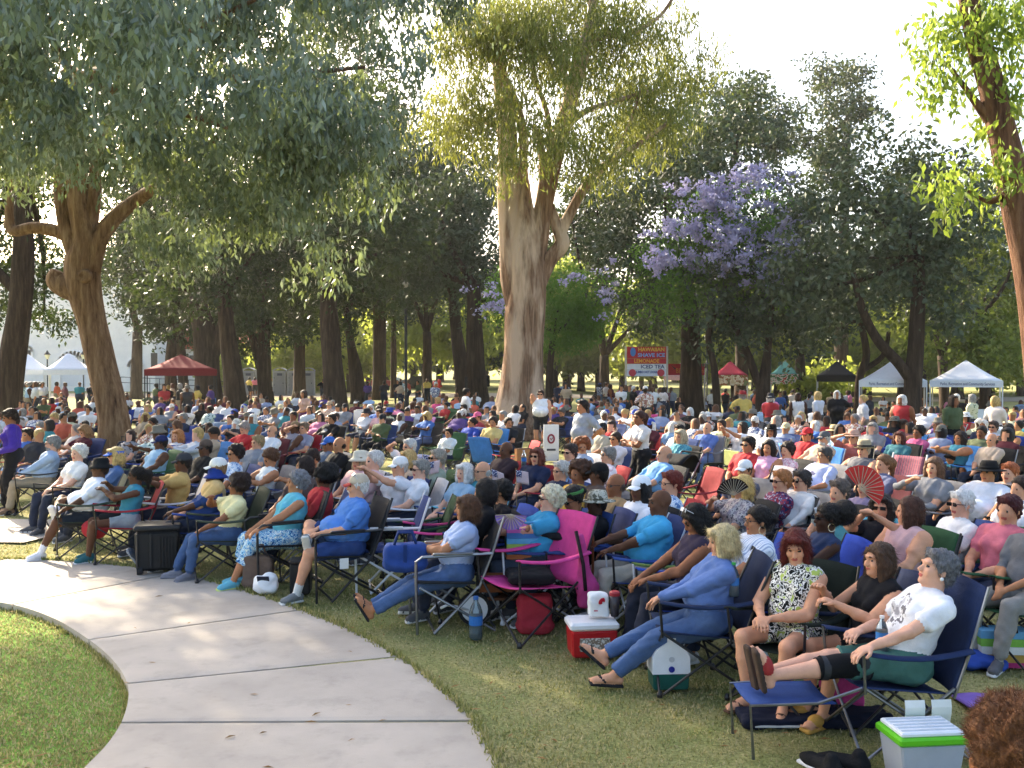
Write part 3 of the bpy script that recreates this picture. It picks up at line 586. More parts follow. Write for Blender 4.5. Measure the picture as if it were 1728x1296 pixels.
def win(px, py0, py1, w, Y=Yb, arched=False):
    mb = MB(); z0, z1 = wz(py1, Y), wz(py0, Y); x = wx(px, Y); mb.box((x, Y - .06, (z0 + z1) / 2), (w, .06, z1 - z0)); f = bpart(mb, 'window', WHITE)
    mb = MB(); mb.box((x, Y - .1, (z0 + z1) / 2), (w * .8, .05, (z1 - z0) * .9)); mb.build('pane', DARKW, f)
    if arched:
        mb = MB(); arch(mb, x, Y - .12, z0, z1 - w * .2, w * .62, .22, .16); mb.build('frame', WHITE, f)
win(48, 590, 610, .75, Yb, True); win(229, 606, 628, .4, Yb - 1.6, True); win(261, 594, 626, .8, Yb - 1.7)
for px in (296, 326, 360, 395, 430): win(px, 598, 630, .9, Yb + 2.9)
mb = MB(); arch(mb, wx(240, Yb), Yb - 1.72, .5, wz(618, Yb), 11 * Yb / F, .3, .2); bpart(mb, 'arch_moulding', WHITE)
# handrail before the building
rl = empty('handrail', (wx(240, 88), 88, 0)); tag(rl, 'dark metal ramp railing along the white building', 'railing')
for k in range(14):
    mb = MB(); mb.tube([(k * .9 - 2, 0, 0), (k * .9 - 2, 0, 1.0 + max(0, .5 - k * .04))], .03, 6); mb.build('post', metal('1c1c1e'), rl)
for h in (.5, 1.0):
    mb = MB(); mb.tube([(-2, 0, h + .5), (9.7, 0, h)], .03, 6); mb.build('rail', metal('1c1c1e'), rl)
def canopy(label, px0, px1, Y, mtop, legm, zv=1.95, rise=.85, dep=3.05, valtext=None, tcol=None, vh=.26, rz=0, mval=None):
    x0, x1 = wx(px0, Y), wx(px1, Y); wd = x1 - x0; cx = (x0 + x1) / 2; g = gz(cx, Y); rz = -math.atan2(cx, Y); wd = (px1 - px0) * Y / F * math.cos(rz); e = empty('canopy_tent', (cx - math.sin(rz) * dep / 2, Y + math.cos(rz) * dep / 2, g), rz); tag(e, label, 'canopy', 'pop-up canopies around the crowd')
    h = wd / 2; dd = dep / 2; cs = [(-h, -dd), (h, -dd), (h, dd), (-h, dd)]
    for k in range(4):
        a, b = Vector((*cs[k], zv + vh)), Vector((*cs[(k + 1) % 4], zv + vh)); ap = Vector((0, 0, zv + vh + rise))
        def fn(u, v, a=a, b=b, ap=ap):
            p = a.lerp(b, v).lerp(ap, u); p.z = zv + vh + rise * (u ** 1.22 * .75 + u * .25) - .1 * math.sin(math.pi * v) * (1 - u) * 0; return p
        mb = MB(); mb.sheet(fn, 6, 6, .012); mb.build('roof_panel', mtop, e, True)
        mb = MB(); m = (a + b) / 2; dv = b - a
        mb.box((m.x, m.y, zv + vh / 2), (dv.length - .02 if abs(dv.x) > .1 else .014, .014 if abs(dv.x) > .1 else dv.length - .05, vh)); mb.build('valance', mval or mtop, e)
        mb = MB(); mb.box((cs[k][0] * .985, cs[k][1] * .985, (zv + .1) / 2), (.05, .05, zv + .1)); mb.box((cs[k][0] * .985, cs[k][1] * .985, .02), (.16, .16, .03)); mb.build('leg', legm, e)
    if valtext: text_obj('lettering', valtext, .17, tcol, e, (0.05, -dd - .014, zv + vh / 2), width=wd * .74)
    return e
CW = cloth('e8eaf0', .05); CWL = plain('d9dade', .4)
canopy('white canopy with blue lettering on its valance, first right of the oak trunk gap', 1449, 1564, 38.5, CW, CWL, valtext='Parks, Recreation and Community Services', tcol=plain('27386e'))
canopy('white canopy with blue lettering nearer the picture edge', 1568, 1692, 38.2, CW, CWL, valtext='Parks, Recreation and Community Services', tcol=plain('27386e'))
canopy('dark red canopy over a red table at the left', 244, 367, 39.5, cloth('7d1f24', .1), metal('1c1c1e'), zv=1.98, rise=.66)
canopy('white peaked canopy left of the lantern posts', 10, 86, 52, CW, CWL, rise=.9)
canopy('white peaked canopy between the two lantern posts', 74, 158, 50, CW, CWL, rise=.95)
canopy('teal canopy with a printed food valance', 1300, 1349, 58, cloth('5fa79b', .1), CWL, mval=print_cloth('foodval', ['b8442e', 'd8d0c4', '58744a'], 6), vh=.62, zv=1.75)
canopy('black canopy half hidden by foliage', 1378, 1446, 54, cloth('23252a'), CWL, vh=.35)
canopy('crimson canopy with a pale food banner', 1203, 1262, 56, cloth('b8203c'), CWL, mval=print_cloth('pizzaval', ['c9b59a', 'd9cdbb', '9b5b3c', '7a8560'], 4), vh=.62, zv=1.7)
canopy('pale pink canopy behind the red banner', 1120, 1180, 57, cloth('d9a6a8'), CWL)
# red tables under the red canopy
for k, (px, l) in enumerate(((290, 'red draped table under the red canopy, its left one'), (345, 'red draped table under the red canopy, its right one'))):
    Y = 40; e = empty('draped_table', (wx(px, Y), Y, 0)); tag(e, l, 'table', 'red tables')
    mb = MB(); mb.box((0, 0, .74), (1.1, .7, .03)); mb.build('table_top', cloth('a01d28'), e)
    mb = MB(); mb.sheet(lambda u, v: (-.56 + 1.12 * u, -.36 - .03 * math.sin(u * 25), .76 - .62 * v), 24, 4, .008); mb.build('cloth_drop', cloth('a01d28'), e, True)
    for sx in (-.5, .5): mb = MB(); mb.box((sx, .2, .36), (.04, .04, .72)); mb.build('leg', metal(), e)
# shaved ice stall with its banner stack
Y = 44; e = empty('food_stall_sign', (wx(1091, Y), Y, gz(wx(1091, Y), Y))); tag(e, 'tall red and white menu banner for shave ice, lemonade and iced tea', 'sign')
RED = plain('b3202c', .6); BOARDW = plain('d8dade', .6)
k = Y / F
def row(py0, py1, m, name): mb = MB(); mb.box((0, 0, wz((py0 + py1) / 2, Y) - e.location.z), (66 * k, .03, (py1 - py0) * k - .01)); return mb.build(name, m, e)
row(585, 605, RED, 'banner'); row(605, 614, RED, 'banner'); row(614, 624, BOARDW, 'banner'); row(624, 635, plain('cfd6e4', .6), 'banner')
def st(t, py, size, m, w, x=0): return text_obj('lettering', t, size, m, e, (x * k, -.022, wz(py, Y) - e.location.z), width=w * k, bold=.006)
st('HAWAIIAN', 590, .24, plain('d8b03a'), 44, 8); st('SHAVE ICE', 599.5, .24, plain('6aa5dc'), 46, 8); st('LEMONADE', 609.5, .24, plain('e0a030'), 42); st('ICED TEA', 619, .24, plain('20306c'), 40, 10); st('JUMBO HOT DOGS', 628, .15, plain('34508c'), 36)
mb = MB(); mb.lathe([(.02, -.012), (.13, -.012), (.13, .012), (.0, .014)], (-23 * k, -.03, wz(594, Y) - e.location.z), 16, 0, Matrix.Rotation(math.pi / 2, 3, 'X'), 1, 1.6); mb.build('cone_emblem', plain('4a7fc0'), e)
for s_ in (-24, 24): mb = MB(); mb.lathe([(.0, .0), (.17, .0), (.17, .02)], (s_ * k, -.025, wz(629, Y) - e.location.z), 14, 0, Matrix.Rotation(math.pi / 2, 3, 'X')); mb.build('round_emblem', plain('c0404c'), e)
for s_ in (-35, 35): mb = MB(); mb.tube([(s_ * k, 0.02, -.05), (s_ * k, 0.02, wz(584, Y) - e.location.z)], .045, 8); mb.build('post', metal('b8b8bc'), e)
Y = 47; e = empty('red_banner', (wx(1157, Y), Y, gz(wx(1157, Y), Y))); tag(e, 'red food banner with yellow lettering behind the broad trunk', 'banner')
mb = MB(); mb.box((0, 0, wz(623.5, Y) - e.location.z), (64 * Y / F, .03, 19 * Y / F)); mb.build('banner_sheet', plain('b8252a', .6), e)
text_obj('lettering', 'BBQ Kitchen', .34, plain('d8862a'), e, (.2, -.03, wz(626, Y) - e.location.z), width=46 * Y / F)
mb = MB(); mb.add([(-26 * Y / F, -.03, wz(627, Y) - e.location.z), (-16 * Y / F, -.03, wz(622, Y) - e.location.z), (-25 * Y / F, -.03, wz(616, Y) - e.location.z), (-19 * Y / F, -.03, wz(623, Y) - e.location.z)], [(0, 1, 2, 3)]); mb.build('emblem', plain('2a2224'), e)
for s_ in (-32, 32): mb = MB(); mb.tube([(s_ * Y / F, .03, -.05), (s_ * Y / F, .03, wz(613, Y) - e.location.z)], .04, 8); mb.build('post', metal('b8b8bc'), e)
# portable toilets
PT = plain('8f959c', .45, .4, 0, .06, 3); PTD = plain('7a8087', .5); PTS = plain('2e3a52')
pt = None; Yt = 80
for i, px in enumerate((418, 442, 471, 496, 519)):
    if pt is None:
        e = empty('portable_toilet'); mb = MB(); mb.box((0, .55, 1.05), (1.1, 1.1, 2.1), bev=.04); mb.build('body', PT, e)
        mb = MB(); mb.sheet(lambda u, v: (-.57 + 1.14 * u, -.03 + 1.16 * v, 2.1 + .24 * math.sin(math.pi * u) ** .7), 10, 2, .04); mb.build('roof', PT, e, True)
        mb = MB(); mb.box((0, -.02, 1.02), (.84, .05, 1.86), bev=.012); d = mb.build('door', PTD, e)
        mb = MB(); mb.box((.33, -.06, 1.05), (.07, .04, .12)); mb.build('latch', PTS, d)
        mb = MB(); mb.box((.05, -.055, 1.78), (.42, .012, .2)); mb.build('notice', PTS, d)
        for hz_ in (.3, .9, 1.5): mb = MB(); mb.box((-.4, -.06, hz_), (.05, .03, .1)); mb.build('hinge', PTS, d)
        pt = e
    else: e = copy_tree(pt)
    e.location = (wx(px, Yt), Yt, 0); e.rotation_euler.z = .12
    tag(e, ['grey portable toilet at the far left of the row, beside the dark oak', 'grey portable toilet second in the row, half behind the twin trunk', 'grey portable toilet in the middle of the row', 'grey portable toilet fourth in the row', 'grey portable toilet at the right end of the row'][i], 'portable toilet', 'row of portable toilets')
# lamp posts
def lamp(label, px, Y, top, globe=False, w=.05):
    e = empty('lamp_post', (wx(px, Y), Y, gz(wx(px, Y), Y))); z = wz(top, Y) - e.location.z; tag(e, label, 'lamp post', 'park lamp posts')
    mb = MB(); mb.tube([(0, 0, -.02), (0, 0, .5), (0, 0, .52), (0, 0, z - .5)], [w * 2, w * 1.6, w, w], 8); mb.build('post', plain('2c3030', .5), e, True)
    if globe: mb = MB(); mb.lathe([(.05, -.22), (.16, -.12), (.2, 0), (.16, .13), (0, .2)], (0, 0, z - .3), 12); mb.build('globe', plain('e8e8e4', .3), e, True)
    else:
        mb = MB(); mb.lathe([(.1, -.3), (.2, .0), (.2, .02)], (0, 0, z - .22), 8); mb.build('lantern', plain('e8e6dc', .3), e)
        mb = MB(); mb.lathe([(.26, 0), (.12, .16), (.03, .3), (0, .36)], (0, 0, z - .2), 8); mb.build('cap', plain('2c3030', .5), e)
lamp('lantern lamp post before the white building, left one', 80, 70, 594); lamp('lantern lamp post before the white building, right one', 141, 70, 594)
lamp('white globe lamp beyond the portable toilets', 526, 90, 588, True); lamp('white globe lamp in the sunlit gap', 625, 92, 598, True); lamp('globe lamp over the food stalls', 1193, 60, 562, True)
lamp('slim grey light pole in the sunlit gap', 685, 52, 470, True, .08); lamp('tall thin light pole by the forked tree', 1300, 60, 470, True, .06)
# far cars, posts, loudspeakers
def car(label, px, Y, c, L=4.4, H=1.45, rz=0):
    e = empty('parked_car', (wx(px, Y), Y, 0), rz); tag(e, label, 'car', 'parked cars far behind')
    pr = [(-L / 2, .35), (-L / 2, .8), (-L * .4, .92), (-L * .27, .95), (-L * .15, H), (L * .16, H), (L * .29, .98), (L * .46, .88), (L / 2, .7), (L / 2, .35)]
    mb = MB(); mb.prism(pr, -.85, .85, 0, lambda x, y, z: (x, z, y)); mb.build('body', plain(c, .3, .5), e)
    mb = MB(); mb.prism([(-L * .245, .98), (-L * .145, H - .06), (L * .15, H - .06), (L * .26, 1.0)], -.862, .862, 0, lambda x, y, z: (x, z, y)); mb.build('window', DARKW, e)
    for x in (-L * .3, L * .3):
        for y in (-.8, .8): mb = MB(); mb.lathe([(.2, -.1), (.33, -.1), (.33, .1), (.2, .1)], (x, y, .33), 14, 0, Matrix.Rotation(math.pi / 2, 3, 'X')); mb.build('wheel', plain('17181a', .8), e)
car('red car parked beyond the drive in the sunlit gap', 632, 108, '9a2030'); car('dark car parked beyond the drive in the sunlit gap', 706, 108, '2a2c30'); car('white van half hidden by the leaning leafy trunk', 588, 108, 'd8dade', 4.8, 1.9); car('pale car far off above the red car', 652, 150, 'b9c2cc')
for i, (px, h, l) in enumerate(((733, 1.0, 'left red post beside the drive'), (741, 1.15, 'red hydrant post beside the drive'))):
    e = empty('red_post', (wx(px, 76), 76, 0)); tag(e, l, 'post'); mb = MB(); mb.lathe([(.16, 0), (.16, .1), (.1, .12), (.1, h), (.16, h + .05), (.1, h + .25), (0, h + .3)], n=10); mb.build('barrel', plain('b0222a', .5), e, True)
    mb = MB(); mb.box((0, 0, h * .75), (.5, .12, .12)); mb.build('outlet', plain('b0222a', .5), e)
for px, py, Y, l in ((790, 646, 50, 'black loudspeaker on a pole left of the rough trunk'), (821, 643, 52, 'black loudspeaker on a pole right of the rough trunk')):
    e = empty('loudspeaker', (wx(px, Y), Y, 0)); tag(e, l, 'loudspeaker', 'loudspeakers on poles'); z = wz(py, Y)
    mb = MB(); mb.box((0, 0, z), (.36, .34, .64), bev=.03); mb.build('cabinet', plain('141416', .6), e)
    for q, r in ((-.12, .13), (.18, .07)): mb = MB(); mb.lathe([(0, .0), (r, .02), (r, .0)], (0, -.175, z + q), 14, 0, Matrix.Rotation(math.pi / 2, 3, 'X')); mb.build('driver', plain('2a2a2c', .7), e)
    mb = MB(); mb.tube([(0, 0, 0), (0, 0, z - .3)], .03, 8); mb.build('pole', metal('1c1c1e'), e)
    for q in range(3): mb = MB(); a = q * 2.09; mb.tube([(0, 0, .6), (.5 * math.cos(a), .5 * math.sin(a), 0)], .015, 6); mb.build('leg', metal('1c1c1e'), e)
# ---------------------------------------------------------------- bodies: implicit surfaces -> one continuous mesh each
def V3(*a): return np.array(a if len(a) == 3 else a[0], float)
class Body:
    """fields per material layer; layers merge into ONE continuous surface with a material per face"""
    def __init__(s, h): s.h = h; s.pr = []
    def cone(s, lay, a, b, ra, rb, k=.02, cuts=()):
        a, b = V3(a), V3(b); r = max(ra, rb) + .03
        s.pr.append((lay, np.minimum(a, b) - r, np.maximum(a, b) + r, k, 0, (a, b, ra, rb), cuts))
    def ell(s, lay, c, r, R=None, k=.02, cuts=(), sub=False):
        c, r = V3(c), V3(r); m = r.max() + .03; s.pr.append((lay, c - m, c + m, k, 2 if sub else 1, (c, r, np.eye(3) if R is None else R), cuts))
    def box(s, lay, c, hd, R=None, rad=.01, k=.005, cuts=()):
        c = V3(c); m = np.linalg.norm(hd) + .04; s.pr.append((lay, c - m, c + m, k, 3, (c, V3(hd), np.eye(3) if R is None else R, rad), cuts))
    def mesh(s, name, nl, noise=None):
        h = s.h; lo = np.min([p[1] for p in s.pr if p[4] != 2], 0) - 2 * h; hi = np.max([p[2] for p in s.pr if p[4] != 2], 0) + 2 * h
        n = np.ceil((hi - lo) / h).astype(int) + 1; ax = [(lo[i] + h * np.arange(n[i])).astype(np.float32) for i in range(3)]
        F_ = {}
        for lay, a, b, k, kind, q, cuts in s.pr:
            i0 = np.clip(np.floor((a - lo) / h).astype(int), 0, n - 1); i1 = np.clip(np.ceil((b - lo) / h).astype(int) + 1, 1, n)
            if (i1 <= i0).any(): continue
            X = ax[0][i0[0]:i1[0], None, None]; Y = ax[1][None, i0[1]:i1[1], None]; Z = ax[2][None, None, i0[2]:i1[2]]
            if kind == 0:
                A, B, ra, rb = q; ab = B - A; L2 = max(float(ab @ ab), 1e-9); x, y, z = X - A[0], Y - A[1], Z - A[2]
                t = np.clip((x * ab[0] + y * ab[1] + z * ab[2]) / L2, 0, 1)
                d = np.sqrt((x - t * ab[0]) ** 2 + (y - t * ab[1]) ** 2 + (z - t * ab[2]) ** 2) - (ra + (rb - ra) * t)
            else:
                c, r, R = q[:3]; x, y, z = X - c[0], Y - c[1], Z - c[2]
                u = x * R[0, 0] + y * R[1, 0] + z * R[2, 0]; v = x * R[0, 1] + y * R[1, 1] + z * R[2, 1]; w = x * R[0, 2] + y * R[1, 2] + z * R[2, 2]
                if kind == 3:
                    rd = q[3]; u, v, w = np.abs(u) - r[0] + rd, np.abs(v) - r[1] + rd, np.abs(w) - r[2] + rd
                    d = np.sqrt(np.maximum(u, 0) ** 2 + np.maximum(v, 0) ** 2 + np.maximum(w, 0) ** 2) + np.minimum(np.maximum(u, np.maximum(v, w)), 0) - rd
                else:
                    k0 = np.sqrt((u / r[0]) ** 2 + (v / r[1]) ** 2 + (w / r[2]) ** 2); k1 = np.sqrt((u / r[0] ** 2) ** 2 + (v / r[1] ** 2) ** 2 + (w / r[2] ** 2) ** 2)
                    d = k0 * (k0 - 1) / np.maximum(k1, 1e-6)
            for cp, cn in cuts: d = np.maximum(d, (X - cp[0]) * cn[0] + (Y - cp[1]) * cn[1] + (Z - cp[2]) * cn[2])
            sl = tuple(slice(i0[j], i1[j]) for j in range(3))
            if lay not in F_: F_[lay] = np.full(n, .2, np.float32)
            f = F_[lay]; g = f[sl]
            if kind == 2: d = -d; hh = np.clip(.5 - .5 * (g - d) / k, 0, 1); f[sl] = g * (1 - hh) + d * hh + k * hh * (1 - hh) if True else 0
            else:
                hh = np.clip(.5 + .5 * (d - g) / k, 0, 1); f[sl] = d * (1 - hh) + g * hh - k * hh * (1 - hh)
        lays = sorted(F_); U = F_[lays[0]].copy(); LB = np.full(n, lays[0], np.uint8)
        for l in lays[1:]:
            m = F_[l] < U; U[m] = F_[l][m]; LB[m] = l
        return surf_nets(U, LB, lo, h)
def surf_nets(U, LB, lo, h):
    ins = U < 0; n = U.shape
    c = ins[:-1, :-1, :-1].astype(np.int8)
    for dx in (0, 1):
        for dy in (0, 1):
            for dz in (0, 1):
                if dx + dy + dz: c = c + ins[dx:n[0] - 1 + dx, dy:n[1] - 1 + dy, dz:n[2] - 1 + dz]
    act = np.argwhere((c > 0) & (c < 8)); vid = np.full(tuple(k - 1 for k in n), -1, np.int32); vid[tuple(act.T)] = np.arange(len(act))
    cr = [(x, y, z) for x in (0, 1) for y in (0, 1) for z in (0, 1)]
    val = np.stack([U[act[:, 0] + a, act[:, 1] + b, act[:, 2] + d] for a, b, d in cr], 1)
    P = np.zeros((len(act), 3), np.float32); cnt = np.zeros(len(act), np.float32)
    for i, a in enumerate(cr):
        for j, b in enumerate(cr):
            if j > i and sum(abs(p - q) for p, q in zip(a, b)) == 1:
                m = (val[:, i] < 0) != (val[:, j] < 0); t = val[m, i] / (val[m, i] - val[m, j])
                P[m] += np.array(a) + t[:, None] * (np.array(b) - np.array(a)); cnt[m] += 1
    P = (act + P / cnt[:, None]) * h + lo; Qs = []; Ls = []
    for axs in range(3):
        sl0 = [slice(None)] * 3; sl1 = [slice(None)] * 3; sl0[axs] = slice(0, -1); sl1[axs] = slice(1, None)
        a, b = ins[tuple(sl0)], ins[tuple(sl1)]; e = np.argwhere(a != b); o1, o2 = [(1, 2), (2, 0), (0, 1)][axs]
        ok = (e[:, o1] > 0) & (e[:, o2] > 0) & (e[:, o1] < n[o1] - 1) & (e[:, o2] < n[o2] - 1); e = e[ok]
        def g(d1, d2):
            q = e.copy(); q[:, o1] -= d1; q[:, o2] -= d2; return vid[tuple(q.T)]
        q = np.stack([g(1, 1), g(0, 1), g(0, 0), g(1, 0)], 1); fl = ~a[tuple(e.T)]; q[fl] = q[fl][:, ::-1]
        e2 = e.copy(); e2[:, axs] += 1; la = LB[tuple(e.T)]; lb_ = LB[tuple(e2.T)]
        Ls.append(np.where(fl, lb_, la)); Qs.append(q)
    return P, np.concatenate(Qs), np.concatenate(Ls)
def ik(a, c, l1, l2, pole):
    a, c, pole = V3(a), V3(c), V3(pole); d = c - a; L = np.linalg.norm(d)
    if L > (l1 + l2) * .995: c = a + d / L * (l1 + l2) * .995; d = c - a; L = np.linalg.norm(d)
    x = (l1 * l1 - l2 * l2 + L * L) / (2 * L); y = math.sqrt(max(l1 * l1 - x * x, 0)); u = d / L; p = pole - u * (pole @ u); p = p / max(np.linalg.norm(p), 1e-9)
    return a + u * x + p * y, c
def nrm(v): v = V3(v); return v / max(np.linalg.norm(v), 1e-9)
def rot_zyx(yaw, pitch, roll=0):
    return np.array((Matrix.Rotation(yaw, 3, 'Z') @ Matrix.Rotation(-pitch, 3, 'Y') @ Matrix.Rotation(roll, 3, 'X')))
SKIN, SHIRT, SLEEVE, FORE, SHORT, SHIN, SHOE, LIP, EYE, BROW, HAIR, SOLE = range(12)
SEAT = dict(pelvis=(0, 0, .50), lean=.24, yaw=0, hy=0, hp=0, hr=0, LH=(.34, .12, .62), RH=(.34, -.12, .62), LF=(.52, .13, .09), RF=(.52, -.13, .09), LT=None, RT=None, LK=(.3, .15, 1), RK=(.3, -.15, 1), LE=(-.4, .8, -.4), RE=(-.4, -.8, -.4), LC=.5, RC=.5, LP=None, RP=None)
STAND = dict(pelvis=(0, 0, .93), lean=-.02, yaw=0, hy=0, hp=0, hr=0, LH=(.1, .27, .80), RH=(.1, -.27, .80), LF=(0, .11, .09), RF=(.05, -.11, .09), LT=None, RT=None, LK=(1, .1, 0), RK=(1, -.1, 0), LE=(-.8, .5, 0), RE=(-.8, -.5, 0), LC=.5, RC=.5, LP=None, RP=None)
def body(pose, h=.016, w=1., fem=0, belly=0., sleeve='short', legs='long', shoes='shoe', fingers=False, face=True, hair=None, skirt=0, off=.010, neckline=0, prt=None):
    """returns (P,Q,L, head centre, head rotation); joints in metres, facing +X"""
    p = dict(SEAT); p.update(pose); B = Body(h); w = float(w)
    pel = V3(p['pelvis']); lean = p['lean']; up = nrm((-math.sin(lean), 0, math.cos(lean))); Rt = rot_zyx(p['yaw'], 0)
    lat = Rt @ V3(0, 1, 0); fw = np.cross(lat, up); RR = np.stack([fw, lat, up], 1)
    sc = 1 - .04 * fem; nb = pel + up * .50 * sc; sh = .185 * sc * (1 + .25 * (w - 1)); hipw = .085 + .012 * fem
    ch = pel + up * .34 * sc + fw * .01
    # torso
    tl = SHIRT; o = off
    B.ell(SHORT, pel + up * .02 - fw * .01, (.125 * w + o, (.165 + .02 * fem) * w + o, .125 * w ** .5 + o), RR, .04)
    B.ell(tl, pel + up * .17 + fw * (.01 + .06 * belly), ((.105 + .09 * belly) * w + o, (.135 + .03 * belly + .0 * fem) * w + o, .16), RR, .05)
    B.ell(tl, ch, (.115 * w + o, .160 * sc * w + o, .19), RR, .05)
    if fem:
        for s in (-1, 1): B.ell(tl, ch + fw * (.085 * w) + lat * s * .07 * w - up * .01, (.062 + o * .5, .066, .066), RR, .03)
    else: B.ell(tl, ch + fw * .05 + up * .04, (.075, .14 * w, .09), RR, .05)
    B.cone(tl, nb + lat * sh * .75 - up * .05, nb - lat * sh * .75 - up * .05, .062 * w ** .5 + o, .062 * w ** .5 + o, .05)
    B.cone(SKIN, nb - up * .06, nb + up * .07 + fw * .02, .058, .052, .02)
    B.ell(SKIN, nb - up * (.045 + neckline) + fw * .045, (.05, .075, .05 + neckline), RR, .03)
    # head
    Rh = Rt @ rot_zyx(p['hy'], p['hp'], p['hr']); hc = nb + up * .10 + nrm(fw + up) * .05 + V3(0, 0, .015)
    H = lambda x, y, z: hc + Rh @ V3(x, y, z)
    fs = .97 if fem else 1.
    B.cone(SKIN, nb + up * .02, H(-.02, 0, -.06), .054, .056, .03)
    B.ell(SKIN, H(-.018, 0, .028), (.098, .077, .092), Rh, .02); B.ell(SKIN, H(.028, 0, -.045), (.062 * fs, .058 * fs, .076), Rh, .03)
    B.ell(SKIN, H(.067, 0, -.095), (.024, .026 * fs, .02), Rh, .02)
    if face:
        for s in (-1, 1):
            B.ell(SKIN, H(.06, s * .04, -.03), (.026, .022, .024), Rh, .02); B.ell(SKIN, H(-.008, s * .079, -.008), (.02, .008, .033), Rh, .008)
            B.ell(SKIN, H(.096, s * .033, .006), (.016, .019, .011), Rh, .012, sub=True)
        B.cone(SKIN, H(.084, 0, .012), H(.106, 0, -.03), .008, .0135, .012); B.ell(SKIN, H(.078, 0, .028), (.02, .052, .012), Rh, .014)
        for s in (-1, 1):
            B.ell(SKIN, H(.1, s * .011, -.033), (.009, .008, .007), Rh, .006)
            if .012 <= h < .02: B.ell(EYE, H(.081, s * .033, .006), (.013, .018, .0105), Rh, .002); B.ell(BROW, H(.09, s * .034, .031), (.012, .024, .008), Rh, .002)
            if h < .012: B.ell(EYE, H(.0795, s * .033, .005), (.009, .0145, .0065), Rh, .002); B.ell(BROW, H(.092, s * .034, .03), (.007, .022, .0045), Rh @ rot_zyx(-s * .25, 0, s * .12), .002)
        B.ell(LIP, H(.0855, 0, -.061), (.0115, .022 + .002 * fem, .009), Rh, .002)
    # arms
    for s, e, ep, cl, pn in ((1, 'LH', 'LE', 'LC', 'LP'), (-1, 'RH', 'RE', 'RC', 'RP')):
        S = nb + lat * s * sh - up * .065; E, Wr = ik(S, p[e], .285, .255, p[ep]); d1 = nrm(E - S); d2 = nrm(Wr - E); aw = .85 + .15 * w + (.1 if w > 1.1 else 0)
        B.cone(SKIN if sleeve == 'none' else SLEEVE, S, E, (.052 - .006 * fem) * aw, .040 * aw, .03)
        if sleeve in ('short', 'long'):
            m = S + (E - S) * (.62 if sleeve == 'short' else 1); B.cone(SLEEVE, S, m, .058 * aw + o, (.054 if sleeve == 'short' else .045) * aw + o, .03, [(m, d1)] if sleeve == 'short' else ())
            if sleeve == 'short': B.cone(SKIN, S, E, .046 * aw, .040 * aw, .02)
        B.cone(FORE, E, Wr, .041 * aw + (o if sleeve == 'long' else 0), .0265 + (o if sleeve == 'long' else 0), .02)
        B.cone(SKIN, E + (Wr - E) * .75, Wr, .032, .0265, .01)
        # hand
        pal = nrm(p[pn]) if p[pn] is not None else nrm((0, 0, -1)); pal = nrm(pal - d2 * (pal @ d2)); ws = np.cross(d2, pal); C = p[cl]
        HR = np.stack([d2, ws, pal], 1); pc = Wr + d2 * .05
        B.ell(SKIN, pc, (.052, .042, .019), HR, .015)
        if fingers:
            for q in range(4):
                b0 = Wr + d2 * .085 + ws * (.030 - .02 * q); ln = (.042, .048, .045, .036)[q]; a1 = C * .9; a2 = C * 1.9
                f1 = d2 * math.cos(a1) + pal * math.sin(a1) + ws * (.12 - .08 * q); f2 = d2 * math.cos(a2) + pal * math.sin(a2)
                j1 = b0 + nrm(f1) * ln; j2 = j1 + nrm(f2) * ln * .85; B.cone(SKIN, b0 - d2 * .02, j1, .0105, .0095, .004); B.cone(SKIN, j1, j2, .0095, .008, .004)
            t0 = Wr + d2 * .03 - s * ws * .0 + ws * .032 * s * (1 if True else -1); t1 = t0 + nrm(d2 * .7 + ws * s * .7 + pal * .35) * .042; B.cone(SKIN, t0, t1, .0145, .011, .008); B.cone(SKIN, t1, t1 + nrm(d2 + pal * .5) * .03, .011, .009, .004)
        else:
            q = Wr + d2 * .09; B.cone(SKIN, q, q + nrm(d2 * math.cos(C) + pal * math.sin(C)) * .07, .028, .02, .02)
    # legs
    for s, fk, tk, kk in ((1, 'LF', 'LT', 'LK'), (-1, 'RF', 'RT', 'RK')):
        Hp = pel + lat * s * hipw * w ** .5; K, An = ik(Hp, p[fk], .44, .42, p[kk]); d1 = nrm(K - Hp); d2 = nrm(An - K); lw = .8 + .2 * w; o2 = o
        longl = legs == 'long'; cropped = {'long': 1.0, 'capri': .5, 'shorts': 0, 'skirt': 0, 'mini': -1}[legs]
        B.cone(SHORT, Hp, K if cropped >= 0 else Hp + (K - Hp) * .55, .088 * lw + o2, (.064 * lw + o2) if cropped >= 0 else .078 * lw, .03, [(Hp + (K - Hp) * (.55 if cropped < 0 else .86), d1)] if cropped <= 0 else ())
        if cropped <= 0: B.cone(SKIN, Hp, K, .08 * lw, .056 * lw, .02)
        cm = K + (An - K) * .33 - nrm(np.cross(np.cross(d2, d1 - d2 * .2), d2)) * .0
        lay = SHIN
        if cropped > 0:
            m = K + (An - K) * (.95 if longl else .52); B.cone(SHIN, K, m, .062 * lw + o2, (.046 if longl else .056) * lw + o2, .03, [(m, d2)])
        B.cone(SKIN if cropped <= 0 or h < .012 else SHIN, K, K + (An - K) * .35, .053 * lw, .056 * lw, .02); B.cone(SKIN if cropped <= 0 or h < .012 else SHIN, K + (An - K) * .35, An, .055 * lw, .034, .02)
        td = nrm(p[tk]) if p[tk] is not None else nrm((d1[0], d1[1] + s * .25, 0)); fu = nrm(-d2 - td * (-d2 @ td)); ls = np.cross(fu, td); FR = np.stack([td, ls, fu], 1)
        an2 = An - fu * .045
        lay = SHOE if shoes in ('shoe', 'sock') else SKIN
        g = .006 if lay == SHOE else 0
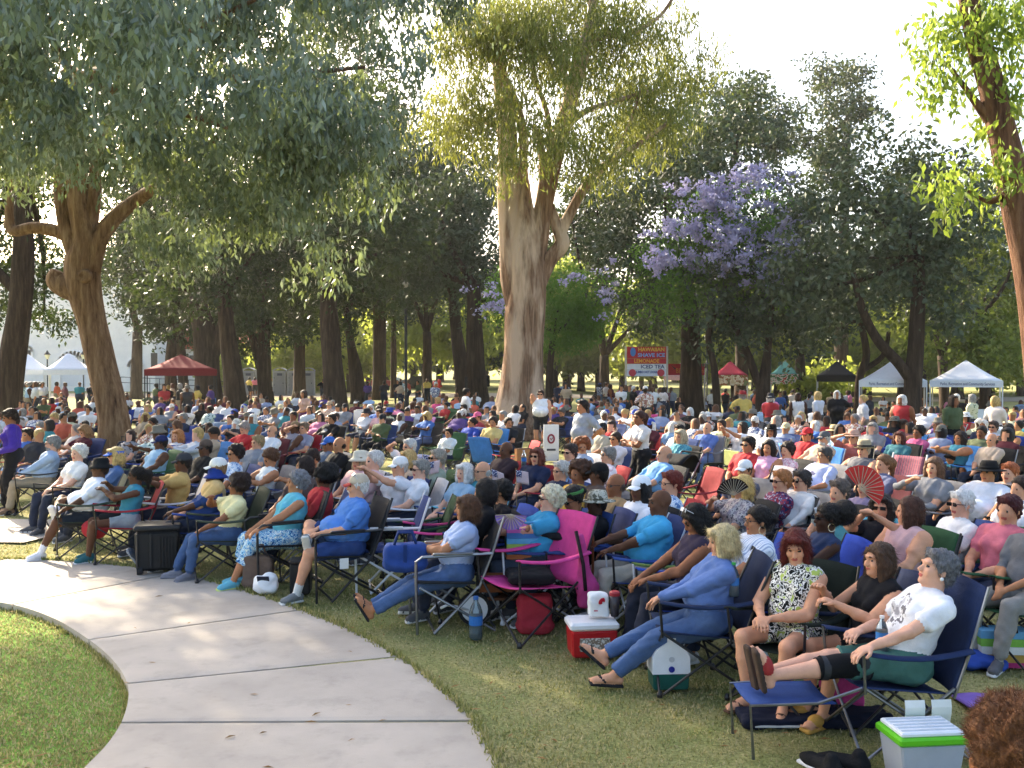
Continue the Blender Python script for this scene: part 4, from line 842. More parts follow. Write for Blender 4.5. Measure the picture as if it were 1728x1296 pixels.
        B.cone(lay, An - fu * .045 - td * .045, An - fu * .045 + td * .06, .034 + g, .034 + g, .02); B.cone(lay, An - fu * .03 + td * .02, An - fu * .055 + td * .13, .034 + g, .024 + g, .02); B.ell(lay, An - fu * .058 + td * .125, (.06, .041 + g, .022 + g), FR, .02)
        if fingers and lay == SKIN:
            for q in range(5): B.ell(SKIN, An - fu * .066 + td * (.185 - .008 * q) + ls * (-s * (.03 - .015 * q)), (.016, .0085, .009), FR, .005)
        if shoes in ('shoe', 'sandal', 'sock') and h < .02: B.box(SOLE, An - fu * .088 + td * .055, (.135, .043, .012), FR, .012)
        if shoes == 'sock': B.cone(SOLE, An - fu * .02, An - d2 * .10, .043, .046, .01, [(An - d2 * .10, -d2)])
        if shoes == 'sandal' and h < .02: B.cone(SHOE, An - fu * .055 + td * .075 - ls * .046, An - fu * .024 + td * .12, .0085, .0095, .004); B.cone(SHOE, An - fu * .055 + td * .075 + ls * .046, An - fu * .024 + td * .12, .0085, .0095, .004)
        if shoes == 'slide': B.ell(SHOE, An - fu * .042 + td * .07, (.068, .052, .042), FR, .01); B.box(SOLE, An - fu * .092 + td * .055, (.14, .047, .016), FR, .014)
    if skirt:
        kz = pel + V3(.25, 0, -.06)
        B.ell(SHORT, pel + V3(.2, 0, -.02), (.27, .21 * w, .115), None, .05); B.ell(SHORT, pel + V3(.38, 0, -.07), (.10, .19 * w, .15), None, .06)
    if hair: hair_prims(B, hair, hc, Rh, HAIR)
    P, Q, L = B.mesh('', 12); P = wrinkle(P, Q, L, .0085 if h < .02 else .01, sum(map(ord, str(sorted(pose.items())))) % 97)
    if prt:
        cc = P[Q].mean(1) - (ch - up * .02); u, v, w_ = cc @ fw, cc @ lat, cc @ up; m = (L == SHIRT) & (u > .04) & ((v / prt[0]) ** 2 + (w_ / prt[1]) ** 2 < 1 + .35 * np.sin(v * 90 + 2) * np.sin(w_ * 70)); L = np.where(m, 12, L)
    return P, Q, L, hc, Rh
def wrinkle(P, Q, L, amp, seed):
    m = np.zeros(len(P), np.float32); fl = (L >= SHIRT) & (L <= SHIN)
    m[Q[fl].ravel()] = 1; m[Q[~fl].ravel()] = 0
    n = np.cross(P[Q[:, 2]] - P[Q[:, 0]], P[Q[:, 3]] - P[Q[:, 1]]); N = np.zeros_like(P)
    for i in range(4): np.add.at(N, Q[:, i], n)
    N = unit(N); x, y, z = P.T * 1.; s = seed * .7
    w = np.sin(x * 34 + z * 41 + 2.2 * np.sin(y * 23 + s) + s) * .5 + np.sin(z * 62 + y * 30 + 1.8 * np.sin(x * 31 - s)) * .35 + np.sin(y * 75 - z * 40 + 2 * np.sin(z * 19 + s)) * .3 + np.sin(z * 20 + x * 14 + 1.5 * np.sin(y * 11 + s)) * .7
    return P + N * (np.maximum(w, -.4) * amp * m)[:, None]
def hair_prims(B, st, hc, R, lay=0, off=0.):
    H = lambda x, y, z: hc + R @ V3(x, y, z); f = R @ V3(1, 0, 0); u = R @ V3(0, 0, 1)
    front = (H(.060, 0, .045), nrm(f * .8 - u * .6)); fl = (H(.035, 0, 0), f); low = (H(0, 0, -.03), nrm(-u + f * .75))
    top = [front]
    if st == 'bald': B.ell(lay, H(-.04, 0, -.01), (.078, .081, .06), R, .01, [low, (H(0, 0, .03), u), (H(-.01, 0, 0), f)]); return
    if st == 'short':
        B.ell(lay, H(-.026, 0, .038), (.112, .09, .103), R, .01, [front, low]); B.cone(lay, H(.05, .045, .098), H(.055, -.045, .1), .022, .02, .02)
        for s in (-1, 1): B.cone(lay, H(.005, s * .076, .04), H(.012, s * .078, -.01), .014, .008, .01)
        B.ell(lay, H(-.07, 0, -.03), (.05, .066, .06), R, .03); return
    if st == 'curly':
        B.ell(lay, H(-.03, 0, .036), (.118, .1, .108), R, .01, [front, low]); r = random.Random(3)
        for i in range(46):
            d = nrm((r.uniform(-1, .55), r.uniform(-1, 1), r.uniform(-.35, 1))); q = H(*(V3(-.03, 0, .03) + d * V3(.112, .094, .1)))
            B.ell(lay, q, (.026, .026, .026), R, .012)
        return
    if st == 'afro':
        B.ell(lay, H(-.035, 0, .045), (.135, .125, .13), R, .01, [front]); r = random.Random(5)
        for i in range(50):
            d = nrm((r.uniform(-1, .5), r.uniform(-1, 1), r.uniform(-.5, 1))); B.ell(lay, H(*(V3(-.035, 0, .04) + d * .125)), (.03, .03, .03), R, .015)
        return
    face = [(H(.052, 0, 0), f)]
    B.ell(lay, H(-.022, 0, .036), (.11, .09, .1), R, .01, [front])
    if st == 'bun': B.ell(lay, H(-.02, 0, .0), (.1, .084, .08), R, .01, [(H(.0, 0, 0), f)]); B.ell(lay, H(-.135, 0, .02), (.045, .05, .045), R, .015); return
    if st == 'pony': B.ell(lay, H(-.03, 0, .0), (.095, .084, .08), R, .01, [(H(-.01, 0, 0), f)]); B.ell(lay, H(-.15, 0, .02), (.06, .06, .07), R, .02); B.cone(lay, H(-.15, 0, 0), H(-.16, 0, -.17), .055, .02, .03); return
    if st == 'puff': B.ell(lay, H(-.03, 0, .0), (.095, .084, .08), R, .01, [(H(-.01, 0, 0), f)]); B.ell(lay, H(-.16, 0, .05), (.1, .1, .11), R, .02); return
    if st == 'bob':
        B.ell(lay, H(-.03, 0, -.045), (.105, .108, .115), R, .03, [(H(.045, 0, 0), f), (H(0, 0, -.125), -u)])
        for s in (-1, 1): B.cone(lay, H(.03, s * .074, .05), H(.04, s * .078, -.1), .028, .03, .02)
        B.cone(lay, H(.07, .05, .085), H(.07, -.05, .085), .022, .022, .02); return
    if st in ('long', 'vlong'):
        e = -.26 if st == 'long' else -.36
        B.ell(lay, H(-.03, 0, -.03), (.105, .1, .11), R, .03, [(H(.035, 0, 0), f)])
        dn = V3(0, 0, -1)
        for s in (-1, -.5, 0, .5, 1):
            a = H(-.05 + .05 * abs(s), s * .075, -.02); b = H(-.09 + .03 * abs(s), s * .1, e); b = a + nrm(dn * .9 + (b - a)) * abs(e); B.cone(lay, a, b, .046, .03, .03)
        for s in (-1, 1): B.cone(lay, H(.035, s * .07, .06), H(.02, s * .085, -.13), .026, .03, .02)
        return
def hair_mesh(st, h=.011, tufts=0, seed=1, Lt=.028, wt=.0022, under=False):
    B = Body(h); hair_prims(B, st, V3(0, 0, 0), np.eye(3), 0); P, Q, _ = B.mesh('', 1)
    if under:
        keep = ~(P[Q][:, :, 2] > .062).all(1); Q = Q[keep]; P = P * np.array([.95, .95, 1.])
    nz = .002 if under else .006 if st in ('short', 'curly', 'afro') else .004; x, y, z = P.T; rr = unit(P - np.array([-.02, 0, .02])); P = P + rr * (nz * (np.sin(x * 190 + 3 * np.sin(z * 60)) * np.sin(y * 170 + 2 * np.sin(x * 70)) + .8 * np.sin(z * 120 + y * 90 + 2 * np.sin(x * 90))))[:, None]
    if tufts:
        r = np.random.default_rng(seed); i = r.choice(len(P), tufts); c = P[i]; d = unit(c - np.array([-.02, 0, .0])); d = unit(d * .3 + np.array([-.2, 0, -.9]) * r.uniform(.4, 1.4, (tufts, 1)) + r.normal(size=(tufts, 3)) * .22)
        b = unit(np.cross(d, r.normal(size=(tufts, 3)))); ln = (Lt * r.uniform(.5, 1.5, tufts))[:, None]
        c = c - unit(c) * .004; V = np.stack([c - b * wt, c + b * wt, c + d * ln + b * wt * .3, c + d * ln - b * wt * .3], 1).reshape(-1, 3)
        Q = np.vstack([Q, np.arange(4 * tufts).reshape(-1, 4) + len(P)]); P = np.vstack([P, V])
    return P, Q
def hat_mb(kind):
    """hats in head space; slot 0 main, slot 1 brim/second"""
    mb = MB()
    if kind == 'cap':
        mb.lathe([(.099, .03), (.102, .055), (.096, .085), (.075, .118), (.04, .136), (.0, .141)], (-.02, 0, 0), 20, 0, None, 1.06, .87)
        mb.sheet(lambda u, v: (.07 + .085 * u * math.cos((v - .5) * 1.5), (v - .5) * .15 * (1 - .25 * u ** 2), .042 - .025 * u - .03 * (v - .5) ** 2 * 4 * .6), 6, 8, .006, 1)
    elif kind == 'visor':
        mb.lathe([(.1, .03), (.104, .04), (.102, .075), (.098, .072)], (-.018, 0, 0), 20, 0, None, 1.06, .88)
        mb.sheet(lambda u, v: (.07 + .09 * u * math.cos((v - .5) * 1.5), (v - .5) * .15 * (1 - .25 * u ** 2), .042 - .025 * u - .02 * (v - .5) ** 2), 6, 8, .006, 1)
    elif kind == 'bucket':
        mb.lathe([(.165, .012), (.13, .04), (.108, .055), (.102, .11), (.09, .14), (.05, .15), (0, .152)], (-.018, 0, 0), 24, 0, None, 1.0, .9)
        mb.lathe([(.108, .052), (.128, .036), (.163, .008), (.165, .012)], (-.018, 0, 0), 24, 0, None, 1.0, .9)
    elif kind == 'straw':
        mb.lathe([(.2, .03), (.16, .034), (.112, .045), (.106, .1), (.085, .14), (.0, .148)], (-.018, 0, 0), 24, 0, None, 1.0, .9)
        mb.lathe([(.112, .04), (.16, .03), (.2, .026), (.2, .03)], (-.018, 0, 0), 24, 0, None, 1.0, .9); mb.lathe([(.1125, .05), (.112, .075)], (-.018, 0, 0), 24, 1, None, 1.0, .9)
    elif kind == 'fedora':
        mb.lathe([(.168, .044), (.15, .034), (.11, .045), (.104, .11), (.09, .15), (.04, .145), (0, .14)], (-.018, 0, 0), 24, 0, None, 1.04, .92)
        mb.lathe([(.11, .04), (.15, .03), (.168, .044)], (-.018, 0, 0), 24, 0, None, 1.04, .92); mb.lathe([(.112, .05), (.109, .078)], (-.018, 0, 0), 24, 1, None, 1.04, .92)
    elif kind == 'band': mb.lathe([(.098, .045), (.104, .05), (.104, .07), (.098, .076)], (-.02, 0, .0), 20, 0, Matrix.Rotation(-.25, 3, 'Y'), 1.06, .9)
    return mb
def glasses_mb(dark):
    mb = MB()
    for s in (-1, 1):
        c = (.101, s * .034, .006)
        if dark: mb.box(c, (.006, .05, .034), 0, Matrix.Rotation(-s * .25, 3, 'Z'), None, .002)
        else: mb.tube([(c[0], c[1] + .023 * math.cos(a), c[2] + .017 * math.sin(a)) for a in np.linspace(0, 2 * math.pi, 13)], .0022, 5, 0, False)
        mb.tube([(.097, s * .058, .012), (.06, s * .078, .01), (0, s * .083, .004)], .003, 5)
    mb.tube([(.104, .012, .01), (.106, 0, .012), (.104, -.012, .01)], .0025, 5)
    return mb
# ---------------------------------------------------------------- folding chairs
def chair_parts(kind):
    """list of (name, MB, slot): slot 0 fabric, 1 frame; facing +X, seat centre near x=.12"""
    out = []; Wd, D = .27, .24
    def tb(name, pts, r=.0095, n=7, slot=1):
        mb = MB(); mb.tube(pts, r, n); out.append((name, mb, slot))
    if kind in ('camp', 'high'):
        bt = .9 if kind == 'camp' else 1.0; xb, xf = -.18, .36
        mb = MB(); mb.sheet(lambda u, v: (xb + .03 + (xf - xb - .03) * u, -Wd + 2 * Wd * v, .385 + .045 * u + .0 - .045 * math.sin(math.pi * v) * (1 - .6 * abs(u - .4))), 8, 8, .008); out.append(('seat', mb, 0))
        mb = MB(); mb.sheet(lambda u, v: (xb - .0 - .22 * u - .05 * math.sin(math.pi * v) * math.sin(math.pi * min(1, u + .2)), (-Wd + 2 * Wd * v) * (1 - .06 * u), .38 + (bt - .38) * u + (.02 if u > .95 else 0) * math.sin(math.pi * v)), 10, 8, .009); out.append(('backrest', mb, 0))
        for s in (-1, 1):
            mb = MB(); mb.sheet(lambda u, v, s=s: (xb - .1 + (xf - xb + .12) * u, s * (Wd - .02 + .08 * v), .64 - .04 * math.sin(math.pi * u) + .012 * math.sin(math.pi * v)), 6, 3, .008); out.append(('armrest', mb, 0))
            tb('leg', [(xf + .02, s * (Wd + .03), 0), (xb, s * (Wd + .01), .42)]); tb('leg', [(xb - .1, s * (Wd + .03), 0), (xf, s * (Wd + .01), .43)])
            tb('leg', [(xf + .02, s * (Wd + .03), .01), (xf, -s * Wd, .42)]); tb('leg', [(xb - .1, s * (Wd + .03), .01), (xb, -s * Wd, .4)])
            tb('post', [(xb, s * (Wd + .005), .36), (xb - .1, s * (Wd + .005), .64), (xb - .22, s * Wd * .95, bt + .01)]); tb('post', [(xf, s * (Wd + .01), .40), (xf + .02, s * (Wd + .03), .64)])
            for x in (xf + .02, xb - .1): mb = MB(); mb.lathe([(.02, 0), (.022, .02), (.012, .045)], (x, s * (Wd + .03), 0), 8); out.append(('foot', mb, 1))
    elif kind == 'arm':      # tubular armchair with flat arms
        xb, xf = -.16, .34
        mb = MB(); mb.sheet(lambda u, v: (xb + .02 + (xf - xb) * u, -Wd + .02 + 2 * (Wd - .02) * v, .40 + .03 * u - .025 * math.sin(math.pi * v)), 6, 6, .02); out.append(('seat', mb, 0))
        mb = MB(); mb.sheet(lambda u, v: (xb - .01 - .2 * u - .04 * math.sin(math.pi * v), (-Wd + 2 * Wd * v) * .97, .42 + .5 * u), 8, 6, .02); out.append(('backrest', mb, 0))
        for s in (-1, 1):
            y = s * (Wd + .015)
            tb('post', [(xb - .22, y, .96), (xb - .12, y, .66), (xb + .0, y, .36)], .0125); tb('armrest', [(xb - .12, y, .655), (xf - .02, y, .645), (xf + .03, y, .61), (xf + .03, y, .42)], .0135)
            tb('leg', [(xf + .03, y, .43), (xf + .02, y, .0)], .0125); tb('leg', [(xf + .0, y, .39), (xb - .14, y, .0)], .0125); tb('leg', [(xb + .0, y, .38), (xf - .12, y, .0)], .0125)
            mb = MB(); mb.box(((xb + xf) / 2 - .03, y, .664), (.34, .045, .022), bev=.006); out.append(('arm_pad', mb, 1))
        for x, z in ((xf - .12, .02), (xb - .14, .02)): tb('crossbar', [(x, -Wd, z), (x, Wd, z)], .0115)
    return out
_CH = {}
def chair(kind, loc, rz, fab, frame, label, group='folding chairs of the audience', parts=True, sc=1., name='folding_chair'):
    if kind not in _CH:
        pr = chair_parts(kind); ph = plain('777777'); al = MB()
        for nm, mb, sl in pr: al.add(mb.v, mb.f, sl)
        _CH[kind] = ([(nm, mb.mesh(nm, [ph], sl == 0)) + (sl,) for nm, mb, sl in pr], al.mesh('folding_chair', [ph, ph], False))
    pr, al = _CH[kind]
    def setm(o, i, m): o.material_slots[i].link = 'OBJECT'; o.material_slots[i].material = m
    if parts:
        e = empty(name, loc, rz, sc)
        for nm, me, sl in pr:
            o = link(bpy.data.objects.new(nm, me), e); setm(o, 0, fab if sl == 0 else frame)
    else:
        e = link(bpy.data.objects.new(name, al)); e.location = loc; e.rotation_euler.z = rz; e.scale = (sc,) * 3; setm(e, 0, fab); setm(e, 1, frame)
    return tag(e, label, 'chair', group)
FR_D = metal('1c1c1e'); FR_G = metal('7d8086'); FR_W = plain('d8dade', .4)
# ---------------------------------------------------------------- people
SKT = dict(pale='d9a58a', fair='cf9878', tan='b47c58', brown='8f5d40', dark='61402d', deep='452b1e')
STAGE = (-16., 3.)
_HAIR = {}
def hair_me(st, fine=False, under=False):
    k = (st, fine, under)
    if k not in _HAIR:
        P, Q = hair_mesh(st, .009 if fine else .014, (0 if under else 4200 if fine else 700), under=under, Lt=.045 if st in ('bob', 'long', 'vlong') else .02, wt=.0011 if fine else .0022)
        _HAIR[k] = npmesh('hair', P, Q, [plain('777777')])
    return _HAIR[k]
_HAT = {}
def setslots(o, ms):
    for i, m in enumerate(ms): o.material_slots[i].link = 'OBJECT'; o.material_slots[i].material = m
def dress_up(o, hc, Rh, hair=None, hc_col='2a1c14', hat=None, hat_cols=('222222', '222222'), specs=None, fine=False, extra=()):
    eu = Matrix(Rh).to_euler()
    def put(me, nm, ms):
        c = link(bpy.data.objects.new(nm, me), o); c.location = hc; c.rotation_euler = eu; setslots(c, ms); return c
    if hair: put(hair_me(hair, fine, hat not in (None, 'band', 'visor')), 'hair', [hairm(hc_col)])
    if hat:
        if hat not in _HAT: _HAT[hat] = hat_mb(hat).mesh('hat', [plain('777777'), plain('777777')], True)
        put(_HAT[hat], {'cap': 'cap', 'visor': 'visor', 'band': 'headband'}.get(hat, 'hat'), [m if not isinstance(m, str) else cloth(m) for m in (hat_cols if len(hat_cols) == 2 else (hat_cols[0],) * 2)])
    if specs:
        k = 'g' + specs
        if k not in _HAT: _HAT[k] = glasses_mb(specs == 'dark').mesh('glasses', [plain('777777')], False)
        put(_HAT[k], 'sunglasses' if specs == 'dark' else 'glasses', [plain('101012', .15, .6)])
    for e in extra:
        if e == 'beard' or e == 'moustache':
            if e not in _HAT:
                B = Body(.009)
                if e == 'beard': B.ell(0, (.045, 0, -.085), (.06, .064, .045), None, .01, [((.0, 0, 0), (-1, 0, 0)), ((0, 0, -.062), (0, 0, 1))])
                for s in (-1, 1): B.cone(0, (.1, s * .006, -.047), (.085, s * .036, -.066), .010, .007, .004)
                P, Q, L = B.mesh('', 1); _HAT[e] = npmesh(e, P, Q, [plain('777777')])
            put(_HAT[e], e, [hairm(hc_col)])
        if e == 'hoops':
            if e not in _HAT:
                mb = MB()
                for s in (-1, 1): mb.tube([(-.005 + .03 * math.cos(a), s * .088, -.066 + .034 * math.sin(a)) for a in np.linspace(0, 6.2832, 17)], .0028, 5, 0, False)
                _HAT[e] = mb.mesh('earrings', [plain('777777')])
            put(_HAT[e], 'earrings', [metal('d8c8a8', .25)])
        if e == 'drops':
            if e not in _HAT:
                mb = MB()
                for s in (-1, 1): mb.lathe([(.003, 0), (.009, -.02), (.012, -.05), (.0, -.07)], (-.005, s * .085, -.04), 8)
                _HAT[e] = mb.mesh('earrings', [plain('777777')])
            put(_HAT[e], 'earrings', [plain('c83070', .4)])
        if e == 'studs':
            if e not in _HAT:
                mb = MB()
                for s in (-1, 1): mb.lathe([(0, -.012), (.009, -.008), (.012, 0), (.008, .01), (0, .013)], (-.005, s * .087, -.045), 8)
                _HAT[e] = mb.mesh('earrings', [plain('777777')])
            put(_HAT[e], 'earrings', [plain('e8e8e8', .2)])
        if e == 'shades_up':
            c = put(_HAT.setdefault('gdark', glasses_mb(True).mesh('glasses', [plain('777777')], False)), 'sunglasses', [plain('c8c8cc', .15, .8)]); c.rotation_euler = (Matrix(Rh) @ Matrix.Rotation(-.95, 3, 'Y')).to_euler(); c.location = V3(hc) + Rh @ V3(-.02, 0, .035)
def mats12(sk, shirt, sleeve='short', pants='2c3448', legs='long', shoe='e6e6e6', hair='2a1c14', sole='d8d8d8', prc=None):
    g = lambda c: cloth(c) if isinstance(c, str) else c
    S = skin(SKT.get(sk, sk)); lp = skin({'pale': 'b8605a', 'fair': 'b05a52', 'tan': '96503f', 'brown': '7a4034', 'dark': '5a3028', 'deep': '44261f'}.get(sk, 'a05048'))
    return [S, g(shirt), S if sleeve == 'none' else g(shirt), g(shirt) if sleeve == 'long' else S, g(pants), g(pants) if legs == 'long' or legs == 'capri' else S, g(shoe), lp, plain('1a120e', .15, .6), hairm(hair), hairm(hair), g(sole), g(prc) if prc else g(shirt)]
PEOPLE_XY = []
def face_dir(x, y, jit=8):
    return math.atan2(STAGE[1] - y, STAGE[0] - x) + math.radians(rnd.uniform(-jit, jit))
def hero(label, px, py, pose, f=None, sk='fair', shirt='888888', pants='2c3448', shoe='e6e6e6', sole='d8d8d8', h=.010, w=1., fem=0, belly=0., sleeve='short', legs='long', shoes='shoe', hair='short', hcol='2a1c14', hat=None, hatc=('222222', '222222'), specs=None, extra=(), ch='camp', chc='24407c', chf=None, sc=.95, skirt=0, neckline=0, group='audience members seated in the front rows', standing=False, xy=None, prt=None, prc=None):
    po = dict(STAND if standing else SEAT); po.update(pose)
    P, Q, L, hc, Rh = body(po, h, w, fem, belly, sleeve, legs, shoes, True, True, None, skirt, .010, neckline, prt)
    x, y = xy or by_head(px, py, (hc[2] + (.15 if hat or hair in ('afro', 'curly') else .135)) * sc); 
    # the head, not the seat, stands at the picked place
    rz = math.radians(f) if f is not None else face_dir(x, y)
    ox, oy = (math.cos(rz) * hc[0] - math.sin(rz) * hc[1]) * sc, (math.sin(rz) * hc[0] + math.cos(rz) * hc[1]) * sc; x -= ox; y -= oy
    o = link(bpy.data.objects.new('person', npmesh('person', P, Q, mats12(sk, shirt, sleeve, pants, legs, shoe, hcol, sole, prc), L))); z = gz(x, y)
    o.location = (x, y, z); o.rotation_euler.z = rz; o.scale = (sc,) * 3; tag(o, label, 'person', group)
    dress_up(o, hc, Rh, hair, hcol, hat, hatc, specs, True, extra); PEOPLE_XY.append((x, y))
    if ch and not standing: chair(ch, (x, y, z), rz, cloth(chc) if isinstance(chc, str) else chc, chf or FR_D, 'folding chair carrying the ' + label.replace('seated ', ''), sc=max(sc, .97) * (1.06 if w > 1.2 else 1.02))
    return o
# ---------------------------------------------------------------- the front rows, one by one
ANK_R = dict(RF=(.44, .10, .60), RT=(.25, .55, .75), RK=(.5, -1, .6))          # right ankle resting on left knee
ANK_L = dict(LF=(.44, -.10, .60), LT=(.25, -.55, .75), LK=(.5, 1, .6))
STR = dict(LF=(.92, .08, .1), RF=(.95, -.06, .1), LT=(.55, .1, .8), RT=(.55, -.1, .8))
floral = print_cloth('floral_blue', ['2a5a9a', '6fb4d8', 'd8e8ea', '3f86c0', 'e8efe0'], 34)
stripeb = print_cloth('blue_stripe', ['4a68a8', 'b8c6e0'], 60, 'h'); stripew = print_cloth('white_stripe', ['eef0f4', 'e8ecf4', 'e8ecf2', 'a8b4cc'], 16, 'v')
zebra = print_cloth('black_white_green', ['1a1c1a', 'ece8e0', '24261f', 'e4e0d4', 'a8b85a'], 20); camo = print_cloth('camo', ['8a8878', 'b8b4a4', '5c5c50'], 18)
denim = cloth('46628f', .2)
hero('standing person in a purple lettered top holding a paper', 16, 690, dict(LH=(.2, .2, 1.0), RH=(.24, -.16, .98), hp=-.3, RF=(.12, -.11, .09)), 205, 'brown', '43289a', '1a1a20', '1c1c20', '1c1c20', .014, 1.15, 1, 0, 'long', hair='short', standing=True, sc=.97, prt=(.09, .10), prc=print_cloth('orange_script', ['4a2c9c', '4a2c9c', 'c8742c', '4a2c9c'], 30))
hero('seated grey-bearded person in a pale blue long-sleeved shirt and khakis', 88, 735, dict(LH=(.42, .1, .62), RH=(.3, -.12, .62), hp=-.08), 200, 'pale', 'a4bede', 'a3937a', '8a6a50', h=.012, w=1.25, belly=.6, sleeve='long', hcol='8b8a88', specs='clear', extra=('beard',), chc='3a3c40')
hero('seated person in a white tee and black bucket hat, ankle on knee', 168, 772, dict(ANK_R, LH=(.36, .22, .62), RH=(.3, -.2, .72), LF=(.62, .2, .09), hy=-.2), 208, 'dark', 'e4e8f0', '2b323c', 'e8e8ec', 'e8e8ec', .013, 1.4, 0, .9, legs='shorts', shoes='sock', hat='bucket', hatc=('1b1d20', '1b1d20'), chc='3c4a3c', sc=0.91)
hero('seated person in a teal tank top drinking from a cup, red chair', 230, 786, dict(RH=(.26, -.02, 1.03), LH=(.3, .05, .95), LF=(.5, .1, .09), RF=(.48, -.1, .09), hy=-.2), 206, 'dark', '2c8aa4', '9aa4ac', '2a6a70', h=.013, w=1.1, fem=1, sleeve='none', legs='mini', hair='pony', hcol='17100c', chc='a81c2c', sc=0.88)
hero('seated person in a navy tee and royal blue bucket hat, legs stretched', 362, 788, dict(STR, LH=(.5, .12, .72), RH=(.46, -.16, .62), LF=(.98, .12, .1), hy=-.25), 204, 'dark', '27447e', '3c4c66', '3a4656', '9aa0a8', .013, 1.4, 0, .9, hat='bucket', hatc=('1d3a8c', '1d3a8c'), chc='20408a', sc=0.88)
hero('seated person in a lemon tee with white headband and rolled jeans', 400, 800, dict(RH=(.2, -.05, .98), LH=(.35, .16, .62), LF=(.5, .12, .09), RF=(.62, -.1, .09), hy=-.3), 208, 'brown', 'ece0a0', denim, '7d7c86', '7d7c86', .013, 1.25, 1, 0, hair='afro', hcol='2c1c16', hat='band', hatc=('e8e4dc', 'e8e4dc'), chc='3f4838', sc=0.87)
hero('seated grey-haired person in an aqua tank and blue floral capris', 500, 792, dict(LH=(.4, .3, .66), RH=(.34, -.1, .62), LF=(.62, .1, .09), RF=(.52, -.1, .09), hy=-.25), 208, 'tan', '55bcd4', floral, '5fb6cc', 'c8d870', .0115, 1.25, 1, .3, 'none', 'capri', hair='curly', hcol='7c7c80', extra=('studs',), chc='26282c', ch='arm', sc=0.94)
hero('seated moustached person in a blue tee, red and tan cap, denim shorts', 603, 797, dict(ANK_R, LH=(.3, .1, .68), RH=(.3, -.06, .7), LF=(.56, .14, .09), hy=-.2), 204, 'fair', '4682d2', '2c4880', '7d8080', 'd8d8d4', .0115, 1.4, 0, .9, legs='shorts', shoes='sock', hcol='d8d4cc', hat='cap', hatc=('c8b69c', 'b83a30'), extra=('moustache', 'shades_up'), chc='26282c', ch='arm', chf=FR_D)
hero('seated person in a blue striped cold-shoulder top, skinny jeans and flip-flops', 787, 834, dict(LH=(.34, .02, .74), RH=(.28, -.1, .72), LF=(1.0, .06, .12), RF=(1.04, -.08, .1), LT=(.5, .1, .85), RT=(.5, -.1, .85), LK=(.2, .1, 1), RK=(.2, -.1, 1), hy=-.1), 192, 'tan', stripeb, denim, '2a2a2c', '2a2a2c', .0105, 1.25, 1, .3, 'short', 'long', 'sandal', 'bob', '5c3e2a', chc='2a2c30', ch='arm', chf=FR_G, sc=0.92)
hero('seated person in a turquoise tee and sunglasses with pale curly hair', 928, 817, dict(LH=(.48, .02, .80), RH=(.46, -.06, .78), hp=.05), 190, 'pale', '1a92c0', '3c4656', h=.0135, w=1.45, fem=1, belly=.6, hair='curly', hcol='d8ccb0', specs='dark', chc='2c3a70', chf=FR_W)
hero('seated bald person in a turquoise tee resting on a cane', 1113, 824, dict(RH=(.44, -.1, .76), LH=(.42, .12, .72)), 188, 'dark', '22a0d4', 'b8b0a0', h=.0135, w=1.3, belly=.6, hair=None, hcol='2a1a14', chc='2a4a90')
hero('seated person in a black polo and camouflage hat', 1006, 826, dict(LH=(.36, .12, .62), RH=(.38, -.12, .62)), 196, 'deep', '16181c', '1a1c20', h=.013, w=1.35, belly=.6, hair='short', hcol='15100c', hat='straw', hatc=(camo, camo), chc='2c3c70', sc=0.88)
hero('seated person with long black hair looking down, pale shades on the head', 1172, 850, dict(LH=(.4, .06, .66), RH=(.42, -.1, .64), hp=-.55, lean=.08), 190, 'brown', '3a3044', '2c3040', h=.0135, w=1.2, fem=1, sleeve='none', hair='vlong', hcol='120e0c', extra=('shades_up',), chc='2448a8')
hero('seated person with a blonde bob in a blue long-sleeved top and jeans', 1218, 884, dict(LH=(.36, .02, .68), RH=(.34, -.08, .66), LF=(.74, .10, .10), RF=(1.06, -.04, .12), RT=(.7, -.1, .6), LT=(.95, .1, .1), hp=-.18), 180, 'fair', '5a78b4', denim, '26282a', '26282a', .0102, 1.3, 1, .5, 'long', 'long', 'sandal', 'bob', 'd2bc8c', chc='1c2c4c', ch='camp', sc=.92)
hero('seated person in a striped white tee with bun and hoop earrings', 1278, 852, dict(LH=(.36, .1, .7), RH=(.36, -.1, .7)), 190, 'tan', stripew, '26304a', h=.0105, w=1.5, fem=1, belly=.5, hair='bun', hcol='1a1412', specs='clear', extra=('hoops',), chc='2448a8')
hero('seated person with a big puff ponytail in sunglasses, blue strap', 1395, 848, dict(LH=(.36, .1, .66), RH=(.36, -.1, .66)), 186, 'deep', '2a3a5c', '26304a', h=.0135, w=1.1, fem=1, sleeve='none', hair='puff', hcol='120d0b', specs='dark', extra=('hoops',), chc='1c48c0')
hero('seated red-haired person in a black, white and green print sundress', 1343, 892, dict(LH=(.34, .02, .66), RH=(.36, -.06, .66), hy=.45, hp=-.3, lean=.05, LF=(.42, .16, .09), RF=(.44, -.12, .09)), 222, 'fair', zebra, zebra, '5a4030', '5a4030', .0098, 1.2, 1, .4, 'none', 'mini', 'sandal', 'bob', '5c1c16', chc='1c2620', extra=('studs',), neckline=.05, sc=.93)
hero('seated person with long brown hair and a black tank top, hands gesturing', 1482, 914, dict(LH=(.40, .10, .86), RH=(.34, -.14, .90), LE=(-.2, .6, -1), RE=(-.2, -.6, -1), LC=.9, hy=0, hp=.02, lean=.1, LF=(.5, .1, .09), RF=(.5, -.07, .09)), 196, 'fair', '1c1c20', '1c1c20', 'c8942c', 'c8942c', .0098, 1.1, 1, .2, 'none', 'mini', 'slide', 'vlong', '4a3424', chc='202c4c', extra=('drops',), neckline=.03, sc=.90)
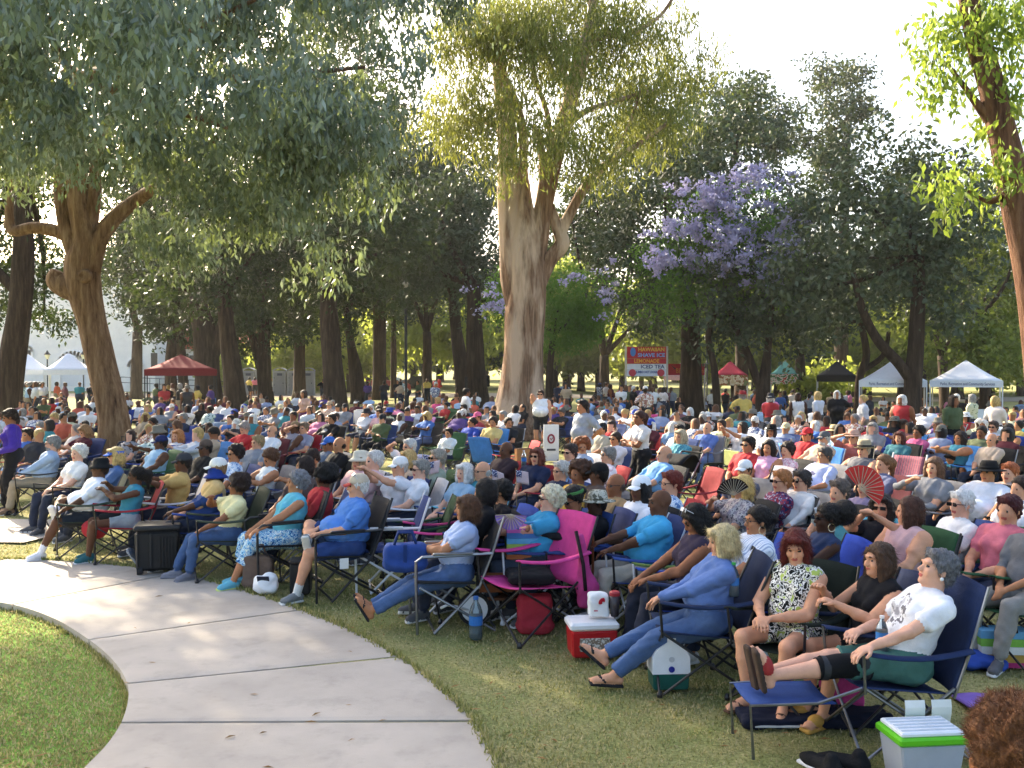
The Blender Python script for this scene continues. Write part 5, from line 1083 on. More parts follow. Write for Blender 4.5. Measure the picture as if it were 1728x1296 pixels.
g25 = hero('seated grey-haired person in a white tee and green shorts, legs propped up', 1580, 925, dict(LH=(.40, .30, .67), RH=(.22, -.12, .68), lean=.42, hp=.32, LF=(1.12, .10, .47), RF=(1.16, -.05, .42), LT=(.25, .1, 1), RT=(.2, -.05, 1), LK=(.1, .2, 1), RK=(.1, -.2, 1)), 184, 'pale', 'e8e8ec', '3c6c64', 'a82c2c', '4a3a30', .0092, 1.1, 1, .3, 'short', 'shorts', 'slide', 'short', '6e6e72', ch='high', chc='22345c', chf=FR_G, extra=('studs',), sc=.965, prt=(.085, .11), prc=print_cloth('tee_print', ['8c8a90', 'b8b6ba', 'dcdce0', '6c6a70'], 16))
# ---------------------------------------------------------------- the rest of the audience: shared bodies, each person their own object and colours
LIB = {}
def lib(name, pose, **kw):
    std = kw.pop('standing', False); po = dict(STAND if std else SEAT); po.update(pose); h = kw.pop('h', .0197)
    LIB[name] = (po, dict(kw, h=h), std)
lib('lap', dict(LH=(.30, .05, .62), RH=(.28, -.05, .63)), w=1.15, belly=.3)
lib('lapf', dict(LH=(.30, .05, .62), RH=(.28, -.05, .63), hy=.2), w=1.15, fem=1)
lib('arms', dict(LH=(.34, .28, .67), RH=(.34, -.28, .67), lean=.32), w=1.35, belly=.8)
lib('armsf', dict(LH=(.34, .28, .67), RH=(.30, -.06, .66), lean=.28, hy=-.25), w=1.3, fem=1, belly=.3)
lib('cross', dict(LH=(.22, -.10, .80), RH=(.24, .10, .76), LE=(-.1, .9, -.5), RE=(-.1, -.9, -.5)), w=1.2, belly=.4)
lib('phone', dict(LH=(.34, .05, .84), RH=(.34, -.05, .86), hp=-.45), w=1.05, fem=1)
lib('chin', dict(RH=(.20, -.06, .98), LH=(.28, .0, .66), hy=.25), w=1.15, fem=1)
lib('clap', dict(LH=(.36, .03, .95), RH=(.36, -.04, .97), LP=(0, -1, 0), RP=(0, 1, 0)), w=1.15)
lib('shade', dict(RH=(.14, -.08, 1.17), LH=(.30, .05, .64), RE=(.2, -1, .2)), w=1.1, fem=1)
lib('fwd', dict(lean=-.28, LH=(.48, .1, .66), RH=(.48, -.08, .64), hp=.1), w=1.1)
lib('photo', dict(RH=(.34, -.05, 1.1), LH=(.34, .06, 1.1), RE=(0, -1, -.6), LE=(0, 1, -.6)), w=1.15, fem=1)
lib('bigm', dict(ANK_R, LH=(.30, .2, .68), RH=(.28, -.18, .72), lean=.34), w=1.45, belly=1., legs='shorts')
lib('legx', dict(LF=(.66, .04, .14), RF=(.52, -.1, .09), LT=(.8, .1, .1), LH=(.34, .0, .66), RH=(.3, -.1, .66)), w=1.1, fem=1, legs='shorts')
lib('turn', dict(hy=1.0, LH=(.3, .1, .63), RH=(.28, -.08, .63)), w=1.15, fem=1)
lib('back', dict(hy=-.7, LH=(.3, .1, .63), RH=(.28, -.08, .63)), w=1.15)
lib('ground', dict(pelvis=(0, 0, .14), lean=-.1, LF=(.42, .12, .08), RF=(.36, -.14, .08), LK=(.2, 1, 1), RK=(.2, -1, 1), LH=(.36, .08, .26), RH=(.34, -.06, .26), hp=-.6), w=1., legs='shorts')
lib('stand', dict(), w=1.15, belly=.3, standing=True)
lib('standf', dict(LH=(.2, .06, 1.0), RH=(.2, -.04, 1.02), hy=.2), w=1.15, fem=1, standing=True)
lib('hip', dict(LH=(-.05, .2, 1.02), LE=(-.3, 1, 0), RH=(.1, -.26, .82)), w=1.25, belly=.7, legs='shorts', standing=True)
lib('armup', dict(RH=(.02, -.12, 1.42), RE=(.3, -1, -.2), LH=(.08, .28, .84)), w=1.3, belly=.9, legs='shorts', standing=True)
lib('crosst', dict(LH=(.22, -.08, 1.16), RH=(.24, .10, 1.12), LE=(-.1, .9, -.5), RE=(-.1, -.9, -.5), hy=.3), w=1.15, fem=1, standing=True)
lib('walk', dict(LF=(.22, .1, .09), RF=(-.24, -.1, .14), LH=(-.06, .26, .84), RH=(.18, -.25, .84)), w=1.1, standing=True)
_LB = {}
def lib_mesh(name, low=False):
    k = (name, low)
    if k not in _LB:
        po, kw, std = LIB[name]; kw = dict(kw); kw['legs'] = kw.get('legs', 'long'); kw['sleeve'] = 'short'; kw['prt'] = (.075, .05)
        if low: kw['h'] = .072 if low.endswith('_') else .036; kw['face'] = False; kw['hair'] = low.rstrip('_')
        P, Q, L, hc, Rh = body(po, **kw); _LB[k] = (npmesh('person', P, Q, [plain('777777')] * 13, L), hc, Rh)
    return _LB[k]
def spec_mats(sk, shirt, sleeve, pants, legs, shoe, hair):
    m = mats12(sk, shirt, sleeve, pants, 'long' if legs == 'long' else 'shorts', shoe, hair); return m
def person(label, px, py, lb='lap', shirt='888888', sk='fair', hair='short', hcol='2a1c14', hat=None, hatc=('222222',), specs=None, sleeve='short', pants='2c3448', legs='long', shoe='5a5a5e', f=None, ch=None, sc=.96, xy=None, group='audience members seated in the crowd', extra=(), jit=14, chk='camp', parts=True, prc=None):
    me, hc, Rh = lib_mesh(lb); std = LIB[lb][2]; sc *= rnd.uniform(.975, 1.03) if not std else 1.
    x, y = xy or by_head(px, py, (hc[2] + (.15 if hat else .135)) * sc); rz = math.radians(f) if f is not None else face_dir(x, y, jit); z = gz(x, y)
    ox, oy = (math.cos(rz) * hc[0] - math.sin(rz) * hc[1]) * sc, (math.sin(rz) * hc[0] + math.cos(rz) * hc[1]) * sc; x -= ox; y -= oy
    o = link(bpy.data.objects.new('person', me)); setslots(o, mats12(sk, shirt, sleeve, pants, legs, shoe, hcol, 'd8d8d8', prc)); o.location = (x, y, z); o.rotation_euler.z = rz; o.scale = (sc * rnd.uniform(.95, 1.05), sc * rnd.uniform(.95, 1.07), sc); tag(o, label, 'person', group)
    dress_up(o, hc, Rh, hair, hcol, hat, hatc if len(hatc) == 2 else (hatc[0],) * 2, specs, False, extra); PEOPLE_XY.append((x, y))
    if ch and not std and lb != 'ground':
        chair(chk, (x, y, z), rz, cloth(ch), rnd.choice([FR_D, FR_D, FR_G]), ' '.join((CNAME.get(ch, 'dark') + ' folding chair of the person ' + label.replace('seated person ', '')).split()[:16]).rstrip(','), sc=1.02, parts=parts)
    return o
CNAME = {'a81c2c': 'red', '24407c': 'navy', '2448a8': 'blue', '26282c': 'black', '2e5a38': 'green', '3f4838': 'olive', 'd8308c': 'pink', '7a7a80': 'grey', 'c8c8cc': 'pale', '2f86d8': 'bright blue', '58b4c8': 'aqua', '5c2030': 'maroon'}
P_ = 'seated person '
BL = [
 # label tail, px, py, body, shirt, skin, hair style, hair colour, options
 ('in a plain white top with fluffy white hair', 132, 750, 'lapf', 'e8e6e4', 'pale', 'curly', 'e2ddd2', dict(ch='26282c')),
 ('with blonde bob, sunglasses and royal blue visor', 193, 752, 'lapf', '4a6a9c', 'fair', 'bob', 'd2b070', dict(hat='visor', hatc=('2f6ad0',), specs='dark', ch='3f4838')),
 ('in a dark grey cap clapping raised hands', 308, 762, 'clap', 'c8a050', 'dark', 'short', '1a120e', dict(hat='cap', hatc=('3c3e42',), ch='c8c8cc')),
 ('in brown cap and dark tee behind the blue bucket hat', 346, 740, 'lap', '2c2a26', 'dark', 'short', '1a120e', dict(hat='cap', hatc=('5a4a40',), ch='24407c')),
 ('in a blue polo by the purple-topped walker', 46, 722, 'lap', '3a6cc0', 'tan', 'short', '1c1410', dict(ch='a81c2c')),
 ('in a maroon top with light brown hair near the leaning trunk', 142, 716, 'phone', '5c2430', 'fair', 'bob', 'a07850', dict(ch='24407c')),
 ('in a pale blue tank and navy cap beside the leaning trunk', 270, 733, 'armsf', '9cc4e0', 'dark', 'short', '18100c', dict(hat='cap', hatc=('1c2c60',), sleeve='none', ch='2e5a38')),
 ('in white with a short auburn bob left of the red tee', 300, 724, 'lapf', 'd8d8dc', 'fair', 'bob', 'b87a48', dict(sleeve='none', ch='2448a8')),
 ('in a black tank with dark hair, side on', 256, 704, 'legx', '1c1c20', 'brown', 'bun', '18110e', dict(sleeve='none', ch='2f86d8')),
 ('in a bright red tee with grey hair, reading', 412, 712, 'phone', 'c81f28', 'fair', 'short', '9a9088', dict(ch='a81c2c')),
 ('in a heather grey tee with short sandy hair', 434, 734, 'armsf', '8c8f96', 'fair', 'short', 'a08860', dict(ch='7a7a80')),
 ('bald in a white tee beside the red tee', 459, 717, 'arms', 'e6e8ec', 'fair', 'bald', '8a7a6c', dict(ch='5c2030')),
 ('in a blue floral blouse with sunglasses and dark curls', 396, 750, 'lapf', '7c9cc4', 'tan', 'curly', '20140f', dict(specs='dark', ch='24407c')),
 ('under a plain white cap beside the yellow tee', 366, 770, 'lap', 'd8b068', 'fair', 'short', '8a6a48', dict(hat='cap', hatc=('e8e6e0',), ch='26282c')),
 ('in a white tank with cropped brown hair, looking down', 456, 758, 'phone', 'dfe6e4', 'tan', 'curly', '5a3a24', dict(sleeve='none', ch='7a7a80')),
 ('with shoulder-length dark brown hair from behind', 514, 768, 'back', '5c4a44', 'tan', 'bob', '2c1e18', dict(ch='26282c')),
 ('in a red tee with bushy black hair', 546, 785, 'back', 'c41f2c', 'dark', 'afro', '100c0a', dict(ch='24407c')),
 ('in a black tee with receding dark hair, profile', 572, 736, 'lap', '17181b', 'tan', 'bald', '20150f', dict(ch='26282c')),
 ('in a blue cap beside the black tee', 554, 735, 'lap', '5a6a80', 'brown', 'short', '20150f', dict(hat='cap', hatc=('2f6ac0',), ch='7a7a80')),
 ('dark-haired in a brown tee reading a page', 527, 758, 'phone', '5a4638', 'tan', 'short', '2a1a12', dict(ch='24407c')),
 ('in an ivory sun hat and pink blouse', 606, 760, 'lapf', 'd8a8a8', 'fair', 'bob', '9a8468', dict(hat='bucket', hatc=('d8cfb8',), ch='c8c8cc')),
 ('white-haired in a pale pink shirt, profile', 630, 760, 'lap', 'd8b4b8', 'pale', 'short', 'cfcac4', dict(ch='7a7a80')),
 ('in a white cap holding up a leaflet', 673, 768, 'photo', 'dcdce0', 'fair', 'short', 'c8c4bc', dict(hat='cap', hatc=('e8e6e2',), ch='24407c')),
 ('grey-haired in sunglasses and a white tee between small flags', 708, 775, 'lapf', 'e8e8ea', 'pale', 'short', '8c8880', dict(specs='dark', ch='c8c8cc')),
 ('white-haired in a white tee, hand raised', 690, 740, 'shade', 'e2e2e4', 'fair', 'short', 'd0ccc4', dict(ch='24407c')),
 ('in sunglasses and a sage green shirt', 738, 757, 'arms', '8f9a86', 'fair', 'short', '9a9284', dict(specs='dark', ch='2e5a38')),
 ('with blond bob behind the little flags', 688, 758, 'lapf', 'c8a888', 'fair', 'bob', 'c8a468', dict(ch='26282c')),
 ('white-haired in a pale blue blouse by the folded table', 783, 780, 'lapf', '88acc8', 'pale', 'bob', 'd8d6d2', dict(ch='24407c')),
 ('bald with glasses in a teal shirt', 813, 777, 'lap', '2f8f9c', 'fair', 'bald', 'c8c4bc', dict(specs='clear', ch='58b4c8')),
 ('with long straight black hair behind the striped top', 818, 806, 'back', '16161a', 'tan', 'vlong', '181210', dict(ch='26282c')),
 ('with cropped black hair beside the purple fan', 846, 808, 'back', '1c1a20', 'tan', 'short', '14100e', dict(ch='2448a8')),
 ('in a green bandana and black hoodie, looking down', 966, 816, 'phone', '1c1e22', 'brown', 'bun', '1a1410', dict(hat='band', hatc=('3f7a3a',), specs='dark', sleeve='long', ch='24407c')),
 ('in a white lettered tee and white ball cap', 1080, 800, 'lapf', 'e6e8f0', 'dark', 'long', '140f0d', dict(hat='cap', hatc=('eceef2',), ch='26282c')),
 ('in a golden yellow tee with short afro', 976, 780, 'lapf', 'dca818', 'brown', 'afro', '4a2c1a', dict(ch='26282c')),
 ('in a royal blue tee left of the eucalyptus', 796, 704, 'armsf', '2448b0', 'tan', 'bun', '1c1410', dict(ch='24407c')),
 ('in a butter yellow top at the foot of the eucalyptus', 832, 703, 'lapf', 'd8bc6c', 'tan', 'curly', '2c1c14', dict(ch='2f86d8')),
 ('in a black tee at the foot of the eucalyptus, turned away', 858, 704, 'turn', '24282e', 'tan', 'short', '120e0c', dict(ch='26282c')),
 ('small with dark hair in a white tee before the green drum', 757, 722, 'lap', 'dfe2e0', 'tan', 'short', '18120e', dict(ch='2e5a38', sc=.82)),
 ('bald in a red chair with folded arms', 853, 744, 'cross', '3c2c30', 'dark', 'bald', '20150f', dict(ch='a81c2c')),
 ('with auburn hair and sunglasses in navy by the paper bag', 906, 754, 'lapf', '1f2a48', 'fair', 'bob', '6a3424', dict(specs='dark', ch='a81c2c')),
 ('in sunglasses and a light blue collared shirt', 962, 748, 'lap', '8fb0d8', 'fair', 'short', '3a2c24', dict(specs='dark', ch='c8c8cc')),
 ('with big auburn curls turned away', 982, 740, 'turn', 'a8b4c8', 'tan', 'afro', '8a4a24', dict(ch='c8c8cc')),
 ('white-haired in glasses and a navy shirt at the table', 946, 777, 'lap', '26304c', 'fair', 'short', 'c4beb4', dict(specs='clear', ch='24407c')),
 ('in a black flat cap, back of the table', 1010, 778, 'back', '5c4c44', 'dark', 'short', '18120e', dict(hat='cap', hatc=('1b1b1d',), ch='7a7a80')),
 ('bald in glasses and tan shirt beside the flat cap', 1038, 797, 'lap', 'b08c5c', 'brown', 'bald', '5a4a40', dict(specs='clear', ch='26282c')),
 ('grey-haired in glasses and a pink striped shirt', 1026, 753, 'arms', 'd8b4b4', 'fair', 'short', '8c847c', dict(specs='clear', ch='a81c2c')),
 ('in a dark cap and khaki shirt behind the standing white shirt', 1016, 712, 'lap', 'b8b09c', 'tan', 'short', '18120e', dict(hat='cap', hatc=('20242c',), ch='7a7a80')),
 ('in white with sunglasses, arms folded, hair up', 1038, 728, 'cross', 'd4d4de', 'tan', 'bun', '2c1c14', dict(specs='dark', ch='24407c')),
 ('with short red-brown hair and blue floral blouse', 1131, 794, 'lapf', '7c88a8', 'fair', 'short', '6a2418', dict(specs='clear', ch='a81c2c')),
 ('bald in a sky blue tee', 1120, 750, 'arms', '6fa8d8', 'fair', 'bald', 'a08878', dict(ch='26282c')),
 ('in a white tee with small dark beard', 1146, 716, 'lap', 'e4e4e8', 'tan', 'short', '18120e', dict(ch='24407c')),
 ('fair-haired in a teal patterned top by the wheel', 1148, 724, 'legx', '3a8098', 'fair', 'bob', 'b8a888', dict(ch='26282c')),
 ('bald and sunburnt in a periwinkle shirt', 1193, 712, 'lap', '5a78c0', 'fair', 'bald', 'c0a898', dict(ch='7a7a80', pants='5a78a8')),
 ('with dark hair in a white tee raising a phone', 1252, 711, 'photo', 'e8e8ec', 'tan', 'long', '221812', dict(ch='c8c8cc')),
 ('in a wide black hat and white tee', 1302, 715, 'lapf', 'e6e6ea', 'tan', 'bob', '2a1c16', dict(hat='straw', hatc=('18181a',), ch='24407c')),
 ('in a red polo and sunglasses', 1262, 736, 'lap', 'c8242c', 'tan', 'short', '18120e', dict(specs='dark', ch='26282c')),
 ('in a pink tank top with dark hair', 1297, 741, 'lapf', 'e0a0c0', 'tan', 'long', '20150f', dict(sleeve='none', ch='24407c')),
 ('in a pink print blouse with short dark hair', 1328, 746, 'lapf', 'd8a8b4', 'fair', 'curly', '2a1a16', dict(ch='26282c')),
 ('in a red cap and red sweatshirt', 1362, 720, 'lap', 'b81f2c', 'tan', 'short', '2a1a12', dict(hat='cap', hatc=('c8202c',), sleeve='long', ch='a81c2c')),
 ('white-bearded in a grey cap', 1390, 726, 'arms', 'c8a890', 'fair', 'short', 'c8c4bc', dict(hat='cap', hatc=('5c6064',), specs='dark', extra=('beard',), ch='2f86d8')),
 ('grey-haired in glasses and a lavender lettered tee', 1391, 754, 'bigm', 'b8c0e4', 'tan', 'short', '4a4644', dict(specs='clear', ch='7a7a80')),
 ('in a straw fedora and grey tank, broad', 1458, 742, 'arms', '6a6a70', 'fair', 'short', 'b8a898', dict(hat='fedora', hatc=('a89878', '3a3430'), sleeve='none', ch='5c2030')),
 ('in a pale straw hat and floral shirt', 1408, 716, 'lap', '4c4c5c', 'dark', 'short', '18120e', dict(hat='straw', hatc=('d8c088', '5a3a24'), ch='26282c')),
 ('in a wide brimmed pink hat, hand to brim', 1440, 724, 'shade', 'b05c54', 'fair', 'short', '8a6a50', dict(hat='straw', hatc=('c89c88',), ch='26282c')),
 ('with brown ponytail beside the striped beach chair', 1490, 766, 'lapf', '6a7090', 'fair', 'pony', '7a5638', dict(ch='5c2030')),
 ('in a grey sweater drinking from a can', 1576, 770, 'chin', '82848a', 'fair', 'long', '6a4a34', dict(sleeve='long', ch='7a7a80')),
 ('in a black hat and pale shirt by the green bin', 1668, 776, 'arms', 'd8dce6', 'tan', 'short', '18120e', dict(hat='straw', hatc=('1c1c1e',), ch='26282c')),
 ('with short copper hair near the picture edge', 1703, 780, 'lapf', 'c8b0a4', 'pale', 'short', 'a85c34', dict(ch='c8c8cc')),
 ('with dark hair in white at the picture edge', 1722, 802, 'lapf', 'd8d8e0', 'fair', 'bun', '2c1c16', dict(ch='24407c')),
 ('white-haired in sunglasses and a white tee', 1622, 826, 'lapf', 'ecebea', 'pale', 'short', 'e4e2de', dict(specs='dark', ch='24407c')),
 ('in a coral pink tee with burgundy hair', 1702, 834, 'lapf', 'd86c80', 'fair', 'short', '4a1c20', dict(ch='2e5a38')),
 ('in grey trousers and sneakers cut by the picture edge', 1752, 850, 'lap', '6a6c70', 'tan', 'short', '2a1c14', dict(pants='8f8c86', ch='2e5a38')),
 ('with long brown hair and a pink lace top, turned away', 1534, 836, 'back', 'd8a8a8', 'fair', 'long', '4a2c20', dict(sleeve='none', ch='2e5a38')),
 ('in sunglasses and black holding up a red fan', 1488, 832, 'photo', '1c1c22', 'fair', 'bob', '221814', dict(specs='dark', f=235, ch='58b4c8')),
 ('with short grey-brown hair in a sage top', 1416, 808, 'lapf', '8a948c', 'fair', 'short', '5c5048', dict(ch='26282c')),
 ('in sunglasses and an open white shirt', 1352, 792, 'arms', 'e2ded8', 'fair', 'short', '3c3430', dict(specs='dark', sleeve='long', ch='7a7a80')),
 ('in sunglasses and a navy and red print top', 1318, 792, 'lapf', '3a3458', 'fair', 'short', 'a86c3c', dict(specs='dark', ch='26282c')),
 ('blonde in a flowered blouse behind a dark fan', 1252, 800, 'chin', '9c98a0', 'fair', 'bob', 'd8b068', dict(ch='26282c')),
 ('in a white cap beside the grey chair back', 1256, 774, 'lapf', '5a5a68', 'tan', 'short', '3a2418', dict(hat='cap', hatc=('e4e6e4',), ch='7a7a80')),
 ('with dark wavy hair and floral top left of the aqua chair', 1462, 800, 'chin', '8c7c9c', 'fair', 'long', '2a1a16', dict(ch='26282c')),
 ('in a bright pink tee and white shorts', 1549, 718, 'legx', 'd85c90', 'brown', 'curly', '1c1410', dict(pants='e4e4e4', ch='26282c')),
 ('in a teal tank before the blue cooler', 1620, 727, 'clap', '2f86a0', 'tan', 'long', '2a1c16', dict(sleeve='none', ch='2f86d8')),
 ('in a white tank near the picture edge, sunglasses', 1676, 710, 'lapf', 'dcdce2', 'fair', 'short', '4a3a30', dict(sleeve='none', specs='dark', ch='24407c')),
 ('in a black tank near the picture edge, sunglasses', 1702, 714, 'lapf', '18181c', 'tan', 'long', '1c1410', dict(sleeve='none', specs='dark', ch='2448a8')),
 ('in an olive tee with dark hair near the edge', 1656, 718, 'lapf', '6a7450', 'brown', 'bun', '1c1410', dict(ch='26282c')),
 ('in a cream tee under the olive tee', 1674, 730, 'lap', 'c8b4a0', 'fair', 'bald', '4a3a30', dict(ch='26282c')),
 ('in a blue-green tee with auburn hair beside the pink tee', 1518, 727, 'lapf', '3a7c88', 'fair', 'bob', '5c2c20', dict(pants='d0d4dc', ch='26282c')),
 ('on the grass with head bowed, black tank', 1606, 762, 'ground', '18181c', 'tan', 'short', '18120e', dict(sleeve='none', sc=.92)),
 ('on the grass with head bowed, grey tee', 1641, 758, 'ground', '4c5058', 'tan', 'short', '18120e', dict(sc=.9)),
 ('in a grey and lilac tee, hand to head', 512, 712, 'shade', '9a98ac', 'fair', 'short', '7a6450', dict(ch='a81c2c')),
 ('in a tan cap and grey tank by the red chair', 497, 710, 'lap', '9a94a0', 'dark', 'short', '18120e', dict(hat='cap', hatc=('8a7250',), sleeve='none', legs='shorts', ch='a81c2c')),
 ('leaning back in a black lettered tee', 560, 698, 'arms', '1b1b1f', 'tan', 'short', '18120e', dict(ch='26282c')),
 ('in a light pink top before the white board', 640, 690, 'lapf', 'd8a8b0', 'tan', 'short', '2a1c14', dict(ch='26282c')),
 ('in a grey polo and dark cap near the white board', 582, 680, 'lap', '8a8e96', 'tan', 'short', '18120e', dict(hat='cap', hatc=('2a2c30',), ch='24407c')),
 ('in a black top with light brown hair right of the white board', 650, 686, 'lapf', '1c1c20', 'fair', 'bob', '7a5c40', dict(ch='26282c')),
 ('in a flower shirt and cap left of the white board', 556, 676, 'lap', 'c8a498', 'fair', 'short', '5a4a40', dict(hat='cap', hatc=('b8a080',), ch='26282c')),
 ('in a white tank by the green drum', 704, 684, 'lapf', 'e2e2e6', 'brown', 'short', '18120e', dict(sleeve='none', ch='5c2030')),
 ('in hot pink with blonde hair, side on', 738, 670, 'back', 'd83a80', 'fair', 'bob', 'c8a468', dict(sleeve='none', ch='26282c')),
 ('under a pink cap by the eucalyptus root', 805, 694, 'lap', 'b83a40', 'tan', 'short', '18120e', dict(hat='cap', hatc=('e0588c',), ch='26282c')),
 ('in black with sunglasses in a navy chair', 782, 682, 'arms', '18181c', 'tan', 'short', '18120e', dict(specs='dark', ch='24407c')),
 ('in a black polo with grey hair beside the standing grey tee', 948, 688, 'phone', '22262e', 'tan', 'short', '5a5450', dict(ch='24407c')),
 ('in a blue cap and white tee before the pink chairs', 1022, 690, 'lap', 'e2e2e8', 'fair', 'short', '6a5848', dict(hat='cap', hatc=('3048a0',), ch='24407c')),
]
PRS = {'lavender lettered': '5a5a80', 'white lettered': '4a58a0', 'black lettered': '9a9aa0'}
PAT = {'blue floral blouse': ['5c80b0', 'c8d4e0', '8aa8cc'], 'pink print': ['d89aa8', 'e8d4d4', 'c88898'], 'flowered blouse': ['5c5860', 'b8b0ac', '8a8088'], 'floral shirt': ['34344a', '8a8478', '54586a'], 'navy and red print': ['2a2c54', '8a2c3c', '3a3a64', 'a8a0b0'], 'teal patterned': ['2c6c80', '6aa8b0', '3a8098'], 'blue floral': ['6a789c', 'c4c8d4', '8890b0'], 'flower shirt': ['c0a090', 'd8c8b8', 'a87c70'], 'pink striped': ['d8b0b0', 'ecdcdc']}
for lab, px, py, lb, sh, sk, hs, hcx, op in BL:
    op = dict(op)
    for kk, vv in PRS.items():
        if kk in lab: op['prc'] = vv
    for kk, vv in PAT.items():
        if kk in lab: sh = print_cloth(kk.replace(' ', '_'), vv, 26); break
    person(P_ + lab, px, py, lb, sh, sk, hs, hcx, **op)
# people standing among the seats
SP = 'standing person '
G2 = 'people standing around the crowd'
person(SP + 'in a white tank and black shorts before the eucalyptus', 912, 658, 'armup', 'eceef2', 'fair', 'short', '2a1a14', specs='dark', sleeve='none', pants='22242a', legs='shorts', shoe='e6e6e6', f=262, sc=.98, group=G2)
person(SP + 'in a grey tee and pale shorts, hand on hip', 982, 674, 'hip', '9aa0ac', 'tan', 'short', '18120e', pants='c4ccd8', legs='shorts', f=212, sc=1.0, group=G2)
person(SP + 'with folded arms in a white tee and dark jeans', 1078, 692, 'crosst', 'dcd8d4', 'brown', 'pony', '3a1c16', pants='1a1a1e', f=200, sc=.95, group=G2)
person(SP + 'in a purple skirt and pale wrap', 512, 658, 'standf', 'c8a090', 'tan', 'long', '2a1a14', pants='5a2868', f=230, sc=.96, group=G2)
person(SP + 'in a white tee beside the loudspeaker', 788, 655, 'walk', 'e6e6ea', 'brown', 'short', '18120e', pants='c8b49c', f=20, sc=.98, group=G2)
person(SP + 'in pink below the white canopies', 1563, 690, 'standf', 'd8406c', 'brown', 'bun', '18120e', sc=.62, group=G2)
SPAL = [('e4e4e8', 'white'), ('e0dedc', 'white'), ('c8ccd4', 'pale grey'), ('e4d8d0', 'cream'), ('8a98b8', 'dusty blue'), ('7a4a50', 'dull red'), ('1a1b1f', 'black'), ('1a1b1f', 'black'), ('24304c', 'navy'), ('b8242c', 'red'), ('3a6cb8', 'blue'), ('84888f', 'grey'), ('2c8a94', 'teal'), ('d878a0', 'pink'), ('5c2430', 'maroon'), ('b8a184', 'tan'), ('4f5f3c', 'olive'), ('8fb4d8', 'pale blue'), ('d8b848', 'yellow'), ('5c4488', 'violet'), ('d8dce4', 'off-white'), ('38383e', 'charcoal'), ('c8583c', 'orange')]
HPAL = [('18120e', 'black'), ('18120e', 'black'), ('2c1c14', 'dark brown'), ('5a3c28', 'brown'), ('b89a60', 'blond'), ('8a8680', 'grey'), ('d4d0c8', 'white')]
SKS = ['fair', 'tan', 'tan', 'brown', 'dark', 'pale', 'deep']; NST = {'short': 'short', 'long': 'long', 'bun': 'tied-up', 'bob': 'bobbed', 'curly': 'curly'}
ZONES = [(-9999, 90, 'at the far left'), (90, 160, 'left of the leaning trunk'), (160, 250, 'right of the leaning trunk'), (250, 370, 'before the red canopy'), (370, 455, 'before the first portable toilets'), (455, 545, 'before the last portable toilets'), (545, 600, 'before the pale-streaked trunk'), (600, 720, 'before the sunlit gap'), (720, 830, 'left of the eucalyptus'), (830, 960, 'by the eucalyptus'), (960, 1050, 'right of the eucalyptus'), (1050, 1130, 'before the lemonade sign'), (1130, 1195, 'before the broad trunk'), (1195, 1265, 'before the crimson canopy'), (1265, 1350, 'before the teal canopy'), (1350, 1450, 'before the black canopy'), (1450, 1565, 'before the first white canopy'), (1565, 1690, 'before the second white canopy'), (1690, 9999, 'at the far right')]
def zone(px): return next(z for a, b, z in ZONES if a <= px < b)
def depthw(py): return 'in the farthest seats' if py < 672 else 'in the far seats' if py < 688 else 'in the middle seats' if py < 708 else 'in the nearer seats'
USED = set(); CPR = [print_cloth('far%d' % i, c, 14) for i, c in enumerate([['c8c8cc', '4a5a88', 'e0e0e0'], ['8a3a44', 'd8c8c0', '5c2c34'], ['3a6a70', 'c0d0cc'], ['2a2c34', '8a8a90'], ['d8c0a0', 'a86c5c', 'e8dcd0'], ['6a7a58', 'c8c8a8']])]
def anon(px, py, lb, std=False, sc=.96, f=None, mkchair=True):
    for _ in range(30):
        sh, sn = rnd.choice(SPAL); hcx, hn = rnd.choice(HPAL); hs = rnd.choice(['short', 'short', 'long', 'bun', 'bob']); lab = f"{'standing' if std else 'seated'} person in {sn}, {NST[hs]} {hn} hair, {depthw(py) + ' ' if not std else ''}{zone(px)}"; lab = lab if len(lab.split()) <= 16 else lab.replace('in the ', '', 1)
        if lab not in USED: break
    USED.add(lab); me, hc, Rh = lib_mesh(lb, hs); sc *= rnd.uniform(.93, 1.05)
    x, y = by_head(px, py, (hc[2] + .13) * sc); rz = math.radians(f) if f is not None else face_dir(x, y, 25); z = gz(x, y)
    o = link(bpy.data.objects.new('person', me)); lg = rnd.choice(['long', 'shorts']); setslots(o, mats12(rnd.choice(SKS), sh if rnd.random() > .22 else rnd.choice(CPR), rnd.choice(['short', 'short', 'none', 'long']), rnd.choice(['2c3448', '1c1e24', '4a5f8c', '8a7c68', '3c3c40', '6a86b8']), lg, rnd.choice(['d8d8dc', '3a3a3e']), hcx))
    o.location = (x, y, z); o.rotation_euler.z = rz; o.scale = (sc * rnd.uniform(.92, 1.1), sc * rnd.uniform(.92, 1.12), sc); tag(o, lab, 'person', 'far audience members' if not std else G2)
    PEOPLE_XY.append((x, y))
    o.rotation_euler.x, o.rotation_euler.y = rnd.uniform(-.05, .05), rnd.uniform(-.09, .06)
    if rnd.random() < .3:
        hk = rnd.choice(['cap', 'cap', 'straw', 'bucket', 'visor']); dress_up(o, hc, Rh, None, '2a1c14', hk, (rnd.choice(['e4e2dc', '2a2c34', '2448a8', 'a8242c', 'd8c898', '7a7466']),) * 2)
    if mkchair and not std and rnd.random() < .55:
        cc = rnd.choice(['a81c2c', '24407c', '24407c', '2448a8', '26282c', '26282c', '2e5a38', '7a7a80', '2f86d8', '5c2030']); chair('camp', (x, y, z), rz, cloth(cc), FR_D, (lambda a, b: a if len(a.split()) <= 16 else b)(f"{CNAME[cc]} chair of the person in {sn}, {NST[hs]} {hn} hair, {zone(px)}", f"{CNAME[cc]} chair of the person in {sn}, {NST[hs]} hair, {zone(px)}"), 'far folding chairs', parts=False)
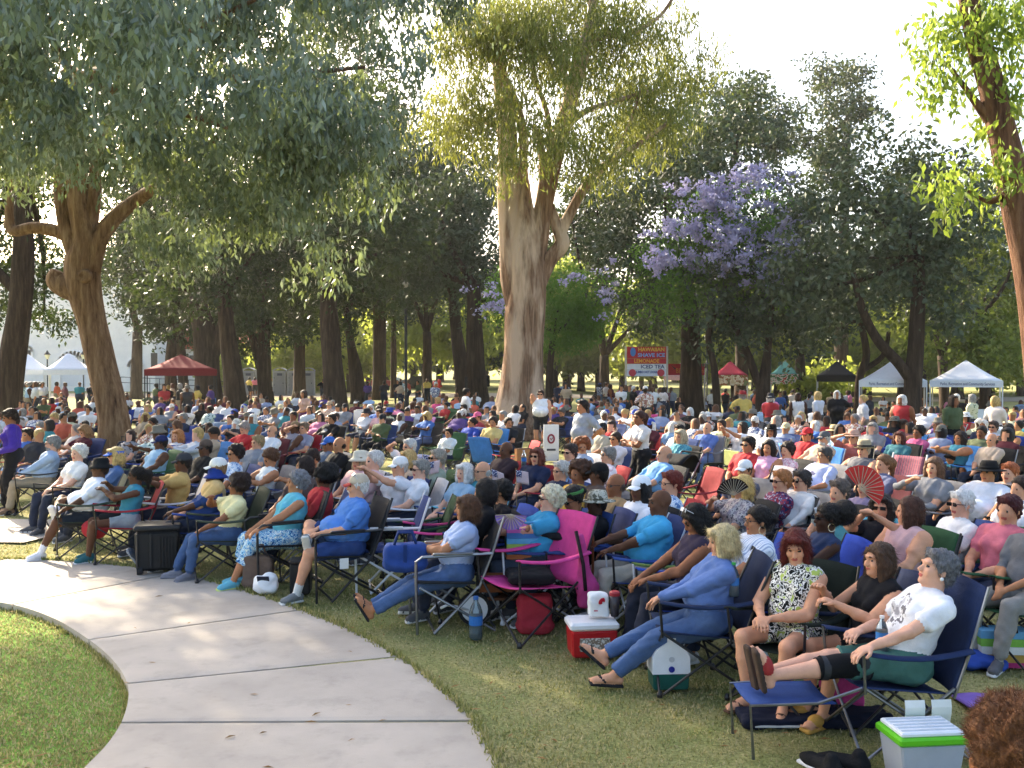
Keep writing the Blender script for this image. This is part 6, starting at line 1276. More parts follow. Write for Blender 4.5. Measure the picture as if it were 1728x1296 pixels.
LOWS = ['lap', 'lapf', 'cross', 'phone', 'bigm', 'turn', 'clap']
STS = ['stand', 'standf', 'hip', 'walk']
def clear_of(x, y, d):
    return all((x - a) ** 2 + (y - b) ** 2 > d * d for a, b in PEOPLE_XY)
TR = [(wx(196, 25), 25, 1.2), (wx(880, 31), 31, 2.0), (wx(8, 33), 33, .9), (wx(1540, 38), 38, .8), (wx(1166, 46), 46, 1), (wx(1288, 42), 42, .7)]
n_far = 0
def fill(n, x0, x1, y0, y1, d, pw=1.):
    global n_far
    k = t = 0
    while k < n and t < n * 40:
        t += 1; px = rnd.uniform(x0, x1); py = y0 + (y1 - y0) * rnd.random() ** pw; x, y = by_head(px, py, 1.17)
        if not clear_of(x, y, d) or any((x - a) ** 2 + (y - b) ** 2 < r * r for a, b, r in TR): continue
        if 600 < px < 700 and 700 < py < 750 or 885 < px < 1005 and y < 27: continue
        anon(px, py, rnd.choice(LOWS)); k += 1
    n_far += k
fill(44, -20, 480, 678, 726, .72); fill(24, 480, 860, 674, 704, .72); fill(30, 900, 1300, 684, 716, .7); fill(34, 1300, 1740, 692, 722, .7)
# queue and strollers standing near the stalls
def stand_fill(n, x0, x1, Y0, Y1):
    for _ in range(n):
        for t in range(20):
            px, Y = rnd.uniform(x0, x1), rnd.uniform(Y0, Y1); x = wx(px, Y)
            if clear_of(x, Y, .5): break
        z = 1.62 + gz(x, Y); py = CY - F * math.tan(math.atan2(z - CAMH, Y) + TH); anon(px, py, rnd.choice(STS), True, .97, rnd.uniform(0, 360))
stand_fill(7, 1040, 1140, 38.5, 42); stand_fill(4, 1195, 1300, 44, 52); stand_fill(6, 1300, 1445, 40, 50); stand_fill(6, 1450, 1690, 37.5, 41); stand_fill(5, 40, 165, 44, 50); stand_fill(4, 240, 380, 38, 44); stand_fill(3, 380, 540, 56, 74); stand_fill(4, 600, 760, 48, 62); stand_fill(2, 940, 1040, 42, 50)
print('PEOPLE', len(PEOPLE_XY))
# the rest of the far crowd reads as one mass
def crowd_mass(n):
    VV = []; QQ = []; MI = []; off = 0; ms = [skin(SKT['tan']), skin(SKT['dark'])] + [cloth(c) for c, _ in SPAL] + [hairm('18120e'), hairm('5a3c28'), cloth('2c3448')]
    tries = 0; k = 0; STQ = [(x0, x1, a, b) for x0, x1, a, b, m in ((1040, 1150, 38.5, 43, 16), (1195, 1300, 44, 52, 9), (1300, 1445, 40, 50, 9), (1450, 1690, 37.5, 41, 5), (20, 165, 44, 50, 12), (240, 380, 38, 44, 6), (380, 560, 56, 74, 5), (600, 760, 48, 62, 7), (930, 1040, 42, 50, 6)) for _ in range(m)]
    while k < n and tries < 9000:
        tries += 1; px = rnd.uniform(-40, 1770); py = rnd.uniform(662, 690) + (8 if px > 1100 else 0); x, y = by_head(px, py, 1.17)
        std = bool(STQ)
        if std: x0, x1, a, b = STQ.pop(); y = rnd.uniform(a, b); x = wx(rnd.uniform(x0, x1), y)
        elif 885 < px < 1005 and y < 27 or not clear_of(x, y, .62) or any((x - a) ** 2 + (y - b) ** 2 < r * r for a, b, r in TR): continue
        me, hc, Rh = lib_mesh(rnd.choice(STS if std else LOWS[:8]), rnd.choice(['short', 'long', 'bun']) + '_'); PEOPLE_XY.append((x, y)); k += 1
        nv = len(me.vertices); co = np.empty(nv * 3, np.float32); me.vertices.foreach_get('co', co); co = co.reshape(-1, 3); q = np.empty(len(me.loops), np.int32); me.loops.foreach_get('vertex_index', q); mi = np.empty(len(me.polygons), np.int32); me.polygons.foreach_get('material_index', mi)
        a = face_dir(x, y, 25) if not std else rnd.uniform(0, 6.3); c, s = math.cos(a), math.sin(a); P = np.stack([co[:, 0] * c - co[:, 1] * s + x, co[:, 0] * s + co[:, 1] * c + y, co[:, 2] * .96 + gz(x, y)], 1)
        sh = 2 + rnd.randrange(len(SPAL)); sk = rnd.randrange(2); hr = 2 + len(SPAL) + rnd.randrange(2); pn = len(ms) - 1; mp = np.array([sk, sh, sh, sk, pn, pn, pn, sk, sk, hr, hr, pn, sh])
        VV.append(P); QQ.append(q.reshape(-1, 4) + off); MI.append(mp[mi]); off += nv
    if VV: tag(link(bpy.data.objects.new('crowd', npmesh('crowd', np.vstack(VV), np.vstack(QQ), ms, np.concatenate(MI)))), 'farthest seated spectators merging into one mass under the trees', 'crowd', kind='stuff')
    print('CROWD', k)
crowd_mass(270)
# ---------------------------------------------------------------- things people brought
def soft(parent, name, prims, m, h=.012, wr=.006, seed=3):
    B = Body(h)
    for p in prims:
        if p[0] == 'e': B.ell(SHIRT, p[1], p[2], None, p[3] if len(p) > 3 else .03)
        elif p[0] == 'b': B.box(SHIRT, p[1], p[2], None, p[3] if len(p) > 3 else .03, .02)
        else: B.cone(SHIRT, p[1], p[2], p[3], p[4], .02)
    P, Q, L = B.mesh('', 1); P = wrinkle(P, Q, L, wr, seed); return link(bpy.data.objects.new(name, npmesh(name, P, Q, [m])), parent)
def thing(name, label, cat, px, py, rz=0, z=0., sc=1., Y=None, group=None):
    p = plane(px, py, z) if Y is None else at(px, py, Y); e = empty(name, (p[0], p[1], z if Y is None else p[2]), rz, sc); return tag(e, label, cat, group)
def part(e, name, mb, m, smooth=False): return mb.build(name, m, e, smooth)
BLK = plain('17181a', .6, .4); 
# rolling black cooler
e = thing('rolling_cooler', 'black wheeled cooler box standing on the grass edge', 'cooler', 268, 964, .25)
mb = MB(); mb.box((0, 0, .26), (.44, .36, .44), top=(.47, .38), bev=.03); part(e, 'body', mb, BLK); mb = MB(); mb.box((0, 0, .515), (.5, .41, .06), bev=.02); part(e, 'lid', mb, plain('202124', .55))
for k in range(6): mb = MB(); mb.box((.03 + k * .033, -.195, .25), (.014, .02, .34)); part(e, 'rib', mb, BLK)
for s in (-.2, -.06): mb = MB(); mb.tube([(s, -.205, .08), (s, -.215, .46)], .012, 6); part(e, 'handle_rail', mb, plain('2a2b2e', .4))
for s in (-.18, .18): mb = MB(); mb.lathe([(.03, -.03), (.055, -.03), (.055, .03), (.03, .03)], (s, -.14, .055), 14, 0, Matrix.Rotation(math.pi / 2, 3, 'Y')); part(e, 'wheel', mb, plain('2a2a2c', .8))
# pouches and bags
e = thing('red_pouch', 'bright red cloth pouch hanging before the teal tank top', 'bag', 160, 893, 0, .34); soft(e, 'pouch', [('e', (0, 0, 0), (.16, .09, .12)), ('e', (.06, 0, .07), (.1, .07, .05))], cloth('c41f30'))
e = thing('dark_pouch', 'black cloth jacket lying on the lap beside the red pouch', 'jacket', 190, 872, 0, .5); soft(e, 'jacket', [('e', (0, 0, 0), (.17, .1, .06)), ('e', (.12, 0, -.04), (.08, .08, .05))], cloth('1b1c20'))
e = thing('brown_tote', 'slouching taupe tote bag beside the floral capris', 'bag', 436, 992); soft(e, 'tote', [('b', (0, 0, .17), (.15, .07, .17)), ('e', (0, 0, .06), (.17, .09, .07))], cloth('6f5a4c')); mb = MB(); mb.tube([(-.09, 0, .32), (-.07, 0, .45), (.05, 0, .45), (.09, 0, .32)], .012, 6); part(e, 'strap', mb, cloth('6f5a4c'), True)
e = thing('plastic_bag', 'crumpled white plastic bag with dark print on the grass', 'bag', 448, 1002); soft(e, 'bag', [('e', (0, 0, .09), (.13, .1, .1)), ('e', (.05, 0, .17), (.07, .06, .05))], plain('e6e8ea', .4), .01, .012, 8); mb = MB(); mb.box((0, -.09, .17), (.12, .01, .06), 0, Matrix.Rotation(.5, 3, 'X')); part(e, 'print', mb, plain('1f2638'))
e = thing('black_box_cooler', 'squat black cooler behind the moustached sitter', 'cooler', 508, 1000, .1); mb = MB(); mb.box((0, 0, .16), (.2, .24, .32), bev=.02); part(e, 'body', mb, BLK); mb = MB(); mb.box((0, 0, .33), (.21, .25, .03), bev=.008); part(e, 'lid', mb, BLK)
e = thing('blue_handbag', 'slouchy royal blue handbag on the lap of the striped top', 'bag', 684, 962, .1, 0, 1, 8.35); soft(e, 'bag_body', [('b', (0, 0, .12), (.19, .1, .12), .06), ('e', (0, 0, .05), (.2, .12, .06))], cloth('24458c')); 
for s in (-.05, .05): mb = MB(); mb.tube([(-.1, s, .22), (-.06, s, .34), (.06, s, .34), (.1, s, .22)], .012, 6); part(e, 'handle', mb, cloth('1c3670'), True)
mb = MB(); mb.box((0.0, -.1, .14), (.03, .012, .2)); part(e, 'strap', mb, cloth('1c3670'))
# folding wagon behind the pink chair
e = thing('folding_wagon', 'wooden slatted folding wagon with white wheels', 'wagon', 812, 1052, .05); FRW = metal('1c1c1e')
for k, z in enumerate((.36, .26)):
    mb = MB(); mb.box((.24, -.02, z + .06), (.52, .018, .075), bev=.004); part(e, 'slat', mb, plain('7a4424', .6, .3, 0, .2, 14))
mb = MB(); mb.box((.24, .3, .34), (.52, .018, .24)); part(e, 'side_panel', mb, plain('7a4424', .6, .3, 0, .2, 14)); mb = MB(); mb.box((.24, .14, .22), (.54, .34, .02)); part(e, 'floor_board', mb, plain('5c3620', .7))
for x in (-.03, .5):
    for y in (-.03, .31): mb = MB(); mb.tube([(x, y, .12), (x, y, .5)], .012, 6); part(e, 'post', mb, FRW)
for x, y in ((-.06, -.06), (.05, .1), (.52, -.05), (.52, .32)):
    mb = MB(); R = Matrix.Rotation(math.pi / 2, 3, 'X'); mb.lathe([(.118, -.02), (.148, -.02), (.148, .02), (.118, .02), (.118, -.02)], (x, y, .148), 22, 0, R); wv = part(e, 'wheel', mb, plain('1c1c1e', .8))
    mb = MB(); mb.lathe([(.02, -.022), (.035, -.022), (.035, .022), (.02, .022)], (x, y, .148), 10, 0, R); mb.lathe([(.1, -.014), (.118, -.014), (.118, .014), (.1, .014)], (x, y, .148), 22, 0, R)
    for q in range(8): a = q * math.pi / 4; mb.tube([(x + .03 * math.cos(a), y, .148 + .03 * math.sin(a)), (x + .11 * math.cos(a), y, .148 + .11 * math.sin(a))], .01, 5)
    mb.build('rim', plain('d8dadc', .4), wv)
mb = MB(); mb.tube([(-.1, -.06, .14), (-.3, -.12, .2), (-.36, -.12, .17)], .013, 6); part(e, 'brake_bar', mb, plain('d0d2d4', .4), True)
e = thing('striped_cooler_bag', 'insulated bag with pink, blue and lime stripes', 'cooler bag', 890, 940, .08, 0, 1, 8.7)
zz = 0
for hgt, c in ((.05, 'd87c40'), (.05, '3f92c8'), (.045, 'a8c83c'), (.05, '54acd8'), (.05, '3878b8'), (.04, 'c858b0')): mb = MB(); mb.box((0, 0, zz + hgt / 2), (.40, .26, hgt - .002)); part(e, 'stripe_band', mb, cloth(c)); zz += hgt
mb = MB(); mb.tube([(-.1, -.13, .28), (-.08, -.14, .34), (.08, -.14, .34), (.1, -.13, .28)], .01, 6); part(e, 'handle', mb, cloth('3f92c8'), True)
def bottle(label, px, py, h, liq, cap, rz=0, z=0., Y=None, full=.6, r=None):
    e = thing('water_bottle', label, 'bottle', px, py, rz, z, 1, Y, 'drink bottles'); r = r or h * .16
    mb = MB(); mb.lathe([(r * .9, 0), (r, .02), (r, h * .62), (r * .75, h * .76), (r * .36, h * .88), (r * .36, h * .94)], n=16); part(e, 'shell', mb, glass('cfe4ee'), True)
    mb = MB(); mb.lathe([(r * .86, .006), (r * .95, .02), (r * .95, h * full)], n=16); part(e, 'drink', mb, plain(liq, .1, .5), True)
    mb = MB(); mb.lathe([(r * .4, h * .93), (r * .4, h), (0, h + .001)], n=12); part(e, 'cap', mb, plain(cap, .4)); mb = MB(); mb.lathe([(r * 1.015, h * .34), (r * 1.015, h * .56)], n=16); part(e, 'label', mb, plain('3a7ac0' if liq != '1a6a66' else '2a6ab0', .4))
bottle('large bottle of teal drink standing before the pink chair', 803, 1078, .36, '1a6a66', '3060a0', 0, 0, None, .35)
bottle('water bottle with green cap behind the blonde bob', 1238, 1006, .24, '9cc0d8', '3fae50', 0, 0, 6.7)
bottle('water bottle resting by the green shorts', 1488, 1100, .22, 'b8ccd8', 'e0e0e0', 0, 0, 5.7)
bottle('water bottle on the teal sitter\'s red chair arm', 224, 862, .2, 'b8ccd8', 'e8e8e8', 0, 0, 11.4)
bottle('water bottle standing on the white table', 884, 788, .24, 'c8d4dc', 'e8e8e8', 0, 0, 13.6)
# the empty pink chair with its bags
p = plane(905, 1082); chair('camp', (p[0] + .02, p[1] + .3, 0), math.radians(214), cloth('d02c84'), FR_D, 'empty hot pink folding chair beside the path', 'empty folding chairs', sc=1.1)
e = empty('cushion', (p[0] - .05, p[1] + .28, .47), .1); tag(e, 'black seat cushion lying on the empty pink chair', 'cushion'); soft(e, 'pad', [('b', (0, 0, .02), (.2, .2, .045), .04)], cloth('17181b'))
e = empty('pink_carry_bag', (p[0] + .42, p[1] + .2, .42), 0); tag(e, 'magenta drawstring carry bag hanging behind the pink chair', 'bag'); soft(e, 'bag', [('c', (-.04, 0, .42), (.0, 0, .1), .03, .06), ('e', (.02, 0, -.02), (.10, .08, .13)), ('e', (0, 0, -.13), (.07, .06, .07))], cloth('c03080')); mb = MB(); mb.tube([(-.08, -.06, .48), (-.02, -.11, .2), (.0, -.1, -.02)], .016, 6); part(e, 'strap', mb, cloth('2a1c24'), True)
e = thing('red_bag', 'crimson cloth bag on the grass under the pink chair', 'bag', 906, 1075, .1); soft(e, 'bag', [('b', (0, .16, .16), (.15, .08, .17), .05), ('e', (0, .16, .06), (.17, .1, .07))], cloth('b01e34'))
# red and white cooler with food bag and tumbler
e = thing('red_cooler', 'red picnic cooler with white lid and printed panel', 'cooler', 1003, 1110, .12, 0, .92)
mb = MB(); mb.box((0, .12, .12), (.38, .27, .24), top=(.4, .29), bev=.02); part(e, 'body', mb, plain('b01c22', .4)); mb = MB(); mb.box((0, .12, .27), (.43, .31, .07), bev=.02); part(e, 'lid', mb, plain('e4e2e0', .4)); mb = MB(); mb.box((0, -.027, .12), (.26, .012, .11)); part(e, 'printed_panel', mb, print_cloth('panel', ['c8c4b8', '8a7a6a', 'd8d4cc'], 30))
c0 = e.location
e = empty('paper_bag', (c0.x + .04, c0.y + .12, .305), .15, .85); tag(e, 'white takeaway bag with round red emblem on the red cooler', 'bag'); soft(e, 'bag', [('b', (0, 0, .1), (.095, .06, .105), .025), ('e', (0, 0, .2), (.08, .045, .03))], plain('e8e6e2', .6), .01, .007, 5)
mb = MB()
for q in range(5): mb.tube([(.03 + (.012 + .007 * q) * math.cos(a), -.07 - .001 * q, .135 + (.014 + .007 * q) * math.sin(a)) for a in np.linspace(.3 + .25 * q, 3.9 - .12 * q, 10)], .0042, 5)
part(e, 'emblem', mb, plain('c02030'))
mb = MB(); mb.box((-.02, -.064, .06), (.07, .004, .012)); part(e, 'lettering', mb, plain('c86070'))
e = empty('tumbler', (c0.x + .17, c0.y + .1, .305)); tag(e, 'dark tumbler with red lid on the red cooler', 'cup'); mb = MB(); mb.lathe([(.032, 0), (.042, .17)], n=14); part(e, 'cup', mb, plain('3a3438', .3, .5), True); mb = MB(); mb.lathe([(.044, .165), (.044, .19), (.03, .2)], n=14); part(e, 'lid', mb, plain('9a2a34', .4))
# white and green lunch cooler
e = thing('lunch_cooler', 'small white peaked lunch cooler with dark green base', 'cooler', 1133, 1166, .06)
mb = MB(); mb.box((0, .1, .06), (.25, .19, .12), top=(.262, .2), bev=.012); part(e, 'base', mb, plain('17544c', .4)); mb = MB(); mb.prism([(-.135, .12), (.135, .12), (.132, .24), (.105, .29), (.03, .345), (.03, .375), (-.03, .375), (-.03, .345), (-.105, .29), (-.132, .24)], -.005, .205, 0, lambda x, y, z: (x, z, y)); ld = part(e, 'lid', mb, plain('dfe2e6', .35))
mb = MB(); mb.lathe([(0, 0), (.022, 0), (.022, .006)], (0, -.006, .155), 14, 0, Matrix.Rotation(math.pi / 2, 3, 'X')); mb.build('button', plain('1f2a86', .3), ld); mb = MB(); mb.lathe([(.014, 0), (.02, 0), (.02, .003)], (0, -.006, .225), 14, 0, Matrix.Rotation(math.pi / 2, 3, 'X')); mb.build('seal', plain('b8bcc2', .3), ld)
mb = MB(); mb.box((0, .1, .36), (.016, .14, .02)); mb.build('grip_slot', plain('2a3a6a'), ld)
# grey and lime cooler at the front
e = thing('lime_cooler', 'light grey cooler with lime green rim and white lid', 'cooler', 1572, 1326, .1, 0, .88)
mb = MB(); mb.box((0, .12, .13), (.36, .25, .27), top=(.42, .29), bev=.018); part(e, 'body', mb, plain('a4a9b4', .4)); mb = MB(); mb.box((0, .12, .285), (.455, .325, .055), bev=.014); part(e, 'rim', mb, plain('5cb81f', .4)); mb = MB(); mb.box((0, .12, .325), (.41, .28, .03), bev=.008); ld = part(e, 'lid', mb, plain('dfe3e8', .4))
for k in range(5): mb = MB(); mb.box((0, .02 + .05 * k, .342), (.37, .012, .008)); mb.build('groove', plain('c4cad2', .4), ld)
# bags, mats and clothes by the right-hand seats
e = thing('pink_tote', 'hot pink flat bag on the grass under the propped legs', 'bag', 1432, 1205, .1); soft(e, 'bag', [('b', (0, .1, .1), (.14, .05, .11), .02)], cloth('cc2c80'))
e = thing('folded_mat', 'dark navy folded mat lying on the grass', 'mat', 1390, 1225); soft(e, 'mat', [('b', (-.1, .1, .02), (.42, .14, .03), .02), ('b', (.25, .12, .03), (.2, .1, .03), .02)], cloth('161c30'), .014, .01); mb = MB(); mb.box((-.3, -.02, .012), (.3, .06, .01)); part(e, 'white_edge', mb, cloth('d0d0d0'))
e = thing('purple_mat', 'lilac mat spread on the grass behind the blue chair', 'mat', 1668, 1200); mb = MB(); mb.sheet(lambda u, v: (-.12 + .5 * u, .4 * v - .1, .012 + .006 * math.sin(9 * u + 5 * v)), 10, 8, .01); part(e, 'mat', mb, cloth('7a5cb8'), True)
e = thing('striped_tote', 'beach tote in sky blue, lime, white, gold and pink bands', 'bag', 1698, 1128, -.1)
for (z0, z1), c in zip(((0, .04), (.04, .10), (.10, .16), (.16, .22), (.22, .28)), ('b8246c', 'b8902c', 'd8d8d0', '7cbc34', '5ca0c8')):
    mb = MB(); mb.box((0, .1, (z0 + z1) / 2), (.34 + z0 * .1, .18, z1 - z0 - .002)); part(e, 'band', mb, cloth(c))
mb = MB(); mb.tube([(-.08, .01, .27), (-.06, 0, .37), (.06, 0, .37), (.08, .01, .27)], .01, 6); part(e, 'handle', mb, cloth('2a2a2c'), True)
e = thing('blue_jacket', 'crumpled royal blue jacket lying on the grass', 'jacket', 1652, 1128); soft(e, 'jacket', [('e', (0, .05, .05), (.2, .12, .06)), ('e', (.12, 0, .03), (.1, .1, .05)), ('e', (-.1, .1, .08), (.12, .1, .05))], cloth('2448a0'), .012, .014)
e = thing('black_bag', 'boxy black bag standing on the grass near the grey trousers', 'bag', 1668, 1028, .05); soft(e, 'bag', [('b', (0, .1, .12), (.17, .1, .12), .03)], cloth('17181b')); mb = MB(); mb.tube([(-.08, .08, .23), (-.05, .06, .3), (.05, .06, .3), (.08, .08, .23)], .01, 6); part(e, 'handle', mb, cloth('17181b'), True)
for k, (px, py, rz, lb) in enumerate(((1388, 1304, 2.0, 'black running shoe with white trim at the picture bottom, tilted'), (1428, 1300, 2.5, 'black running shoe lying behind its tilted partner'))):
    e = thing('running_shoe', lb, 'shoe', px, py, rz, 0, 1.05, None, 'pair of black running shoes'); soft(e, 'upper', [('c', (-.08, 0, .05), (.08, 0, .045), .045, .038), ('e', (.1, 0, .04), (.07, .042, .03)), ('c', (-.08, 0, .05), (-.07, 0, .1), .04, .035)], cloth('1a1b1e'), .009, .002); mb = MB(); mb.box((.02, 0, .012), (.28, .085, .024), bev=.008); part(e, 'sole', mb, plain('d8d8da', .5)); mb = MB(); mb.box((.02, -.043, .05), (.05, .006, .03)); part(e, 'side_mark', mb, plain('e4e4e6', .5))
# knee brace, footrest and tags on the propped-up sitter
Hp = V3(0, .0, .5) + V3(0, 1, 0) * .097 * 1.2 ** .5; K, An = ik(Hp, (1.12, .10, .47), .44, .42, (.1, .2, 1)); pts = [Hp + (K - Hp) * .62, Hp + (K - Hp) * .85, K + (An - K) * .05, K + (An - K) * .2, K + (An - K) * .38]
mb = MB(); mb.tube([tuple(q) for q in pts], [.083, .077, .074, .071, .068], 18, 0, False); o = mb.build('knee_brace', cloth('16171a'), g25, True)
for t in (.7, .97): q = Hp + (K - Hp) * t if t < .9 else K + (An - K) * .28; mb = MB(); mb.tube([tuple(q - nrm(K - Hp) * .022), tuple(q + nrm(K - Hp) * .022)], .083 if t < .9 else .074, 18, 0, False); mb.build('strap', plain('26282c', .6), o, True)
ch25 = [x for x in bpy.data.objects if x.get('label', '').startswith('folding chair carrying the grey-haired person in a white tee and green')][0]
mb = MB(); mb.sheet(lambda u, v: (.5 + .5 * u, -.2 + .4 * v, .32 - .02 * math.sin(math.pi * v)), 6, 6, .01); o = mb.build('footrest', cloth('2a4a8c'), ch25, True)
for s in (-1, 1):
    mb = MB(); mb.tube([(.36, s * .24, .42), (.62, s * .22, .33), (1.02, s * .2, .32), (1.0, s * .2, 0)], .01, 6); mb.build('leg', FR_G, ch25)
for y, r in ((-.1, .1), (.06, -.15)): mb = MB(); mb.sheet(lambda u, v, y=y: (.02 + .01 * math.sin(6 * v), -.34, .36 - .14 * v) if False else (-.04 + y + .12 * u, .315 + .01 * math.sin(5 * v), .37 - .17 * v), 3, 4, .002); mb.build('care_tag', plain('e2e2de', .7), ch25)
for nm, q in (('folding chair carrying the moustached', (.1, .295, .36)),):
    c = [x for x in bpy.data.objects if x.get('label', '').startswith(nm)][0]; mb = MB(); mb.box(q, (.085, .004, .1)); mb.build('care_tag', plain('e2e2de', .7), c)
# cane, paper, fans
def near(label): return [x for x in bpy.data.objects if x.get('label', '') == label][0]
o = near('seated bald person in a turquoise tee resting on a cane'); e = empty('walking_cane', o.matrix_basis @ Vector((.50, -.1, 0)), o.rotation_euler.z); tag(e, 'brown wooden walking cane held by the bald sitter', 'cane'); mb = MB(); mb.tube([(0, 0, 0), (0, 0, .78), (.02, 0, .84), (.06, 0, .86), (.1, 0, .83), (.11, 0, .79)], .012, 8); part(e, 'shaft', mb, plain('7a4424', .4), True)
o = near('standing person in a purple lettered top holding a paper'); e = empty('paper_sheet', o.matrix_basis @ Vector((.3, .16, 1.0)), o.rotation_euler.z); tag(e, 'white sheet of paper held at the purple top', 'paper'); mb = MB(); mb.sheet(lambda u, v: (.02 * math.sin(3 * u), -.12 + .22 * u, -.14 + .28 * v), 5, 5, .002); part(e, 'sheet', mb, plain('e8e8e4', .8))
for k, (t, zz, w) in enumerate((('Soul', 1.2, .14), ('~ ~ ~', 1.13, .2), ('Jazz', 1.07, .16))):
    pass
def fan(label, px, py, Y, c, r, a0, a1, rz=0):
    e = thing('hand_fan', label, 'fan', px, py, rz, 0, 1, Y, 'hand fans'); n = 14
    for k in range(n):
        t0, t1 = a0 + (a1 - a0) * k / n, a0 + (a1 - a0) * (k + 1) / n; y = .012 * (k % 2)
        mb = MB(); mb.add([(r * .25 * math.cos(t0), y, r * .25 * math.sin(t0)), (r * math.cos(t0), y, r * math.sin(t0)), (r * math.cos(t1), .012 - y, r * math.sin(t1)), (r * .25 * math.cos(t1), .012 - y, r * .25 * math.sin(t1))], [(0, 1, 2, 3)]); part(e, 'leaf_fold', mb, cloth(c))
        mb = MB(); tm = t0; mb.tube([(0, y - .004, 0), (r * .95 * math.cos(tm), y - .004, r * .95 * math.sin(tm))], .003, 4); part(e, 'stick', mb, plain('b8a890', .5))
o = near('seated person in sunglasses and black holding up a red fan'); fan('bright red folding fan held up beside the aqua chair', 1452, 826, o.location.y - .35, 'd8281f', .2, -.7, 2.3)
fan('dark lace folding fan before the blonde flowered blouse', 1238, 836, 9.4, '2a1c18', .17, .5, 3.0); fan('lilac pleated fan held by the turquoise tee', 862, 868, 8.3, '8a6cc0', .14, 3.2, 6.2)
# little flags
FS = print_cloth('flag_stripes', ['b02030', 'e6e6e6', 'b02030', 'e6e6e6'], 18, 'h'); FB = print_cloth('flag_canton', ['1f2c64', '1f2c64', 'd8d8e0'], 40)
for k, (px, py, Y, tl, l) in enumerate(((716, 800, 13.5, .5, 'small striped flag left of the sage shirt'), (733, 812, 12.6, .35, 'small striped flag before the sage shirt'), (722, 818, 12.2, -.3, 'small striped flag hanging by the white tee'), (832, 830, 11.8, .45, 'small striped flag on the grey chair, left one'), (872, 832, 11.7, .2, 'small striped flag on the grey chair, right one'), (972, 768, 19.5, .9, 'striped flag drooping beside the standing grey tee'))):
    e = thing('small_flag', l, 'flag', px, py, 0, 0, .62, Y, 'small hand flags'); mb = MB(); mb.tube([(0, 0, -.25), (-.08 * tl, 0, .5)], .006, 5); part(e, 'stick', mb, plain('b89868', .6))
    R = lambda u, v, tl=tl: (-.06 * tl + .24 * u + .1 * tl * v * u, .03 * math.sin(5 * u), .46 - .26 * v - .2 * tl * u)
    mb = MB(); mb.sheet(R, 8, 6, .003); fl = part(e, 'cloth', mb, FS, True); mb = MB(); mb.sheet(lambda u, v: (R(u * .45, v * .52)[0], R(u * .45, v * .52)[1] - .006, R(u * .45, v * .52)[2]), 4, 4, .005); mb.build('canton', FB, fl, True)
# drums, boards, table
for px, py, l, bag in ((733, 756, 'dark green steel drum used as a bin', False), (1686, 806, 'dark green bin heaped with a white bag near the edge', True)):
    e = thing('steel_drum', l, 'bin', px, py); G = plain('1d5a2c', .45, .4, 0, .12); mb = MB(); mb.lathe([(.28, 0), (.29, .02), (.28, .04), (.28, .28), (.3, .3), (.28, .32), (.28, .56), (.3, .58), (.28, .6), (.28, .86), (.295, .88), (.28, .89), (.25, .87), (.25, .6)], n=24); part(e, 'shell', mb, G, True)
    mb = MB(); mb.sheet(lambda u, v: (.297 * math.cos(6.2832 * u), .297 * math.sin(6.2832 * u), .9 - .12 * v - .02 * math.sin(17 * u)), 24, 2, .004); part(e, 'liner', mb, plain('141518', .4))
    if bag: soft(e, 'heaped_bag', [('e', (0, 0, .95), (.2, .18, .12)), ('e', (-.2, 0, .92), (.1, .1, .06))], plain('e8e8e8', .5), .016, .012)
e = thing('a_frame_board', 'white plastic A-frame sign board on the grass', 'sign', 615, 750, .35)
for s in (-1, 1): mb = MB(); mb.box((0, s * .2, .52), (.62, .03, 1.08), 0, Matrix.Rotation(s * .36, 3, 'X'), None, .01); part(e, 'panel', mb, plain('dfdfdc', .5))
mb = MB(); mb.box((0, 0, 1.03), (.5, .06, .05)); part(e, 'hinge', mb, plain('c8c8c8', .5))
e = thing('a_frame_board', 'white A-frame sign under the second white canopy', 'sign', 1656, 694, .2, -.4, 1., 39, None); e.location.z = -.42
for s in (-1, 1): mb = MB(); mb.box((0, s * .2, .52), (.62, .03, 1.08), 0, Matrix.Rotation(s * .36, 3, 'X')); part(e, 'panel', mb, plain('dfdfdc', .5))
e = thing('banner_sign', 'narrow white sign with a round dark red emblem by the tank top', 'sign', 930, 778, .1); mb = MB(); mb.box((0, 0, .45), (.38, .03, .9)); part(e, 'panel', mb, plain('e0e0e2', .6)); mb = MB(); mb.tube([(.075 * math.cos(a), -.02, .55 + .1 * math.sin(a)) for a in np.linspace(0, 6.2832, 19)], .022, 6, 0, False); mb.tube([(-.03, -.022, .57), (.0, -.022, .52), (.035, -.022, .58)], .012, 5); part(e, 'emblem', mb, plain('8a2038')); mb = MB(); mb.box((0, -.018, .28), (.22, .006, .05)); part(e, 'lettering', mb, plain('4a4a52'))
for s in (-.16, .16): mb = MB(); mb.box((s, .05, .02), (.04, .2, .04)); part(e, 'foot', mb, FR_G)
e = empty('folding_table', at(878, 798, 14.2) * np.array([1, 1, 0])); tag(e, 'white-topped folding table among the seats', 'table'); mb = MB(); mb.box((0, 0, .73), (.9, .7, .03), bev=.008); part(e, 'table_top', mb, plain('e6e6e6', .5))
for sx in (-.38, .38):
    for sy in (-.28, .28): mb = MB(); mb.tube([(sx, sy, 0), (sx * .95, sy * .95, .72)], .014, 6); part(e, 'leg', mb, FR_G)
b = e.location; e = empty('brown_paper_bag', (b.x + .05, b.y - .12, .745), .3); tag(e, 'kraft brown paper bag standing on the white table', 'bag'); mb = MB(); mb.box((0, 0, .17), (.24, .14, .34), top=(.25, .12)); part(e, 'bag', mb, plain('b07c4c', .8, .1, 0, .1, 9)); mb = MB(); mb.box((0, 0, .345), (.22, .1, .012)); part(e, 'mouth', mb, plain('5a3c24', .9))
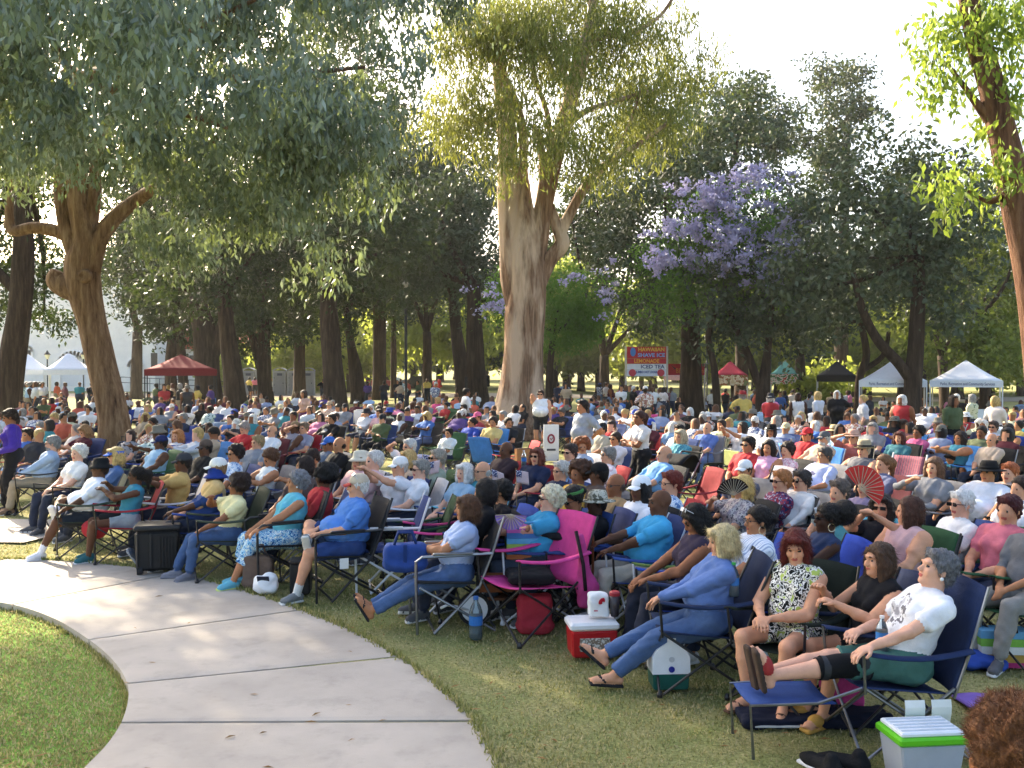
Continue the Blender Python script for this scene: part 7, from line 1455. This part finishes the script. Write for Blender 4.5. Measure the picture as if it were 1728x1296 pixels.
# empty chairs in view
def echair(label, px, py, c, kind='camp', f=None, fr=None, sc=1.):
    x, y = by_head(px, py, .92); chair(kind, (x, y, gz(x, y)), math.radians(f) if f is not None else face_dir(x, y), cloth(c) if isinstance(c, str) else c, fr or FR_D, label, 'empty folding chairs', sc=sc)
echair('empty green folding chair beside the steel drum', 671, 703, '1f6a34', f=215); echair('empty bright blue folding chair at the eucalyptus foot', 825, 735, '2f7ad0', f=60); echair('empty magenta chair behind the blue cap', 1042, 702, 'd02c84', f=215); echair('empty magenta chair right of the standing white tee', 1096, 700, 'd02c84', f=225)
echair('empty navy low chair with white frame behind the striped top', 660, 842, '26407c', 'arm', 190, FR_W); echair('empty dark green chair beside the navy low chair', 706, 838, '21482c', f=190); echair('empty pink chair in the second row', 744, 842, 'd03080', f=190)
echair('empty red chair by the reclining bald sitter', 872, 744, 'c42430', f=200); echair('empty orange-red chair by the light blue collar', 942, 764, 'd8482c', f=200); echair('empty maroon chair behind the red-brown hair', 1166, 790, '8a1c28', f=200); echair('empty aqua beach chair before the red fan', 1466, 868, '56b4cc', 'arm', 20, FR_W); echair('empty crimson chair behind the long brown hair', 1520, 898, 'b81c30', f=200)
echair('empty red and navy striped beach chair', 1512, 772, print_cloth('beach_stripe', ['a83a4a', '2c3058', 'd8a8a0', '5a2c4c'], 8, 'v'), 'arm', 215, FR_W); echair('empty blue and grey sling chair beside the red cap', 1356, 748, print_cloth('sling', ['2f7ad0', '8a9098', '2f7ad0'], 3, 'v'), 'arm', 30, FR_W); echair('empty lime green chair left of the eucalyptus', 772, 684, '9cc828', f=215); echair('empty purple chair by the green drum', 708, 704, '7a3c8c', f=215); echair('empty grey sheet-draped chair behind the white cap', 1284, 788, '8c8a94', f=200)
echair('empty olive and blue chair before the bald turquoise tee', 1122, 884, '5a7430', f=190, fr=FR_W); echair('empty navy chair right of the camouflage hat', 1075, 872, '22386c', f=190, fr=FR_W)
# wheelchair and strollers
e = empty('wheelchair', (*by_head(1222, 782, .7), 0), math.radians(200)); tag(e, 'wheelchair with blue-rimmed spoked wheels', 'wheelchair')
for s in (-1, 1):
    R = Matrix.Rotation(math.pi / 2, 3, 'X'); mb = MB(); mb.lathe([(.275, -.015), (.3, -.015), (.3, .015), (.275, .015), (.275, -.015)], (0, s * .28, .3), 28, 0, R); wv = part(e, 'wheel', mb, plain('1c1c1e', .8)); mb = MB(); mb.tube([(.27 * math.cos(a), s * .31, .3 + .27 * math.sin(a)) for a in np.linspace(0, 6.2832, 25)], .012, 6, 0, False); mb.build('rim', plain('2f5ac0', .4), wv)
    for q in range(12): a = q * math.pi / 6; mb = MB(); mb.tube([(0, s * .28, .3), (.28 * math.cos(a), s * .28, .3 + .28 * math.sin(a))], .003, 4); mb.build('spoke', FR_G, wv)
    mb = MB(); mb.tube([(-.2, s * .24, .95), (-.14, s * .24, .9), (-.14, s * .24, .45), (.3, s * .24, .45), (.42, s * .24, .1)], .012, 6); part(e, 'frame', mb, FR_G); mb = MB(); mb.lathe([(.03, -.012), (.08, -.012), (.08, .012), (.03, .012)], (.36, s * .26, .08), 14, 0, R); part(e, 'caster', mb, plain('1c1c1e', .8)); mb = MB(); mb.box((.02, s * .25, .68), (.3, .05, .03), bev=.01); part(e, 'armrest', mb, plain('17181a'))
mb = MB(); mb.box((.06, 0, .47), (.42, .44, .04), bev=.01); part(e, 'seat', mb, cloth('17181b')); mb = MB(); mb.box((-.15, 0, .7), (.03, .44, .42), bev=.01); part(e, 'backrest', mb, cloth('a8b060'))
for px, py, l, c in ((388, 700, 'stroller with a grey and lilac striped hood in the left crowd', print_cloth('hood', ['5a5a62', 'b8a0b8', '4a4a52', '8a6a88'], 5, 'x')), (366, 712, 'stroller with a blue and grey hood beside the striped one', cloth('5a7898')), (1595, 716, 'pale blue stroller by the pink tee', cloth('7cb4d8')), (1130, 766, 'black stroller behind the red-brown hair', cloth('1c1d20'))):
    x, y = by_head(px, py, 1.0); e = empty('stroller', (x, y, gz(x, y)), face_dir(x, y)); tag(e, l, 'stroller', 'strollers in the crowd')
    mb = MB(); mb.sheet(lambda u, v: (-.1 - .3 * math.cos(u * 2.2 - .3), -.24 + .48 * v, .62 + .36 * math.sin(u * 2.2 + .25)), 10, 4, .012); part(e, 'hood', mb, c, True); mb = MB(); mb.sheet(lambda u, v: (-.22 + .5 * u, -.22 + .44 * v, .72 - .3 * min(1, u * 2.2)), 8, 4, .02); part(e, 'seat', mb, c, True)
    for sx in (-.3, .32):
        for s in (-1, 1): mb = MB(); mb.lathe([(.05, -.02), (.11, -.02), (.11, .02), (.05, .02)], (sx, s * .26, .11), 14, 0, Matrix.Rotation(math.pi / 2, 3, 'X')); part(e, 'wheel', mb, plain('1c1c1e', .8))
    for s in (-1, 1): mb = MB(); mb.tube([(.32, s * .26, .11), (-.2, s * .24, .62), (-.5, s * .22, 1.0)], .012, 6); part(e, 'frame', mb, FR_G); mb = MB(); mb.tube([(-.3, s * .26, .11), (.05, s * .24, .5)], .012, 6); part(e, 'frame', mb, FR_G)
    mb = MB(); mb.tube([(-.5, -.22, 1.0), (-.5, .22, 1.0)], .014, 6); part(e, 'handle', mb, plain('17181a'))
# head very near the camera, at the lower corner
hero('person with fuzzy brown hair close by at the lower corner', 1712, 1190, dict(hp=-.1), 118, 'brown', 'd8d8e0', '2c3448', h=.018, w=1., fem=1, standing=True, hair='curly', hcol='7a5236', sc=.895, xy=(1.135, 2.15), group='people standing around the crowd')
ho = [c for c in near('person with fuzzy brown hair close by at the lower corner').children if c.name.startswith('hair')][0]
P, Q = hair_mesh('curly', .009, 0); nt = 16000; ix = RNG.choice(len(P), nt); cc = P[ix]; dd = unit(unit(cc - np.array([-.03, 0, .02])) * .8 + RNG.normal(size=(nt, 3)) * .55); bb = unit(np.cross(dd, RNG.normal(size=(nt, 3)))) * .0006; ln = RNG.uniform(.006, .024, (nt, 1)); VV = np.stack([cc - bb, cc + bb, cc + dd * ln + bb * .4, cc + dd * ln - bb * .4], 1).reshape(-1, 3); Q = np.vstack([Q, np.arange(4 * nt).reshape(-1, 4) + len(P)]); P = np.vstack([P, VV]); ho.data = npmesh('hair', P, Q, [hairm('7a5236')]); ho.scale = (1.06, 1.04, 1.04)
print('T', round(time.time() - T0, 1), 'TRIS', sum(sum(len(p.vertices) - 2 for p in m.polygons) for m in bpy.data.meshes))
# ---------------------------------------------------------------- the hazy evening air
mb = MB(); mb.box((0, 110, 24), (560, 400, 52)); hz = mb.build('haze'); tag(hz, 'thin warm evening haze filling the park air', 'haze', kind='stuff')
t = NT('haze'); pv = t.n('VolumePrincipled'); pv.inputs['Density'].default_value = .0003; pv.inputs['Color'].default_value = (.95, .93, .88, 1); pv.inputs['Anisotropy'].default_value = .35
t.l(pv.outputs[0], t.out.inputs['Volume']); hz.data.materials.append(t.m)
